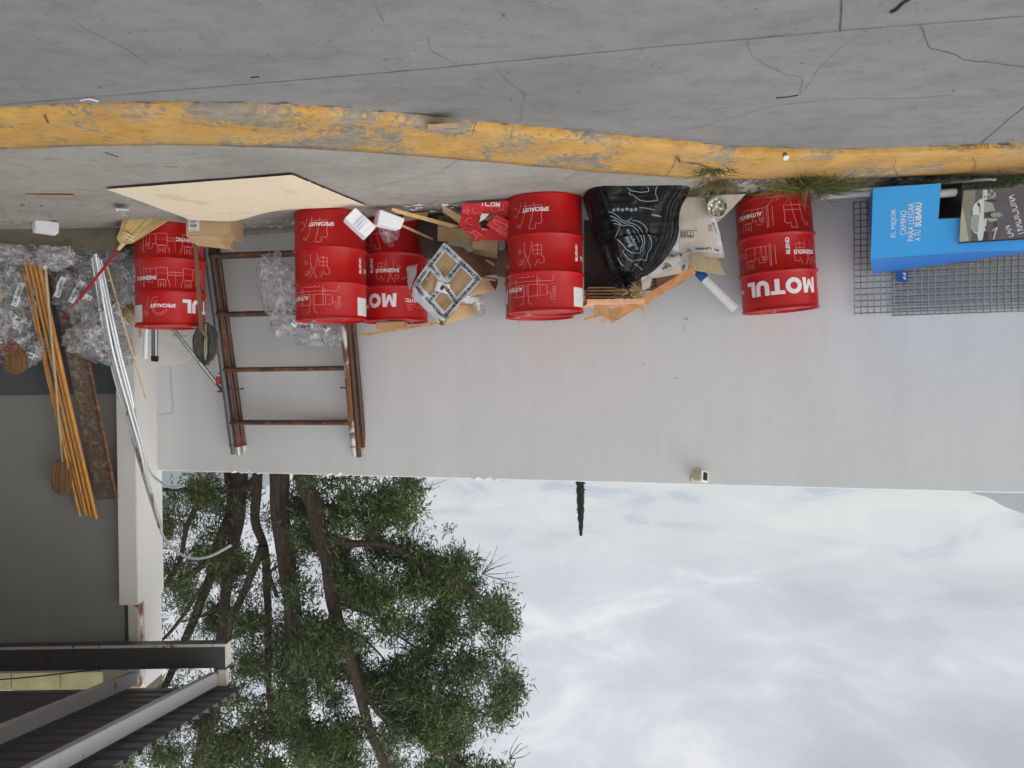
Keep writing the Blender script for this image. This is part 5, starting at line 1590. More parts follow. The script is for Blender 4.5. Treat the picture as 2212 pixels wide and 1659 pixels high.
# wrinkled tape wrapping the left side, loose flaps and torn card behind
b = B(); b.sheet([cL + Vector((0, -.01, 0)), P(901, 570, 6.6), P(880, 578, 6.72), P(882, 625, 6.66)], 8, 10, .002, .02, 9, .0, 3); b.build('torn_tape', 'tape', tc, smooth='all')
b = B(); b.sheet([cB + Vector((-.02, -.01, 0)), cL + Vector((0, -.012, 0)), P(889, 640, 6.56), P(948, 697, 6.5)], 10, 6, .002, .014, 12, 0, 5); b.build('torn_tape', 'tape', tc, smooth='all')
b = B(); b.sheet([P(1020, 612, 6.5), P(1056, 606, 6.62), P(1070, 628, 6.66), P(1004, 641, 6.52)], 8, 6, .004, .01, 7, .01, 5); b.build('flap', 'tan', tc, smooth=True)
b = B(); b.sheet([P(1038, 600, 6.43), P(1080, 590, 6.74), P(1058, 606, 6.66), P(1034, 612, 6.5)], 6, 5, .003, .012, 9, 0, 7); b.build('torn_tape', 'tape', tc, smooth='all')
b = B(); b.sheet([P(1000, 640, 6.52), P(1033, 641, 6.66), P(1018, 658, 6.64), P(988, 655, 6.5)], 6, 5, .002, .012, 12, 0, 8); b.build('torn_tape', 'tape', tc, smooth='all')
b = B(); b.sheet([P(988, 658, 6.50), P(1018, 657, 6.62), P(1036, 679, 6.62), P(960, 701, 6.50)], 8, 6, .004, .012, 7, .01, 9); b.build('flap', 'tan', tc, smooth=True)
b = B(); b.sheet([P(946, 690, 6.5), P(956, 694, 6.47), P(958, 703, 6.5), P(950, 702, 6.53)], 4, 4, .004, .008); b.build('flap', 'dkboard', tc, smooth=True)
b = B(); b.sheet([P(1056, 605, 6.62), P(1075, 602, 6.78), P(1074, 618, 6.78), P(1068, 630, 6.68)], 5, 5, .004, .012, 12); b.build('flap', 'dkboard', tc, smooth=True)
b = B(); blob(b, P(1030, 660, 6.72), (.07, .06, .09), 91, .4, 2.5, 4); meta(b.build('plastic_bag', 'film', smooth='all'), 'wisp of clear film behind the flap of the tilted taped carton', 'plastic bag', 'clear plastic packing bags')

# ------------------------------------------------------------------ boards stacked behind the black bag
b = B(); q = [P(1262, 476, 6.50), P(1420, 470, 6.50), P(1420, 628, 6.62), P(1262, 628, 6.62)]
b.sheet(q, 4, 4, .02, .002); meta(b.build('brown_plank', 'brownwood'), 'dark brown upright wooden board behind the black bag', 'board')
for k in range(4):
    y = 627 + k * 6.6; d_ = 6.46
    b = B(); bar(b, P(1266, y, d_ + .14 - .01 * (k % 2)), P(1382 - 4 * (k % 3), y - .5, d_ + .14), .36, .0115, (0, 0, 1))
    meta(b.build('thin_plank', 'slat', bevel=.001), ['lowest thin brown board of the level stack behind the black bag', 'thin brown board second from the bottom of the level stack', 'thin brown board second from the top of the level stack', 'topmost thin brown board of the level stack, under the peach one'][k], 'board', 'thin brown boards stacked level')
b = B(); bar(b, P(1262, 656, 6.42), P(1384, 654, 6.44), .30, .038, (0, 0, 1)); meta(b.build('peach_plank', 'peach', bevel=.002), 'peach coloured board lying on top of the level stack', 'board')


def splint(a, c, w, h, mat, lab):
    b = B(); bar(b, P(*a), P(*c), w, h, (0, -1, 0)); return meta(b.build('timber', mat, bevel=.0015), lab, 'slat', 'loose wooden slats over the stack')


splint((1499, 583, 6.16), (1318, 692, 6.40), .058, .016, 'orange', 'longest orange slat slanting up beside the black bag')
splint((1478, 604, 6.26), (1400, 648, 6.42), .026, .014, 'orange', 'orange slat tucked just behind the longest one')
splint((1284, 668, 6.36), (1340, 682, 6.36), .075, .014, 'slat', 'short greyish brown slat crossing the end of the stack')
splint((1262, 690, 6.46), (1345, 664, 6.46), .022, .012, 'orange', 'narrow orange slat poking out past the drum edge')
splint((1300, 694, 6.5), (1372, 660, 6.52), .03, .012, 'peach', 'splintered peach slat at the end of the stack')
splint((1360, 650, 6.52), (1392, 668, 6.5), .03, .014, 'peach', 'short peach slat end beneath the longest one')
b = B(); rq = random.Random(8)
for k in range(120):
    c_ = P(1372 + rq.gauss(0, 14), 634 + rq.gauss(0, 10), 6.34 + rq.uniform(-.06, .06)); a = rq.uniform(0, 6.3); L_ = rq.uniform(.05, .16)
    v = Vector((math.cos(a), rq.uniform(-.3, .3), math.sin(a))) * L_
    ribbon(b, [c_, c_ + v * .5 + Vector((0, 0, rq.uniform(-.02, .02))), c_ + v], .0025)
meta(b.build('straw_tuft', 'straw'), 'tuft of loose straw caught beside the orange slats', 'straw')

# ------------------------------------------------------------------ weathered carton behind the bag, its card and paper tube
gb = thing('weathered_carton', G(1500, 430, 0), 'crushed weathered carton bound with white printed tape beside the black bag', 'box')
q = [P(1440, 423, 6.18), P(1522, 427, 6.16), P(1560, 524, 6.26), P(1440, 522, 6.24)]
b = B(); b.sheet(q, 12, 12, .006, .010, 5, .012, 2); fb = b; b.build('front_panel', 'greybox', gb, smooth=True)
b = B(); b.sheet([P(1522, 427, 6.165), P(1530, 440, 6.5), P(1566, 530, 6.56), P(1560, 524, 6.262)], 6, 8, .006, .008, 6); b.build('side_panel', 'greybox', gb, smooth=True)
b = B(); b.sheet([P(1440, 521, 6.235), P(1560, 523, 6.255), P(1564, 556, 6.33), P(1436, 566, 6.30)], 14, 10, .005, .028, 8, .015, 4); u2 = b; b.build('flap', 'greybox', gb, smooth=True)
b = B(); b.sheet([P(1400, 560, 6.24), P(1492, 545, 6.24), P(1486, 588, 6.32), P(1384, 606, 6.28)], 14, 12, .004, .034, 10, .02, 5); u3 = b; b.build('flap', 'greybox', gb, smooth=True)
b = B(); b.sheet([P(1384, 592, 6.28), P(1412, 588, 6.26), P(1404, 622, 6.30), P(1388, 628, 6.30)], 8, 8, .004, .02, 12); b.build('flap', 'greybox', gb, smooth=True)
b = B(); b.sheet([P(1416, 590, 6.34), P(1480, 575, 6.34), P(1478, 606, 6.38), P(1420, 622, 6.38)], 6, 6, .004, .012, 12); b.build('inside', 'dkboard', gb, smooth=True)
tp = B()
for s_ in (fb, u2, u3):
    k0 = len(tp.v); tp.v += s_.v; tp.f += [tuple(i + k0 for i in f) for f in s_.f]
T = tp.bvh(); d1 = Drape(T, .003)
d1.line([(1458, 450), (1460, 490), (1458, 535), (1462, 565)], .055, 3).line([(1436, 553), (1470, 545), (1500, 537), (1530, 538), (1560, 541)], .055, 3).line([(1538, 470), (1550, 510), (1554, 548)], .045, 3).line([(1400, 592), (1430, 582), (1460, 570), (1484, 562)], .05, 3)
d1.b.build('packing_tape', 'tape', gb, smooth='all')
d2 = Drape(T, .006); d2.text('SUBARU', 1459, 502, 34, 6, -88, bold=.04).text('SUBARU', 1461, 552, 26, 6, 172, bold=.04).text('SUBARU', 1514, 538, 28, 6, 183, bold=.03).text('RU', 1548, 541, 10, 6, 190, bold=.03).text('SUBA', 1440, 578, 22, 6, 160, bold=.03).text('UBAR', 1478, 574, 22, 6, -70, bold=.03).text('BARU', 1546, 492, 26, 5, 72, bold=.03)
for (cx, cy) in ((1460, 527), (1488, 541), (1531, 538), (1440, 572)):
    d2.line([(cx + 6 * math.cos(t * .6), cy + 3.6 * math.sin(t * .6)) for t in range(12)], .004, 2); d2.line([(cx - 3, cy), (cx + 3, cy)], .004, 1); d2.line([(cx, cy - 2), (cx, cy + 2)], .004, 1)
d2.b.build('print', 'tapeink', gb)
d3 = Drape(T, .004)
for (x0, y0, x1, y1) in ((1470, 499, 1482, 514), (1485, 498, 1498, 513)): d3.line([(x0, y0), (x1, y0), (x1, y1), (x0, y1), (x0, y0)], .004, 2)
for x in (1473.5, 1478.5): d3.line([(x, 511), (x, 503)], .007, 2).line([(x - 2, 508), (x, 511.5), (x + 2, 508)], .004, 1)
d3.line([(1471.5, 502), (1480.5, 502)], .004, 2)
d3.text('6', 1491.5, 503.5, 4, 6, 180).line([(1487, 508.5), (1496, 508.5)], .005, 2).line([(1487, 511), (1496, 511)], .004, 2)
for k in range(5): d3.line([(1530, 486 + 3 * k), (1540 - 2 * (k % 2), 486.5 + 3 * k)], .0028, 2)
d3.b.build('print', 'boxink', gb)
d4 = Drape(T, .004); d4.text('4', 1504, 498, 4, 6, 180, bold=.02); d4.b.build('number', 'tubered', gb)
b = B(); b.sheet([P(1496, 548, 6.20), P(1549, 557, 6.20), P(1569, 596, 6.24), P(1485, 582, 6.22)], 60, 6, .006, .0, 5); o = b
for i, v in enumerate(b.v):
    k = i % (61 * 7); b.v[i] = v + Vector((0, .0035 * math.sin((k % 61) * 1.05 * 2), 0))
meta(b.build('corrugated_sheet', 'corr', smooth=False), 'ribbed corrugated cardboard sheet above the weathered carton', 'cardboard')
plate('cardboard_sheet', 'greybox', [(1500, 424), (1611, 419), (1582, 450), (1549, 482)], [6.18, 6.15, 6.25, 6.34], .005, 'pale triangular cardboard sheet wedged behind the foil tube', 'cardboard', amp=.004)
ft = thing('foil_lined_roll', P(1550, 448, 6.12), 'short round card tube lined with crumpled foil facing out', 'tube')
c_ = P(1550, 447, 6.03); ax = (P(1546, 452, 6.25) - c_).normalized(); s1 = ax.cross(Vector((0, 0, 1))).normalized(); s2 = s1.cross(ax)
ring = lambda r, k, jit: [c_ + ax * k + (s1 * math.cos(2 * math.pi * i / 24) + s2 * math.sin(2 * math.pi * i / 24)) * r * (1 + jit * noise.noise(Vector((i * 1.7, r * 50, k * 9)))) for i in range(24)]
b = B(); vs = ring(.074, .18, .06) + ring(.078, 0, .07) + ring(.071, -.002, .08) + ring(.069, .03, .06); b.add(vs, [(24 * j + i, 24 * j + (i + 1) % 24, 24 * j + 24 + (i + 1) % 24, 24 * j + 24 + i) for j in range(3) for i in range(24)]); b.build('wall', 'greybox', ft, smooth=True)
b = B(); vs = []; nr = 8
for j in range(nr + 1):
    for i in range(24):
        r_ = .0705 * j / nr; p = c_ + ax * (.022 + .022 * noise.noise(Vector((r_ * 40 * math.cos(i * .2618), r_ * 40 * math.sin(i * .2618), 4)))) + (s1 * math.cos(i * .2618) + s2 * math.sin(i * .2618)) * r_; vs.append(p)
b.add(vs, [(24 * j + i, 24 * j + (i + 1) % 24, 24 * j + 24 + (i + 1) % 24, 24 * j + 24 + i) for j in range(nr) for i in range(24)]); b.build('foil', 'foil', ft)
wt = thing('paper_tube', P(1590, 668, 6.4), 'long white paper tube with crumpled blue end leaning by the single drum', 'tube')
a, c = P(1516, 596, 6.36), P(1588, 667, 6.30)
b = B(); b.tube([a, c], .036, 24); b.build('tube', 'pvc', wt, smooth=True)
b = B(); t_ = (a - c).normalized(); b.tube([a + t_ * k for k in (-.035, -.01, .02, .05, .075)], [.0375, .0385, .037, .030, .022], 12); b.build('end_wrap', 'navy', wt)
b = B(); b.tube([a + t_ * k for k in (.07, .09, .12)], [.022, .026, .010], 9); b.build('tail', 'sticker', wt)

# ------------------------------------------------------------------ black rubbish bag
bagT = [(398, 1263, 1476), (404, 1260, 1479), (418, 1261, 1479), (434, 1263, 1475), (452, 1267, 1465), (470, 1272, 1459), (488, 1280, 1456), (505, 1286, 1455), (522, 1291, 1451), (540, 1296, 1442), (556, 1303, 1432), (572, 1309, 1420), (584, 1315, 1408), (594, 1321, 1394), (601, 1328, 1378), (607, 1334, 1364), (612, 1338, 1356), (622, 1334, 1360)]
b = B(); vs = []; nseg = 120
rowsY = np.linspace(398, 622, 90)
for y in rowsY:
    xl = float(np.interp(y, [q[0] for q in bagT], [q[1] for q in bagT])); xr = float(np.interp(y, [q[0] for q in bagT], [q[2] for q in bagT]))
    t = (y - 398) / (622 - 398); dc = 6.12 + .16 * t
    c0 = P((xl + xr) / 2, y, dc); hw = (xr - xl) / 2 / F * dc
    hd = .27 * (1 - t ** 2.2) + .035
    if y < 402: hw *= .985; hd *= .98
    for k in range(nseg):
        a = 2 * math.pi * k / nseg; ca, sa = math.cos(a), math.sin(a)
        e = .75 if t > .5 else .30 + .9 * t; sx = math.copysign(abs(ca) ** e, ca); sy = math.copysign(abs(sa) ** e, sa)
        p = Vector((c0.x + hw * sx, c0.y + hd * sy, c0.z))
        g_ = Vector((ca * 1.6, sa * 1.6, p.z * 1.1)); up_ = .3 + t * 1.0
        # folds gather towards the knot at the top
        f = .07 * up_ * (abs(noise.noise(Vector((a * 2.3 + .9 * noise.noise(g_ * 1.5), p.z * 1.3, 2)))) - .25) + .03 * noise.noise(g_ * 1.7 + Vector((5, 0, p.z * 2)))
        f *= min(1, hw / .12) * (.35 + .65 * min(1, t * 6))
        n_ = Vector((ca, sa, 0)); p += n_ * f
        vs.append(p)
ny = len(rowsY)
b.add(vs, [(i * nseg + k, (i + 1) * nseg + k, (i + 1) * nseg + (k + 1) % nseg, i * nseg + (k + 1) % nseg) for i in range(ny - 1) for k in range(nseg)] + [tuple(range(nseg)), tuple((ny - 1) * nseg + k for k in range(nseg))])
# gathered, knotted mouth of the bag
kn = P(1345, 606, 6.14)
for k in range(9):
    a = rs.uniform(-1.2, 4.3); L_ = rs.uniform(.05, .11)
    v = Vector((math.cos(a) * L_, -.06 * rs.random(), math.sin(a) * L_ * .7 + .01)); w = Vector((rs.uniform(-1, 1), rs.uniform(-.5, .2), rs.uniform(-1, 1))) * .035
    b.sheet([kn - w * .3, kn + w * .3, kn + v + w, kn + v - w], 5, 5, .002, .02, 20, .0, k)
# a second skin hanging over the upper half, as the turned-down mouth does
bag = b.build('rubbish_bag', 'bag', smooth='all'); meta(bag, 'full black rubbish bag with pale leaf print, knotted at the top', 'rubbish bag'); LOC[bag.name] = Vector(bag.location)
T = b.bvh(); q_ = lambda X, Y: (1247 + X / 5.83, 379.5 + Y / 5.83)
skin = [q_(*p) for p in ((310, 860), (480, 795), (620, 755), (800, 735), (1000, 740), (1060, 770), (1095, 850), (1080, 960), (1000, 1110), (850, 1240), (650, 1340), (560, 1345), (480, 1250), (390, 1150), (320, 960))]


def in_poly(poly, x, y):
    c = False; j = len(poly) - 1
    for i in range(len(poly)):
        xi, yi = poly[i]; xj, yj = poly[j]
        if (yi > y) != (yj > y) and x < (xj - xi) * (y - yi) / (yj - yi) + xi: c = not c
        j = i
    return c


dk = Drape(T, .012); grid = {}; sk = B(); N_ = 70
for j in range(N_ + 1):
    for i in range(N_ + 1):
        x, y = 1298 + 140 * i / N_, 503 + 110 * j / N_
        if in_poly(skin, x, y):
            h = dk.hit(x, y)
            if h is not None:
                a = math.atan2(y - 612, x - 1346); r_ = math.hypot(x - 1346, y - 612)
                k = .022 * (abs(noise.noise(Vector((a * 3.2, r_ * .012, 3)))) - .2) + .012 * (abs(noise.noise(Vector((x * .05, y * .05, 9)))) - .2) + .005 * noise.noise(Vector((x * .16, y * .16, 2)))
                grid[(i, j)] = len(sk.v); sk.v.append(h + (CAM - h).normalized() * (.012 + k))
for (i, j), k in grid.items():
    if all(q in grid for q in ((i + 1, j), (i + 1, j + 1), (i, j + 1))): sk.f.append((k, grid[(i + 1, j)], grid[(i + 1, j + 1)], grid[(i, j + 1)]))
sk.build('folded_mouth', 'bag', bag, smooth='all')
k0 = len(b.v); b.v += sk.v; b.f += [tuple(q + k0 for q in f) for f in sk.f]
T = b.bvh(); d = Drape(T, .004)
q_ = lambda X, Y: (1247 + X / 5.83, 379.5 + Y / 5.83)
LN = [[(390, 462), (415, 455), (470, 480), (520, 520), (560, 560), (610, 575), (660, 560), (690, 525)], [(410, 505), (450, 520), (490, 535), (540, 575), (600, 600), (640, 590), (655, 580)], [(430, 565), (480, 560), (530, 600), (570, 630), (620, 625), (650, 605)], [(460, 600), (500, 610), (540, 620)],
      [(690, 565), (740, 565), (800, 590), (850, 630), (885, 690), (860, 705), (910, 760), (935, 830), (930, 910), (905, 940), (885, 980), (865, 1075), (830, 1060), (795, 1050), (780, 1065), (740, 1060), (700, 1080), (640, 1050), (610, 1010), (580, 970), (575, 945), (590, 940)],
      [(650, 590), (720, 610), (780, 650), (820, 710), (845, 780), (850, 850), (830, 910), (820, 960)], [(640, 620), (700, 635), (760, 690), (775, 720), (760, 712), (800, 760), (825, 830), (820, 880), (800, 910), (795, 975), (740, 975), (680, 970), (620, 930), (580, 880), (545, 840), (500, 800)],
      [(540, 590), (535, 650), (510, 710), (480, 770), (470, 800)], [(660, 235), (700, 240), (740, 275), (790, 310), (870, 325), (960, 318), (1010, 315), (1005, 270), (985, 230), (990, 170), (1010, 130)], [(630, 150), (680, 190), (740, 200), (800, 210), (900, 200), (895, 160), (885, 140)],
      [(780, 400), (860, 408), (980, 432)], [(930, 490), (990, 500), (1060, 520)], [(510, 1030), (530, 1080), (560, 1120), (590, 1140)], [(720, 1110), (770, 1140), (820, 1190)], [(660, 200), (650, 225), (665, 240)]]
for L_ in LN: d.line([q_(*p) for p in L_], .0048, 2)
for k in range(6):
    cx, cy = q_(460 + 55 * k, 430 - 8 * (k % 2) + abs(k - 3)); d.line([(cx + 2.4 * math.cos(t), cy + 2.4 * math.sin(t)) for t in (0, .8, 1.6, 2.4, 3.2, 4, 4.8, 5.6, 6.3)], .008, 1)
for (x, y, w, h, a, tx) in ((640, 830, 24, 10, 240, 'Bolsa'), (695, 800, 48, 9, 242, 'BioDegradable'), (745, 760, 30, 4, 242, 'biodegradable'), (990, 503, 16, 4, 185, 'BOLSAS')):
    cx, cy = q_(x, y); d.text(tx, cx, cy, w, h, a, bold=.01, cuts=6)
d.b.build('print', 'bagink', bag)

# ------------------------------------------------------------------ wire mesh, blue sign, poster, pipes


def mesh_panel(x0, x1, ya, yb_, off, label, shift):
    b = B(); sp = .0485; a = Wp(x0, (ya + yb_) / 2, off)
    zA, zB = Wp(x0, ya, off).z, Wp(x0, yb_, off).z; tilt = .05 / (zB - zA)
    c = Wp(x1, 560, off); Lm = (c - a).length; s_ = -WDIR
    P0 = Vector((a.x, a.y, 0))
    f = lambda u, z: P0 + s_ * u + Vector((0, 0, z)) + WNRM * (.05 - tilt * (z - zA))
    n = int(Lm / sp)
    for i in range(n + 1): b.tube([f(i * sp + shift, zA), f(i * sp + shift, (zA + zB) / 2), f(i * sp + shift, zB)], .0044, 5)
    m = int((zB - zA) / sp)
    for j in range(m + 1):
        z = zA + j * sp + shift * .6
        if z < zB + .01: b.tube([f(-.002, z) - WNRM * .0045, f(Lm, z) - WNRM * .008], .0046, 5)
    return meta(b.build('wire_mesh', 'wire', smooth='all'), label, 'wire mesh', 'galvanised wire mesh panels')


mesh_panel(1844, 2330, 440, 681, .05, 'outer galvanised wire mesh panel standing nearest the single drum', 0.0)
mesh_panel(1925, 2330, 440, 683, .026, 'inner galvanised wire mesh panel against the white wall behind the blue sign', 0.017)
tg = B(); q = [Wp(1936, 585, .075), Wp(1962, 587, .075), Wp(1961, 610, .08), Wp(1936, 608, .08)]; tg.sheet(q, 2, 2, .001, .002, 20); to = tg.build('blue_tag', 'navy'); meta(to, 'small blue label hanging on the wire mesh above the sign', 'label'); LOC[to.name] = Vector(to.location)
t = B()
for k in range(5): ribbon(t, [Wp(1950 + (k % 3) * 2.4, 590 + 3 * k, .084), Wp(1957 - (k % 2) * 2, 591 + 3 * k, .084)], .007)
t.build('print', 'signwhite', to)

sg = thing('blue_sign', P(2000, 405, 5.9), 'large blue display sign lying on its side in front of the wire mesh', 'sign')
dA, dB = 5.72, 5.30
fA0, fA1 = P(1886, 406, dA), P(1880, 560, dA + .02)           # near end, foot and head of the front face
dd = lambda x: dA + (dB - dA) * (1886 - x) / (1886 - 2330)
fq = lambda x, y: P(x, y, dd(x))
FT = lambda x: 560 - 20 * (x - 1880.5) / (2212 - 1880.5)
b = B()
ring1 = [fq(1886, 406), fq(2032, 396), fq(2027, 473), fq(1880, 473), ]
b.add([fq(1886, 406), fq(2033, 396), fq(2027, 473), fq(1883.5, 477)], [(0, 1, 2, 3)])
xs = [1883.5, 2027, 2080, 2150, 2340]; tops = [fq(1880.5, 560)] + [fq(x, FT(x)) for x in xs[1:]]; bots = [fq(1883.5, 477), fq(2027, 473), fq(2080, 470), fq(2150, 466), fq(2340, 455)]
b.add(bots + tops, [(i, i + 1, 6 + i, 5 + i) for i in range(4)])
b.add([fq(2074, 470), fq(2340, 455), fq(2340, 425), fq(2080, 440)], [(0, 1, 2, 3)])
b.build('front_panel', 'blue', sg)
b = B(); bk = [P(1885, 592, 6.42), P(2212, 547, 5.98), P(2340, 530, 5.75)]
b.add([fq(1880.5, 560), fq(2212, 540), fq(2340, FT(2340))] + bk, [(0, 1, 4, 3), (1, 2, 5, 4)]); b.build('top_panel', 'blue_shade', sg)
b = B(); b.add([fq(1886, 406), fq(1880.5, 560), P(1885, 592, 6.42), P(1873, 431, 6.42)], [(0, 1, 2, 3)]); b.build('end_panel', 'blue_shade', sg)
b = B(); iq = [fq(2032, 398), fq(2078, 395), fq(2076, 471), fq(2027, 473)]; dv = Vector((0.02, .35, 0)); back_ = [p + dv for p in iq]
b.add(iq + back_, [(0, 1, 5, 4), (1, 2, 6, 5), (2, 3, 7, 6), (3, 0, 4, 7), (4, 5, 6, 7)]); b.build('opening', 'void', sg)
b = B(); b.tube([fq(2027, 472), fq(2076, 469.5)], .005, 6); b.build('opening_edge', 'black', sg)
lt = B()
exx = (fq(1955, 540) - fq(1957, 440)); rd_ = -exx.normalized(); rd_ = (fq(1957, 440) - fq(1955, 540)).normalized()
upv = (fq(1900, 490) - fq(2010, 486)).normalized()
for (txt, cx, y0, y1, bold) in (('EL MEJOR', 1931, 513, 452.5, .0), ('CAMINO', 1951, 508, 455, .0), ('PARA LLEGAR', 1967.5, 521, 438.5, .0), ('A TU', 1982, 520, 497.5, .0), ('SUBARU', 1983.5, 490, 437.5, .035)):
    c_ = fq(cx, (y0 + y1) / 2); w = (fq(cx, y0) - fq(cx, y1)).length
    text_on(lt, txt, c_, rd_, upv, w, .039, .003, bold=bold)
lt.build('lettering', 'signwhite', sg)

po = thing('poster', P(2140, 405, 5.4), 'framed photograph poster of a white car lying sideways against the blue sign', 'poster')
pd = lambda x: dd(x) - .03
pq = lambda x, y, k=0.0: P(x, y, pd(x) - k)
b = B(); fr_ = [pq(2081, 411), pq(2340, 398), pq(2340, 507), pq(2070, 524)]; b.sheet(fr_, 4, 4, .012, 0); b.build('panel', 'ptr_bg', po)
b = B(); bar(b, pq(2069, 525, .0), pq(2340, 508, .0), .006, .008, (0, -1, 0)); b.build('frame', 'black', po)
Q = lambda X, Y: (2033 + X / 11.13, 393 + Y / 11.13)


def pp_(name, mat, polys, k):
    b = B()
    for pts in polys:
        n = len(pts); b.add([pq(*Q(x, y), k) for x, y in pts], [tuple(range(n))])
    return b.build(name, mat, po)


pp_('picture_field', 'ptr_mid', [[(545, 215), (980, 190), (960, 400), (800, 560), (720, 720), (700, 1000), (720, 1080), (870, 1240), (890, 1405), (430, 1440), (470, 820)]], .001)
pp_('picture_road', 'ptr_hill', [[(500, 640), (520, 640), (600, 1000), (660, 1425), (440, 1440), (470, 900)]], .0015)
pp_('picture_car', 'ptr_car', [[(1000, 200), (1110, 190), (1110, 430), (1000, 430)], [(960, 400), (1030, 430), (1040, 480), (1020, 900), (1100, 1150), (1180, 1170), (1180, 1200), (1040, 1180), (990, 1400), (890, 1415), (870, 1250), (800, 1230), (720, 1090), (715, 900), (760, 750), (755, 640), (800, 530)], [(1030, 880), (1140, 900), (1160, 1120), (1080, 1140)], [(1200, 1255), (1215, 1260), (1190, 1390), (1140, 1390)]], .002)
pp_('picture_side', 'ptr_side', [[(1030, 430), (1100, 480), (1230, 500), (1300, 690), (1080, 730), (1030, 720)], [(1090, 870), (1350, 870), (1340, 930), (1170, 960)]], .0025)
pp_('picture_windows', 'ptr_glass', [[(750, 790), (920, 790), (880, 1220), (800, 1200), (740, 1080), (730, 950)]], .0028)
pp_('picture_dark', 'ptr_dark', [[(860, 500), (920, 500), (945, 600), (945, 760), (930, 760), (925, 620), (880, 560)], [(1040, 770), (1120, 725), (1300, 720), (1440, 750), (1470, 780), (1440, 840), (1330, 870), (1120, 860)], [(1080, 430), (1340, 430), (1330, 460), (1200, 480), (1090, 460)], [(1030, 1185), (1140, 1210), (1130, 1380), (1000, 1400)], [(1260, 960), (1340, 960), (1340, 1070), (1260, 1070)], [(1220, 1180), (1330, 1110), (1290, 1380), (1240, 1390)], [(1045, 1060), (1095, 1080), (1085, 1140), (1065, 1130)]], .003)
b = B(); c_ = Q(1330, 790)
for k in range(8):
    a = k * .785; ribbon(b, [pq(c_[0], c_[1], .004), pq(c_[0] + 11 * math.cos(a), c_[1] + 4.4 * math.sin(a), .004)], .006)
ribbon(b, [pq(c_[0] + 12 * math.cos(t * .4), c_[1] + 5 * math.sin(t * .4), .004) for t in range(17)], .004); b.build('picture_wheel', 'ptr_side', po)
b = B(); ribbon(b, [pq(*Q(1350, 1095), .004), pq(*Q(1300, 1200), .004), pq(*Q(1260, 1385), .004)], .008); ribbon(b, [pq(*Q(1225, 1180), .004), pq(*Q(1345, 1100), .004)], .006); b.build('picture_grille', 'ptr_car', po)
b = B()
for (x, y, w, h) in ((1010, 260, 60, 40), (1150, 300, 80, 60), (1210, 220, 60, 60), (1240, 360, 90, 50), (1170, 390, 60, 30), (1060, 360, 80, 60), (1290, 300, 50, 90)):
    ax_, ay_ = Q(x, y); b.add([pq(ax_ + w / 11.13 * .6 * math.cos(t), ay_ + h / 11.13 * .7 * math.sin(t), .003) for t in (0, 1, 2, 3, 4, 5)], [tuple(range(6))])
b.build('picture_foliage', 'ptr_side', po)
lt = B()


def along(txt, X0, Y0, X1, Y1, h, slant):
    a, c = pq(*Q(X0, Y0), .004), pq(*Q(X1, Y1), .004); ex = (c - a); L_ = ex.length; ex.normalize(); ex = ex
    n_ = (CAM - a).normalized(); ey = n_.cross(ex).normalized()
    vs, fs = text2d(txt, slant, .0); m = (a + c) / 2
    lt.add([m + ex * v.x * L_ + ey * v.y * h for v in vs], fs)


along('LAN', 1650, 1330, 1560, 1070, .046, 0)
along('TRADICIONA', 1890, 1290, 1640, 330, .056, 0)
lt.build('lettering', 'signwhite', po)

b = B(); b.tube(curve_pts([pz(1776, 424, .0), pz(1830, 420, .02), pz(1890, 416, .02)], 5), .026, 14); meta(b.build('pvc_pipe', 'pvc', smooth=True), 'thick white pipe lying on the soil beside the blue sign', 'pipe')
b = B(); b.tube(curve_pts([pz(1790, 412, .0), pz(1890, 407, .01), pz(2010, 399, .02), pz(2110, 389, .03), pz(2150, 388, .03)], 5), .011, 10); meta(b.build('pvc_pipe', 'sticker', smooth=True), 'thin pale pipe lying along the soil in front of the blue sign', 'pipe')
b = B(); b.tube([fq(2026, 414) + Vector((0, .08, 0)), fq(2085, 409) + Vector((0, .08, 0))], .03, 14); meta(b.build('pvc_pipe', 'pvc', smooth=True), 'thick white pipe lying across the dark opening of the sign', 'pipe')

# ------------------------------------------------------------------ weeds and grass


def tuft(name, mat, x, y, z, n, h, spread, label, cat, seed, lean=(0, 0), droop=.6, w=.006, group=None, wid=.03):
    rq = random.Random(seed); b = B(); c = G(x, y, z)
    for k in range(n):
        a = rq.uniform(0, 6.283); r_ = abs(rq.gauss(0, wid)); L_ = h * rq.uniform(.4, 1.15); o = c + Vector((math.cos(a) * r_ * 1.6, math.sin(a) * r_, 0))
        out = Vector((math.cos(a), math.sin(a) * .7, 0)) * spread * rq.uniform(.2, 1.1) + Vector((lean[0], lean[1], 0)) * rq.uniform(.3, 1)
        p = [o]
        for i in range(1, 5):
            t = i / 4; p.append(o + out * L_ * t * (1 + .5 * t) + Vector((0, 0, L_ * (t - droop * t * t * (.5 + out.length * .5)))))
        ribbon(b, p, [w, w * .95, w * .8, w * .5, w * .1], up=Vector((rq.uniform(-.6, .6), -1, rq.uniform(-.2, .6))))
    return meta(b.build(name, mat), label, cat, group)


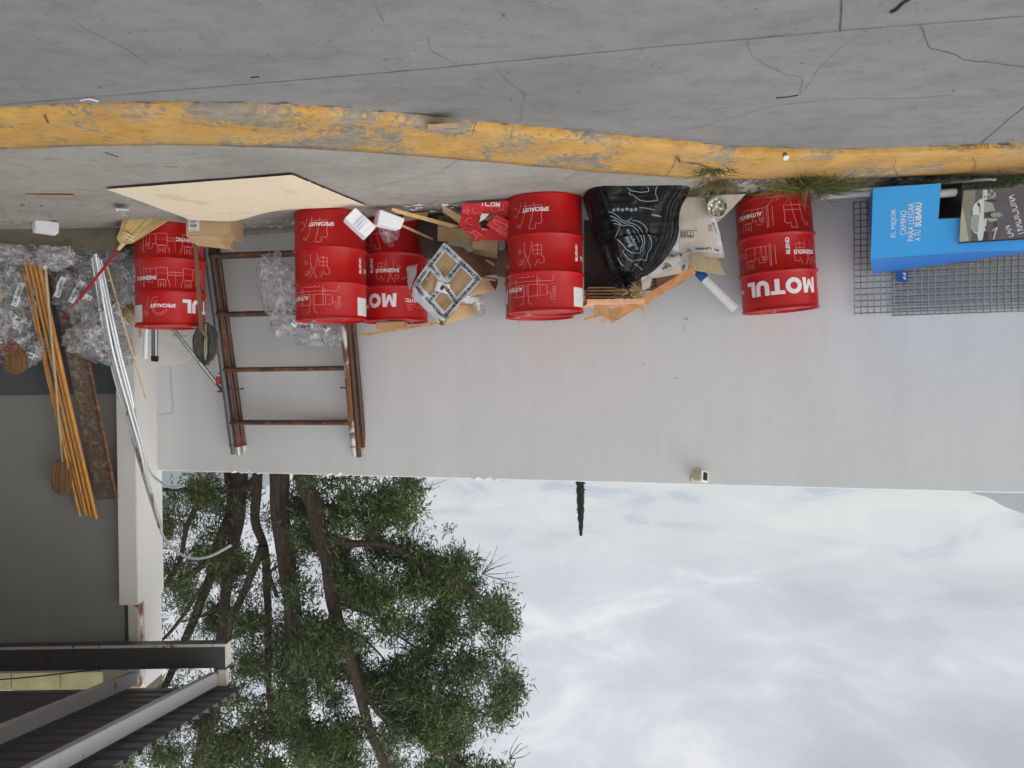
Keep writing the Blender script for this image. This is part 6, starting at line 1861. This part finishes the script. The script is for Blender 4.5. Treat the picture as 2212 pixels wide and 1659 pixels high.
tuft('grass_tuft', 'grass', 1745, 388, 0.0, 170, .30, .85, 'large green grass tuft growing through the kerb by the single drum', 'grass tuft', 1, (-.02, -.85), .7, .0075, wid=.06)
tuft('grass_tuft', 'drygrass', 1738, 384, 0.0, 90, .30, 1.0, 'dry yellow blades spreading out of the largest grass tuft', 'grass tuft', 2, (-.05, -.6), .75, .0045, wid=.08)
tuft('weed', 'drygrass', 1544, 392, 0.0, 260, .15, .9, 'dry brown weed growing in the cracked kerb beside the black bag', 'weed', 3, (0, .1), .5, .003, wid=.045)
tuft('weed', 'weed', 1540, 366, 0.01, 120, .12, 1.0, 'green weed growing in the kerb crack', 'weed', 4, (0, -.25), .8, .004, wid=.04)
tuft('weed', 'weed', 2120, 318, ZR, 150, .07, 1.2, 'low green weed at the foot of the kerb where the road joint ends', 'weed', 5, (0, 0), .6, .005, wid=.07)
tuft('weed', 'weed', 2010, 320, ZR, 40, .05, 1.1, 'tiny weed at the foot of the kerb nearest the largest tuft', 'weed', 6, (0, 0), .6, .004, wid=.03)
tuft('weed', 'weed', 2215, 318, ZR, 80, .09, 1.0, 'weed at the kerb foot cut off by the picture edge', 'weed', 7, (0, 0), .6, .005, wid=.03)
tuft('weed', 'drygrass', 1998, 391, .0, 120, .16, .8, 'dry stalks standing in front of the blue sign', 'weed', 8, (0, -.1), .3, .003, wid=.05)
tuft('weed', 'weed', 2130, 387, .0, 260, .13, 1.2, 'green weed growing under the framed poster', 'weed', 9, (0, 0), .5, .004, wid=.12)
tuft('weed', 'weed', 2195, 384, .0, 160, .13, 1.2, 'green weed under the poster at the picture edge', 'weed', 10, (0, 0), .5, .004, wid=.08)
tuft('weed', 'drygrass', 1690, 398, .0, 70, .16, 1.0, 'dry wisps leaning against the foot of the single drum', 'weed', 12, (-.1, .1), .5, .0035, wid=.06)
tuft('weed', 'weed', 1785, 400, .0, 90, .10, 1.3, 'green weed beside the thick white pipe', 'weed', 13, (0, 0), .6, .004, wid=.06)

# ------------------------------------------------------------------ litter
cp = thing('paper_cup', G(1697, 350, .0), 'small white paper cup lying on the yellow kerb among grass', 'cup')
c_ = G(1697, 338, .03); ax = Vector((0, -.65, .75)).normalized(); b = B(); b.tube([c_ - ax * .03, c_ + ax * .012], [.013, .017], 16, caps=False); b.build('side', 'tan2', cp, smooth=True)
b = B(); b.tube([c_ + ax * .010, c_ + ax * .017], [.018, .018], 16); b.build('lid', 'sticker', cp, smooth=True)
b = B(); b.sheet([G(925, 281, .012), G(991, 275, .012), G(989, 266, .022), G(923, 270, .022)], 12, 3, .004, .003, 20); meta(b.build('cardboard_strip', 'tan'), 'torn strip of corrugated cardboard lying on the yellow kerb', 'cardboard')
b = B(); b.sheet([G(57, 423, .006), G(160, 427, .01), G(160, 422, .014), G(57, 421, .008)], 8, 2, .003, .002); meta(b.build('wood_shim', 'slat'), 'thin wooden shim lying on the pavement left of the cream sheet in the photo', 'shim')
gl = B(); c_ = G(265, 441, .0)
gl.tube([c_ + Vector((0, 0, .012)), c_ + Vector((.005, .03, .05)), c_ + Vector((.0, .05, .085))], [.05, .03, .022], 16, caps=False); o = gl.build('plastic_cup', 'glassy', smooth='all'); meta(o, 'squashed clear plastic cup at the corner of the cream sheet', 'cup'); LOC[o.name] = Vector(o.location)
b = B(); b.sheet([G(250, 451, .05), G(279, 452, .05), G(276, 456, .03), G(252, 456, .03)], 4, 2, .002, .003); b.build('rim', 'foam', o)


def litter(name, mat, px, z, r_, label, cat, group):
    b = B(); b.tube(curve_pts([G(x, y, z + r_) for x, y in px], 5), [r_] * (5 * (len(px) - 1) + 1), 6)
    return meta(b.build(name, mat, smooth=True), label, cat, group)


litter('twig', 'twig', [(1924, 27), (1938, 20), (1950, 8), (1966, -2)], ZR, .006, 'thick dark twig on the road near the transverse joint', 'twig', 'twigs')
litter('twig', 'twig', [(1676, 212), (1700, 210), (1724, 206)], ZR, .003, 'thin dark twig on the road in front of the large grass tuft', 'twig', 'twigs')
litter('twig', 'twig', [(228, 329), (238, 333), (256, 339)], 0, .004, 'dark twig on the pavement behind the worn kerb', 'twig', 'twigs')
litter('twig', 'twig', [(356, 359), (372, 360), (384, 361)], 0, .003, 'short dark twig between kerb and cream sheet', 'twig', 'twigs')
litter('twig', 'twig', [(542, 168), (560, 166)], ZR, .0035, 'short straight twig on the road in front of the worn kerb', 'twig', 'twigs')
litter('leaf', 'deadleaf', [(97, 250), (101, 258), (104, 265)], .01, .006, 'dark curled leaf on the yellow kerb', 'leaf', 'fallen leaves')
litter('leaf', 'sticker', [(173, 217), (192, 214), (212, 219)], ZR, .0045, 'pale curved leaf on the road at the foot of the kerb', 'leaf', 'fallen leaves')
rq = random.Random(21); b = B()
for k in range(330):
    r3 = rq.random() * .86
    if r3 < .35: x, y, z = rq.uniform(500, 660), 452 + abs(rq.gauss(0, 1)) * 25, -.03
    elif r3 < .55: x, y, z = rq.uniform(0, 280), rq.uniform(440, 488), -.0
    elif r3 < .8: x, y, z = rq.uniform(880, 1100), rq.uniform(440, 462), -.01
    else: x, y, z = rq.uniform(0, 2212), rq.uniform(20, 300), ZR
    if z == ZR and y > float(np.interp(x, [q[0] for q in FRONT], [q[1] for q in FRONT])): continue
    c_ = G(x, y, z + .006); a = rq.uniform(0, 3.1); L_ = rq.uniform(.006, .035) * (1 if z != ZR else .5)
    v = Vector((math.cos(a), math.sin(a), rq.uniform(-.1, .2))) * L_
    ribbon(b, [c_ - v, c_ + Vector((0, 0, .004)), c_ + v], [.001, rq.uniform(.004, .012), .001], up=(0, 0, 1))
meta(b.build('leaf_litter', 'deadleaf'), kind='stuff')
rq = random.Random(22); b = B()
for k in range(60):
    x, y = (rq.uniform(505, 650), rq.uniform(462, 492)) if k < 26 else (rq.uniform(870, 1105), rq.uniform(438, 458))
    c_ = G(x, y, -.02 if k < 26 else 0.0); s_ = rq.uniform(.01, .035)
    b.add([c_ + Vector((math.cos(a) * s_ * rq.uniform(.5, 1.6), math.sin(a) * s_ * rq.uniform(.4, 1), rq.uniform(.004, .02))) for a in (0, 1.3, 2.6, 3.9, 5.2)], [(0, 1, 2, 3, 4)])
meta(b.build('paper_scraps', 'sticker'), kind='stuff')

# ================================================================== TREES BEHIND THE WALL


def pxpath(pts, d0, d1=None):
    n = len(pts)
    return [P(x, y, d0 + ((d1 if d1 is not None else d0) - d0) * i / max(1, n - 1)) for i, (x, y) in enumerate(pts)]


def limb(b, pts, r0, r1, seg=10):
    c = curve_pts(pts, 6); n = len(c); off = rs.uniform(0, 50)
    c = [p + Vector((noise.noise(p * 2.2 + Vector((off, 0, 0))), noise.noise(p * 2.2 + Vector((0, off, 0))), 0)) * .02 for p in c]
    b.tube(c, [r0 + (r1 - r0) * i / (n - 1) for i in range(n)], seg)


def leaves(name, mat, pos, size, wid, parent, seed, droop=.5, norm=None):
    """many small lance-shaped leaves in one crown mesh; pos: (n,3) array of leaf bases"""
    rg = np.random.default_rng(seed); n = len(pos)
    az = rg.uniform(0, 2 * np.pi, n); el = rg.normal(-droop * .6, .75, n)
    d = np.stack([np.cos(az) * np.cos(el), np.sin(az) * np.cos(el), np.sin(el)], 1)
    if norm is not None: d = d * .75 + norm * 1.0; d /= np.linalg.norm(d, axis=1, keepdims=True)
    r_ = rg.normal(size=(n, 3)); s = np.cross(d, r_); s /= np.linalg.norm(s, axis=1, keepdims=True) + 1e-9
    L = size * rg.uniform(.55, 1.3, n)[:, None]; w = wid * rg.uniform(.7, 1.3, n)[:, None]
    bend = np.cross(d, s) * L * rg.uniform(-.25, .25, n)[:, None]
    v = np.empty((n, 6, 3)); v[:, 0] = pos; v[:, 1] = pos + d * L * .35 + s * w; v[:, 2] = pos + d * L * .35 - s * w
    v[:, 3] = pos + d * L * .72 + s * w * .7 + bend * .6; v[:, 4] = pos + d * L * .72 - s * w * .7 + bend * .6; v[:, 5] = pos + d * L + bend
    base = (np.arange(n) * 6)[:, None]
    tri = np.concatenate([base + np.array([[0, 1, 2]]), base + np.array([[3, 5, 4]])], 1)
    me = bpy.data.meshes.new(name); org = np.array(LOC[parent.name])
    co = (v.reshape(-1, 3) - org).astype(np.float32)
    loops = np.concatenate([base + np.array([[0, 1, 2]]), base + np.array([[1, 3, 4, 2]]), base + np.array([[3, 5, 4]])], 1).astype(np.int32).ravel()
    starts = (np.arange(n)[:, None] * 10 + np.array([[0, 3, 7]])).astype(np.int32).ravel()
    tot = np.tile(np.array([3, 4, 3], np.int32), n)
    me.vertices.add(len(co)); me.vertices.foreach_set('co', co.ravel())
    me.loops.add(len(loops)); me.loops.foreach_set('vertex_index', loops)
    me.polygons.add(3 * n); me.polygons.foreach_set('loop_start', starts); me.polygons.foreach_set('loop_total', tot)
    me.update(calc_edges=True); me.validate()
    me.materials.append(M[mat]); o = bpy.data.objects.new(name, me); COL.objects.link(o); o.parent = parent; LOC[o.name] = LOC[parent.name]
    return o


def inside(poly, x, y):
    c = False; j = len(poly) - 1
    for i in range(len(poly)):
        xi, yi = poly[i]; xj, yj = poly[j]
        if (yi > y) != (yj > y) and x < (xj - xi) * (y - yi) / (yj - yi) + xi: c = not c
        j = i
    return c


def crown_points(poly, n_clump, per, dmin, dmax, seed, thin=.0, holes=(), csize=.20, nscale=.012, groups=150, gsize=17):
    """leaf positions: boughs scattered through the crown, each a cluster of leafy sprays"""
    rq = random.Random(seed); rg = np.random.default_rng(seed); xs = [p[0] for p in poly]; ys = [p[1] for p in poly]; out = []; nrm = []
    gr = []
    while len(gr) < groups:
        x, y = rq.uniform(min(xs), max(xs)), rq.uniform(min(ys), max(ys))
        if inside(poly, x, y) and not any(((x - hx) / rx) ** 2 + ((y - hy) / ry) ** 2 < 1 for hx, hy, rx, ry in holes): gr.append((x, y, rq.uniform(dmin, dmax), rq.uniform(.6, 1.5)))
    cl = 0
    while cl < n_clump:
        if rq.random() < .78:
            gx, gy, gd, gs = rq.choice(gr); x, y, d = gx + rq.gauss(0, gsize * gs), gy + rq.gauss(0, gsize * .8 * gs), gd + rq.gauss(0, gsize * gs / F * 9)
        else: x, y, d = rq.uniform(min(xs), max(xs)), rq.uniform(min(ys), max(ys)), rq.uniform(dmin, dmax)
        if not inside(poly, x, y): continue
        if noise.noise(Vector((x * nscale, y * nscale * 1.1, seed + d * .35))) < thin: continue
        if any(((x - hx) / rx) ** 2 + ((y - hy) / ry) ** 2 < 1 and rq.random() < .9 for hx, hy, rx, ry in holes): continue
        cl += 1
        c = np.array(P(x, y, d)); ax = rg.normal(size=3); ax /= np.linalg.norm(ax); ax[2] -= .5
        k = int(per * rq.uniform(.6, 1.4)); t = rg.uniform(-1, 1, k)[:, None]
        out.append(c + ax * t * csize + rg.normal(size=(k, 3)) * csize * np.array([.42, .42, .38]))
        nrm.append(np.tile(ax * .8, (k, 1)) + rg.normal(size=(k, 3)) * .4)
    return np.concatenate(out), np.concatenate(nrm)


# the big multi-stemmed tree straight behind the wall
t1 = thing('tree', P(650, 829, 11.5), 'big dense green tree with several brown trunks behind the white wall', 'tree')
t1.location.z = 0; LOC[t1.name] = Vector(t1.location)
b = B()
limb(b, pxpath([(600, 820), (605, 1021), (609, 1146), (630, 1288), (638, 1390), (650, 1512), (660, 1700), (672, 1800)], 11.5), .15, .085, 14)
limb(b, pxpath([(655, 820), (655, 1021), (679, 1090), (684, 1135), (702, 1190), (718, 1290), (730, 1345), (745, 1390), (768, 1464), (797, 1570), (818, 1620), (850, 1690)], 11.25, 10.55), .135, .045, 14)
limb(b, pxpath([(684, 1130), (710, 1160), (760, 1174), (842, 1178), (923, 1227), (980, 1251), (1040, 1290)], 11.1, 10.6), .07, .02)
limb(b, pxpath([(668, 1060), (690, 1090), (730, 1098), (790, 1110), (850, 1118)], 11.5, 11.2), .06, .02)
limb(b, pxpath([(768, 1464), (833, 1553), (907, 1594), (980, 1643), (1030, 1680)], 10.8, 10.6), .05, .02)
limb(b, pxpath([(640, 1330), (690, 1380), (712, 1340)], 11.5), .04, .02)
limb(b, pxpath([(550, 820), (556, 1021), (552, 1117), (570, 1186), (578, 1300), (578, 1420), (586, 1560)], 11.8), .082, .04)
limb(b, pxpath([(566, 1180), (556, 1211), (532, 1268), (499, 1349), (491, 1390), (480, 1480), (462, 1560), (430, 1640)], 11.7), .062, .045)
limb(b, pxpath([(515, 820), (520, 1021), (515, 1117), (499, 1195), (487, 1292), (475, 1390), (470, 1500)], 12.1), .115, .06)
limb(b, pxpath([(600, 1290), (585, 1240), (605, 1220)], 11.6), .03, .02)
for q, r_ in (([(640, 1400), (690, 1470), (700, 1560)], .03), ([(720, 1300), (800, 1330), (900, 1400), (960, 1420)], .035), ([(730, 1345), (810, 1400), (880, 1500)], .03), ([(780, 1520), (860, 1520), (950, 1500)], .025), ([(645, 1440), (600, 1500), (560, 1560)], .03), ([(923, 1227), (1000, 1300), (1060, 1400)], .02)):
    limb(b, pxpath(q, 10.9, 10.5), r_ * .8, .006, 6)
b.build('trunk', 'bark', t1, smooth='all')
CR = [(640, 1030), (903, 1030), (905, 1097), (882, 1137), (923, 1117), (960, 1160), (997, 1200), (1041, 1235), (1070, 1268), (1108, 1312), (1120, 1352), (1082, 1368), (1088, 1423), (1117, 1455), (1129, 1512), (1108, 1552), (1060, 1572), (1044, 1615), (1110, 1640), (1120, 1700), (640, 1700), (600, 1500), (610, 1300)]
holes = [(690, 1230, 30, 34), (840, 1150, 24, 18), (905, 1140, 20, 18), (700, 1330, 25, 20), (800, 1440, 30, 18), (930, 1300, 20, 16), (1000, 1310, 22, 18), (1045, 1345, 20, 14), (800, 1620, 22, 24), (890, 1640, 30, 18), (1010, 1650, 20, 12), (860, 1250, 16, 14), (760, 1380, 16, 18), (870, 1540, 22, 12), (700, 1560, 24, 26), (620, 1230, 20, 30)]
pp, nn = crown_points(CR, 3050, 34, 10.45, 12.6, 3, -.14, holes, .15, groups=165)
leaves('crown', 'leaf', pp, .096, .0088, t1, 4, .25, nn)
b = B()
for base, tips in (((1041, 1240), [(1060, 1190), (1075, 1180), (1092, 1200), (1105, 1215), (1110, 1235), (1118, 1262), (1122, 1245), (1085, 1222)]), ((1030, 1236), [(1037, 1172), (1032, 1185)]), ((905, 1060), [(935, 1040), (950, 1050), (925, 1075), (962, 1038), (915, 1085)]), ((1100, 1640), [(1127, 1605), (1146, 1625), (1140, 1612), (1120, 1590)]), ((1050, 1330), [(1085, 1372), (1078, 1350), (1092, 1366)]), ((955, 1165), [(968, 1145), (975, 1150)])):
    for tp_ in tips:
        a, c = P(*base, 11.2), P(*tp_, 11.1); m = a.lerp(c, .55) + Vector((rs.uniform(-.05, .05), 0, rs.uniform(-.06, .06)))
        b.tube(curve_pts([a, m, c], 4), [.006] * 5 + [.0035] * 4, 4)
b.build('bare_twig', 'twig', t1)
pp = np.array([list(P(970 + rs.gauss(0, 8), 1140 + rs.gauss(0, 5), 11.1)) for k in range(45)] + [list(P(975 + rs.gauss(0, 3), 1172 + rs.gauss(0, 4), 11.1)) for k in range(8)])
leaves('dead_leaf_spray', 'deadleaf', pp, .085, .007, t1, 8, .2)

# a thinner tree behind the building corner, with loose foliage
t2 = thing('tree', P(450, 829, 12.6), 'loose olive green tree rising behind the pillar and canopy', 'tree')
t2.location.z = 0; LOC[t2.name] = Vector(t2.location)
b = B()
limb(b, pxpath([(500, 820), (500, 1000), (500, 1100), (467, 1186), (454, 1243), (414, 1350), (380, 1430), (350, 1500)], 12.4), .11, .05)
limb(b, pxpath([(556, 1031), (530, 1050), (499, 1058), (430, 1058), (330, 1059), (250, 1075)], 12.0), .06, .022)
limb(b, pxpath([(442, 1062), (405, 1137), (389, 1211), (352, 1264), (300, 1300)], 12.0), .045, .02)
limb(b, pxpath([(470, 1190), (420, 1235), (380, 1252), (330, 1275), (280, 1300)], 12.2), .05, .03)
limb(b, pxpath([(454, 1243), (380, 1350), (330, 1400)], 12.3), .035, .02)
limb(b, pxpath([(470, 1480), (444, 1560), (430, 1640), (410, 1720)], 12.3), .09, .07)
limb(b, pxpath([(446, 1555), (470, 1600), (520, 1640)], 12.3), .03, .015)
limb(b, pxpath([(490, 1300), (440, 1330), (380, 1345)], 12.3), .025, .01, 6)
b.build('trunk', 'bark', t2, smooth='all')
CL = [(250, 1075), (330, 1078), (345, 1040), (410, 1075), (410, 1022), (520, 1022), (560, 1100), (640, 1120), (660, 1300), (700, 1500), (680, 1700), (180, 1700), (200, 1300)]
holes2 = [(360, 1040, 26, 26), (395, 1095, 36, 18), (450, 1120, 34, 20), (545, 1130, 12, 36), (583, 1140, 12, 44), (500, 1150, 16, 24), (420, 1180, 14, 12), (365, 1300, 20, 16), (440, 1290, 18, 14), (560, 1250, 18, 26), (600, 1240, 12, 30), (370, 1370, 26, 12), (520, 1320, 14, 22), (610, 1330, 12, 26), (560, 1480, 30, 16), (520, 1560, 26, 16), (600, 1620, 28, 20), (430, 1110, 14, 12)]
pp, nn = crown_points(CL, 2300, 30, 11.3, 13.6, 6, -.12, holes2, .16, groups=130, gsize=15)
leaves('crown', 'leaf2', pp, .098, .0088, t2, 7, .25, nn)

# the tip of a far cypress above the wall
t3 = thing('cypress', P(1255, 829, 34), 'slim dark cypress tip rising above the middle of the white wall', 'tree')
t3.location.z = 0; LOC[t3.name] = Vector(t3.location)
b = B(); b.tube([P(1255, 830, 34) - Vector((0, 0, 1.3)), P(1255, 1150, 34)], [.12, .015], 8); b.build('trunk', 'bark', t3, smooth=True)
rg = np.random.default_rng(12); n = 9000; t = rg.uniform(0, 1, n) ** .8
y = 960 + t * 194; hw = np.interp(y, [960, 1040, 1090, 1120, 1142, 1156], [8.6, 8.0, 6.4, 4.4, 2.0, .1]) * (1 + .16 * np.sin(y * .31) + .1 * np.sin(y * .9))
a = rg.uniform(0, 2 * np.pi, n); rr_ = np.sqrt(rg.uniform(.2, 1, n)) * hw / F * 34
cx = 1252.5 + (y - 960) * .012
pp = np.stack([np.array([P(float(cx[i]), float(y[i]), 34).x for i in range(n)]) + np.cos(a) * rr_, 34 + np.sin(a) * rr_, np.array([P(1255, float(v), 34).z for v in y])], 1)
nn = np.stack([np.cos(a) * .3, np.sin(a) * .3, np.ones(n) * 1.2], 1)
leaves('crown', 'cypress', pp, .085, .018, t3, 13, -.5, nn)


# ================================================================== THE AIR
hz = B(); hz.hexa([(-1700, -60, -2.5), (1700, -60, -2.5), (1700, 1300, -2.5), (-1700, 1300, -2.5), (-1700, -60, 172), (1700, -60, 172), (1700, 1300, 172), (-1700, 1300, 172)])
hm = bpy.data.materials.new('pale_haze'); hm.use_nodes = True; nt = hm.node_tree; nt.nodes.clear()
ho = nt.nodes.new('ShaderNodeOutputMaterial'); hv = nt.nodes.new('ShaderNodeVolumePrincipled')
hv.inputs['Color'].default_value = (.90, .94, 1.0, 1); hv.inputs['Density'].default_value = .0010; hv.inputs['Anisotropy'].default_value = .2
nt.links.new(hv.outputs[0], ho.inputs['Volume'])
meta(hz.build('haze', hm, base=(0, 0, -2.5)), kind='stuff')
S.cycles.volume_bounces = 1
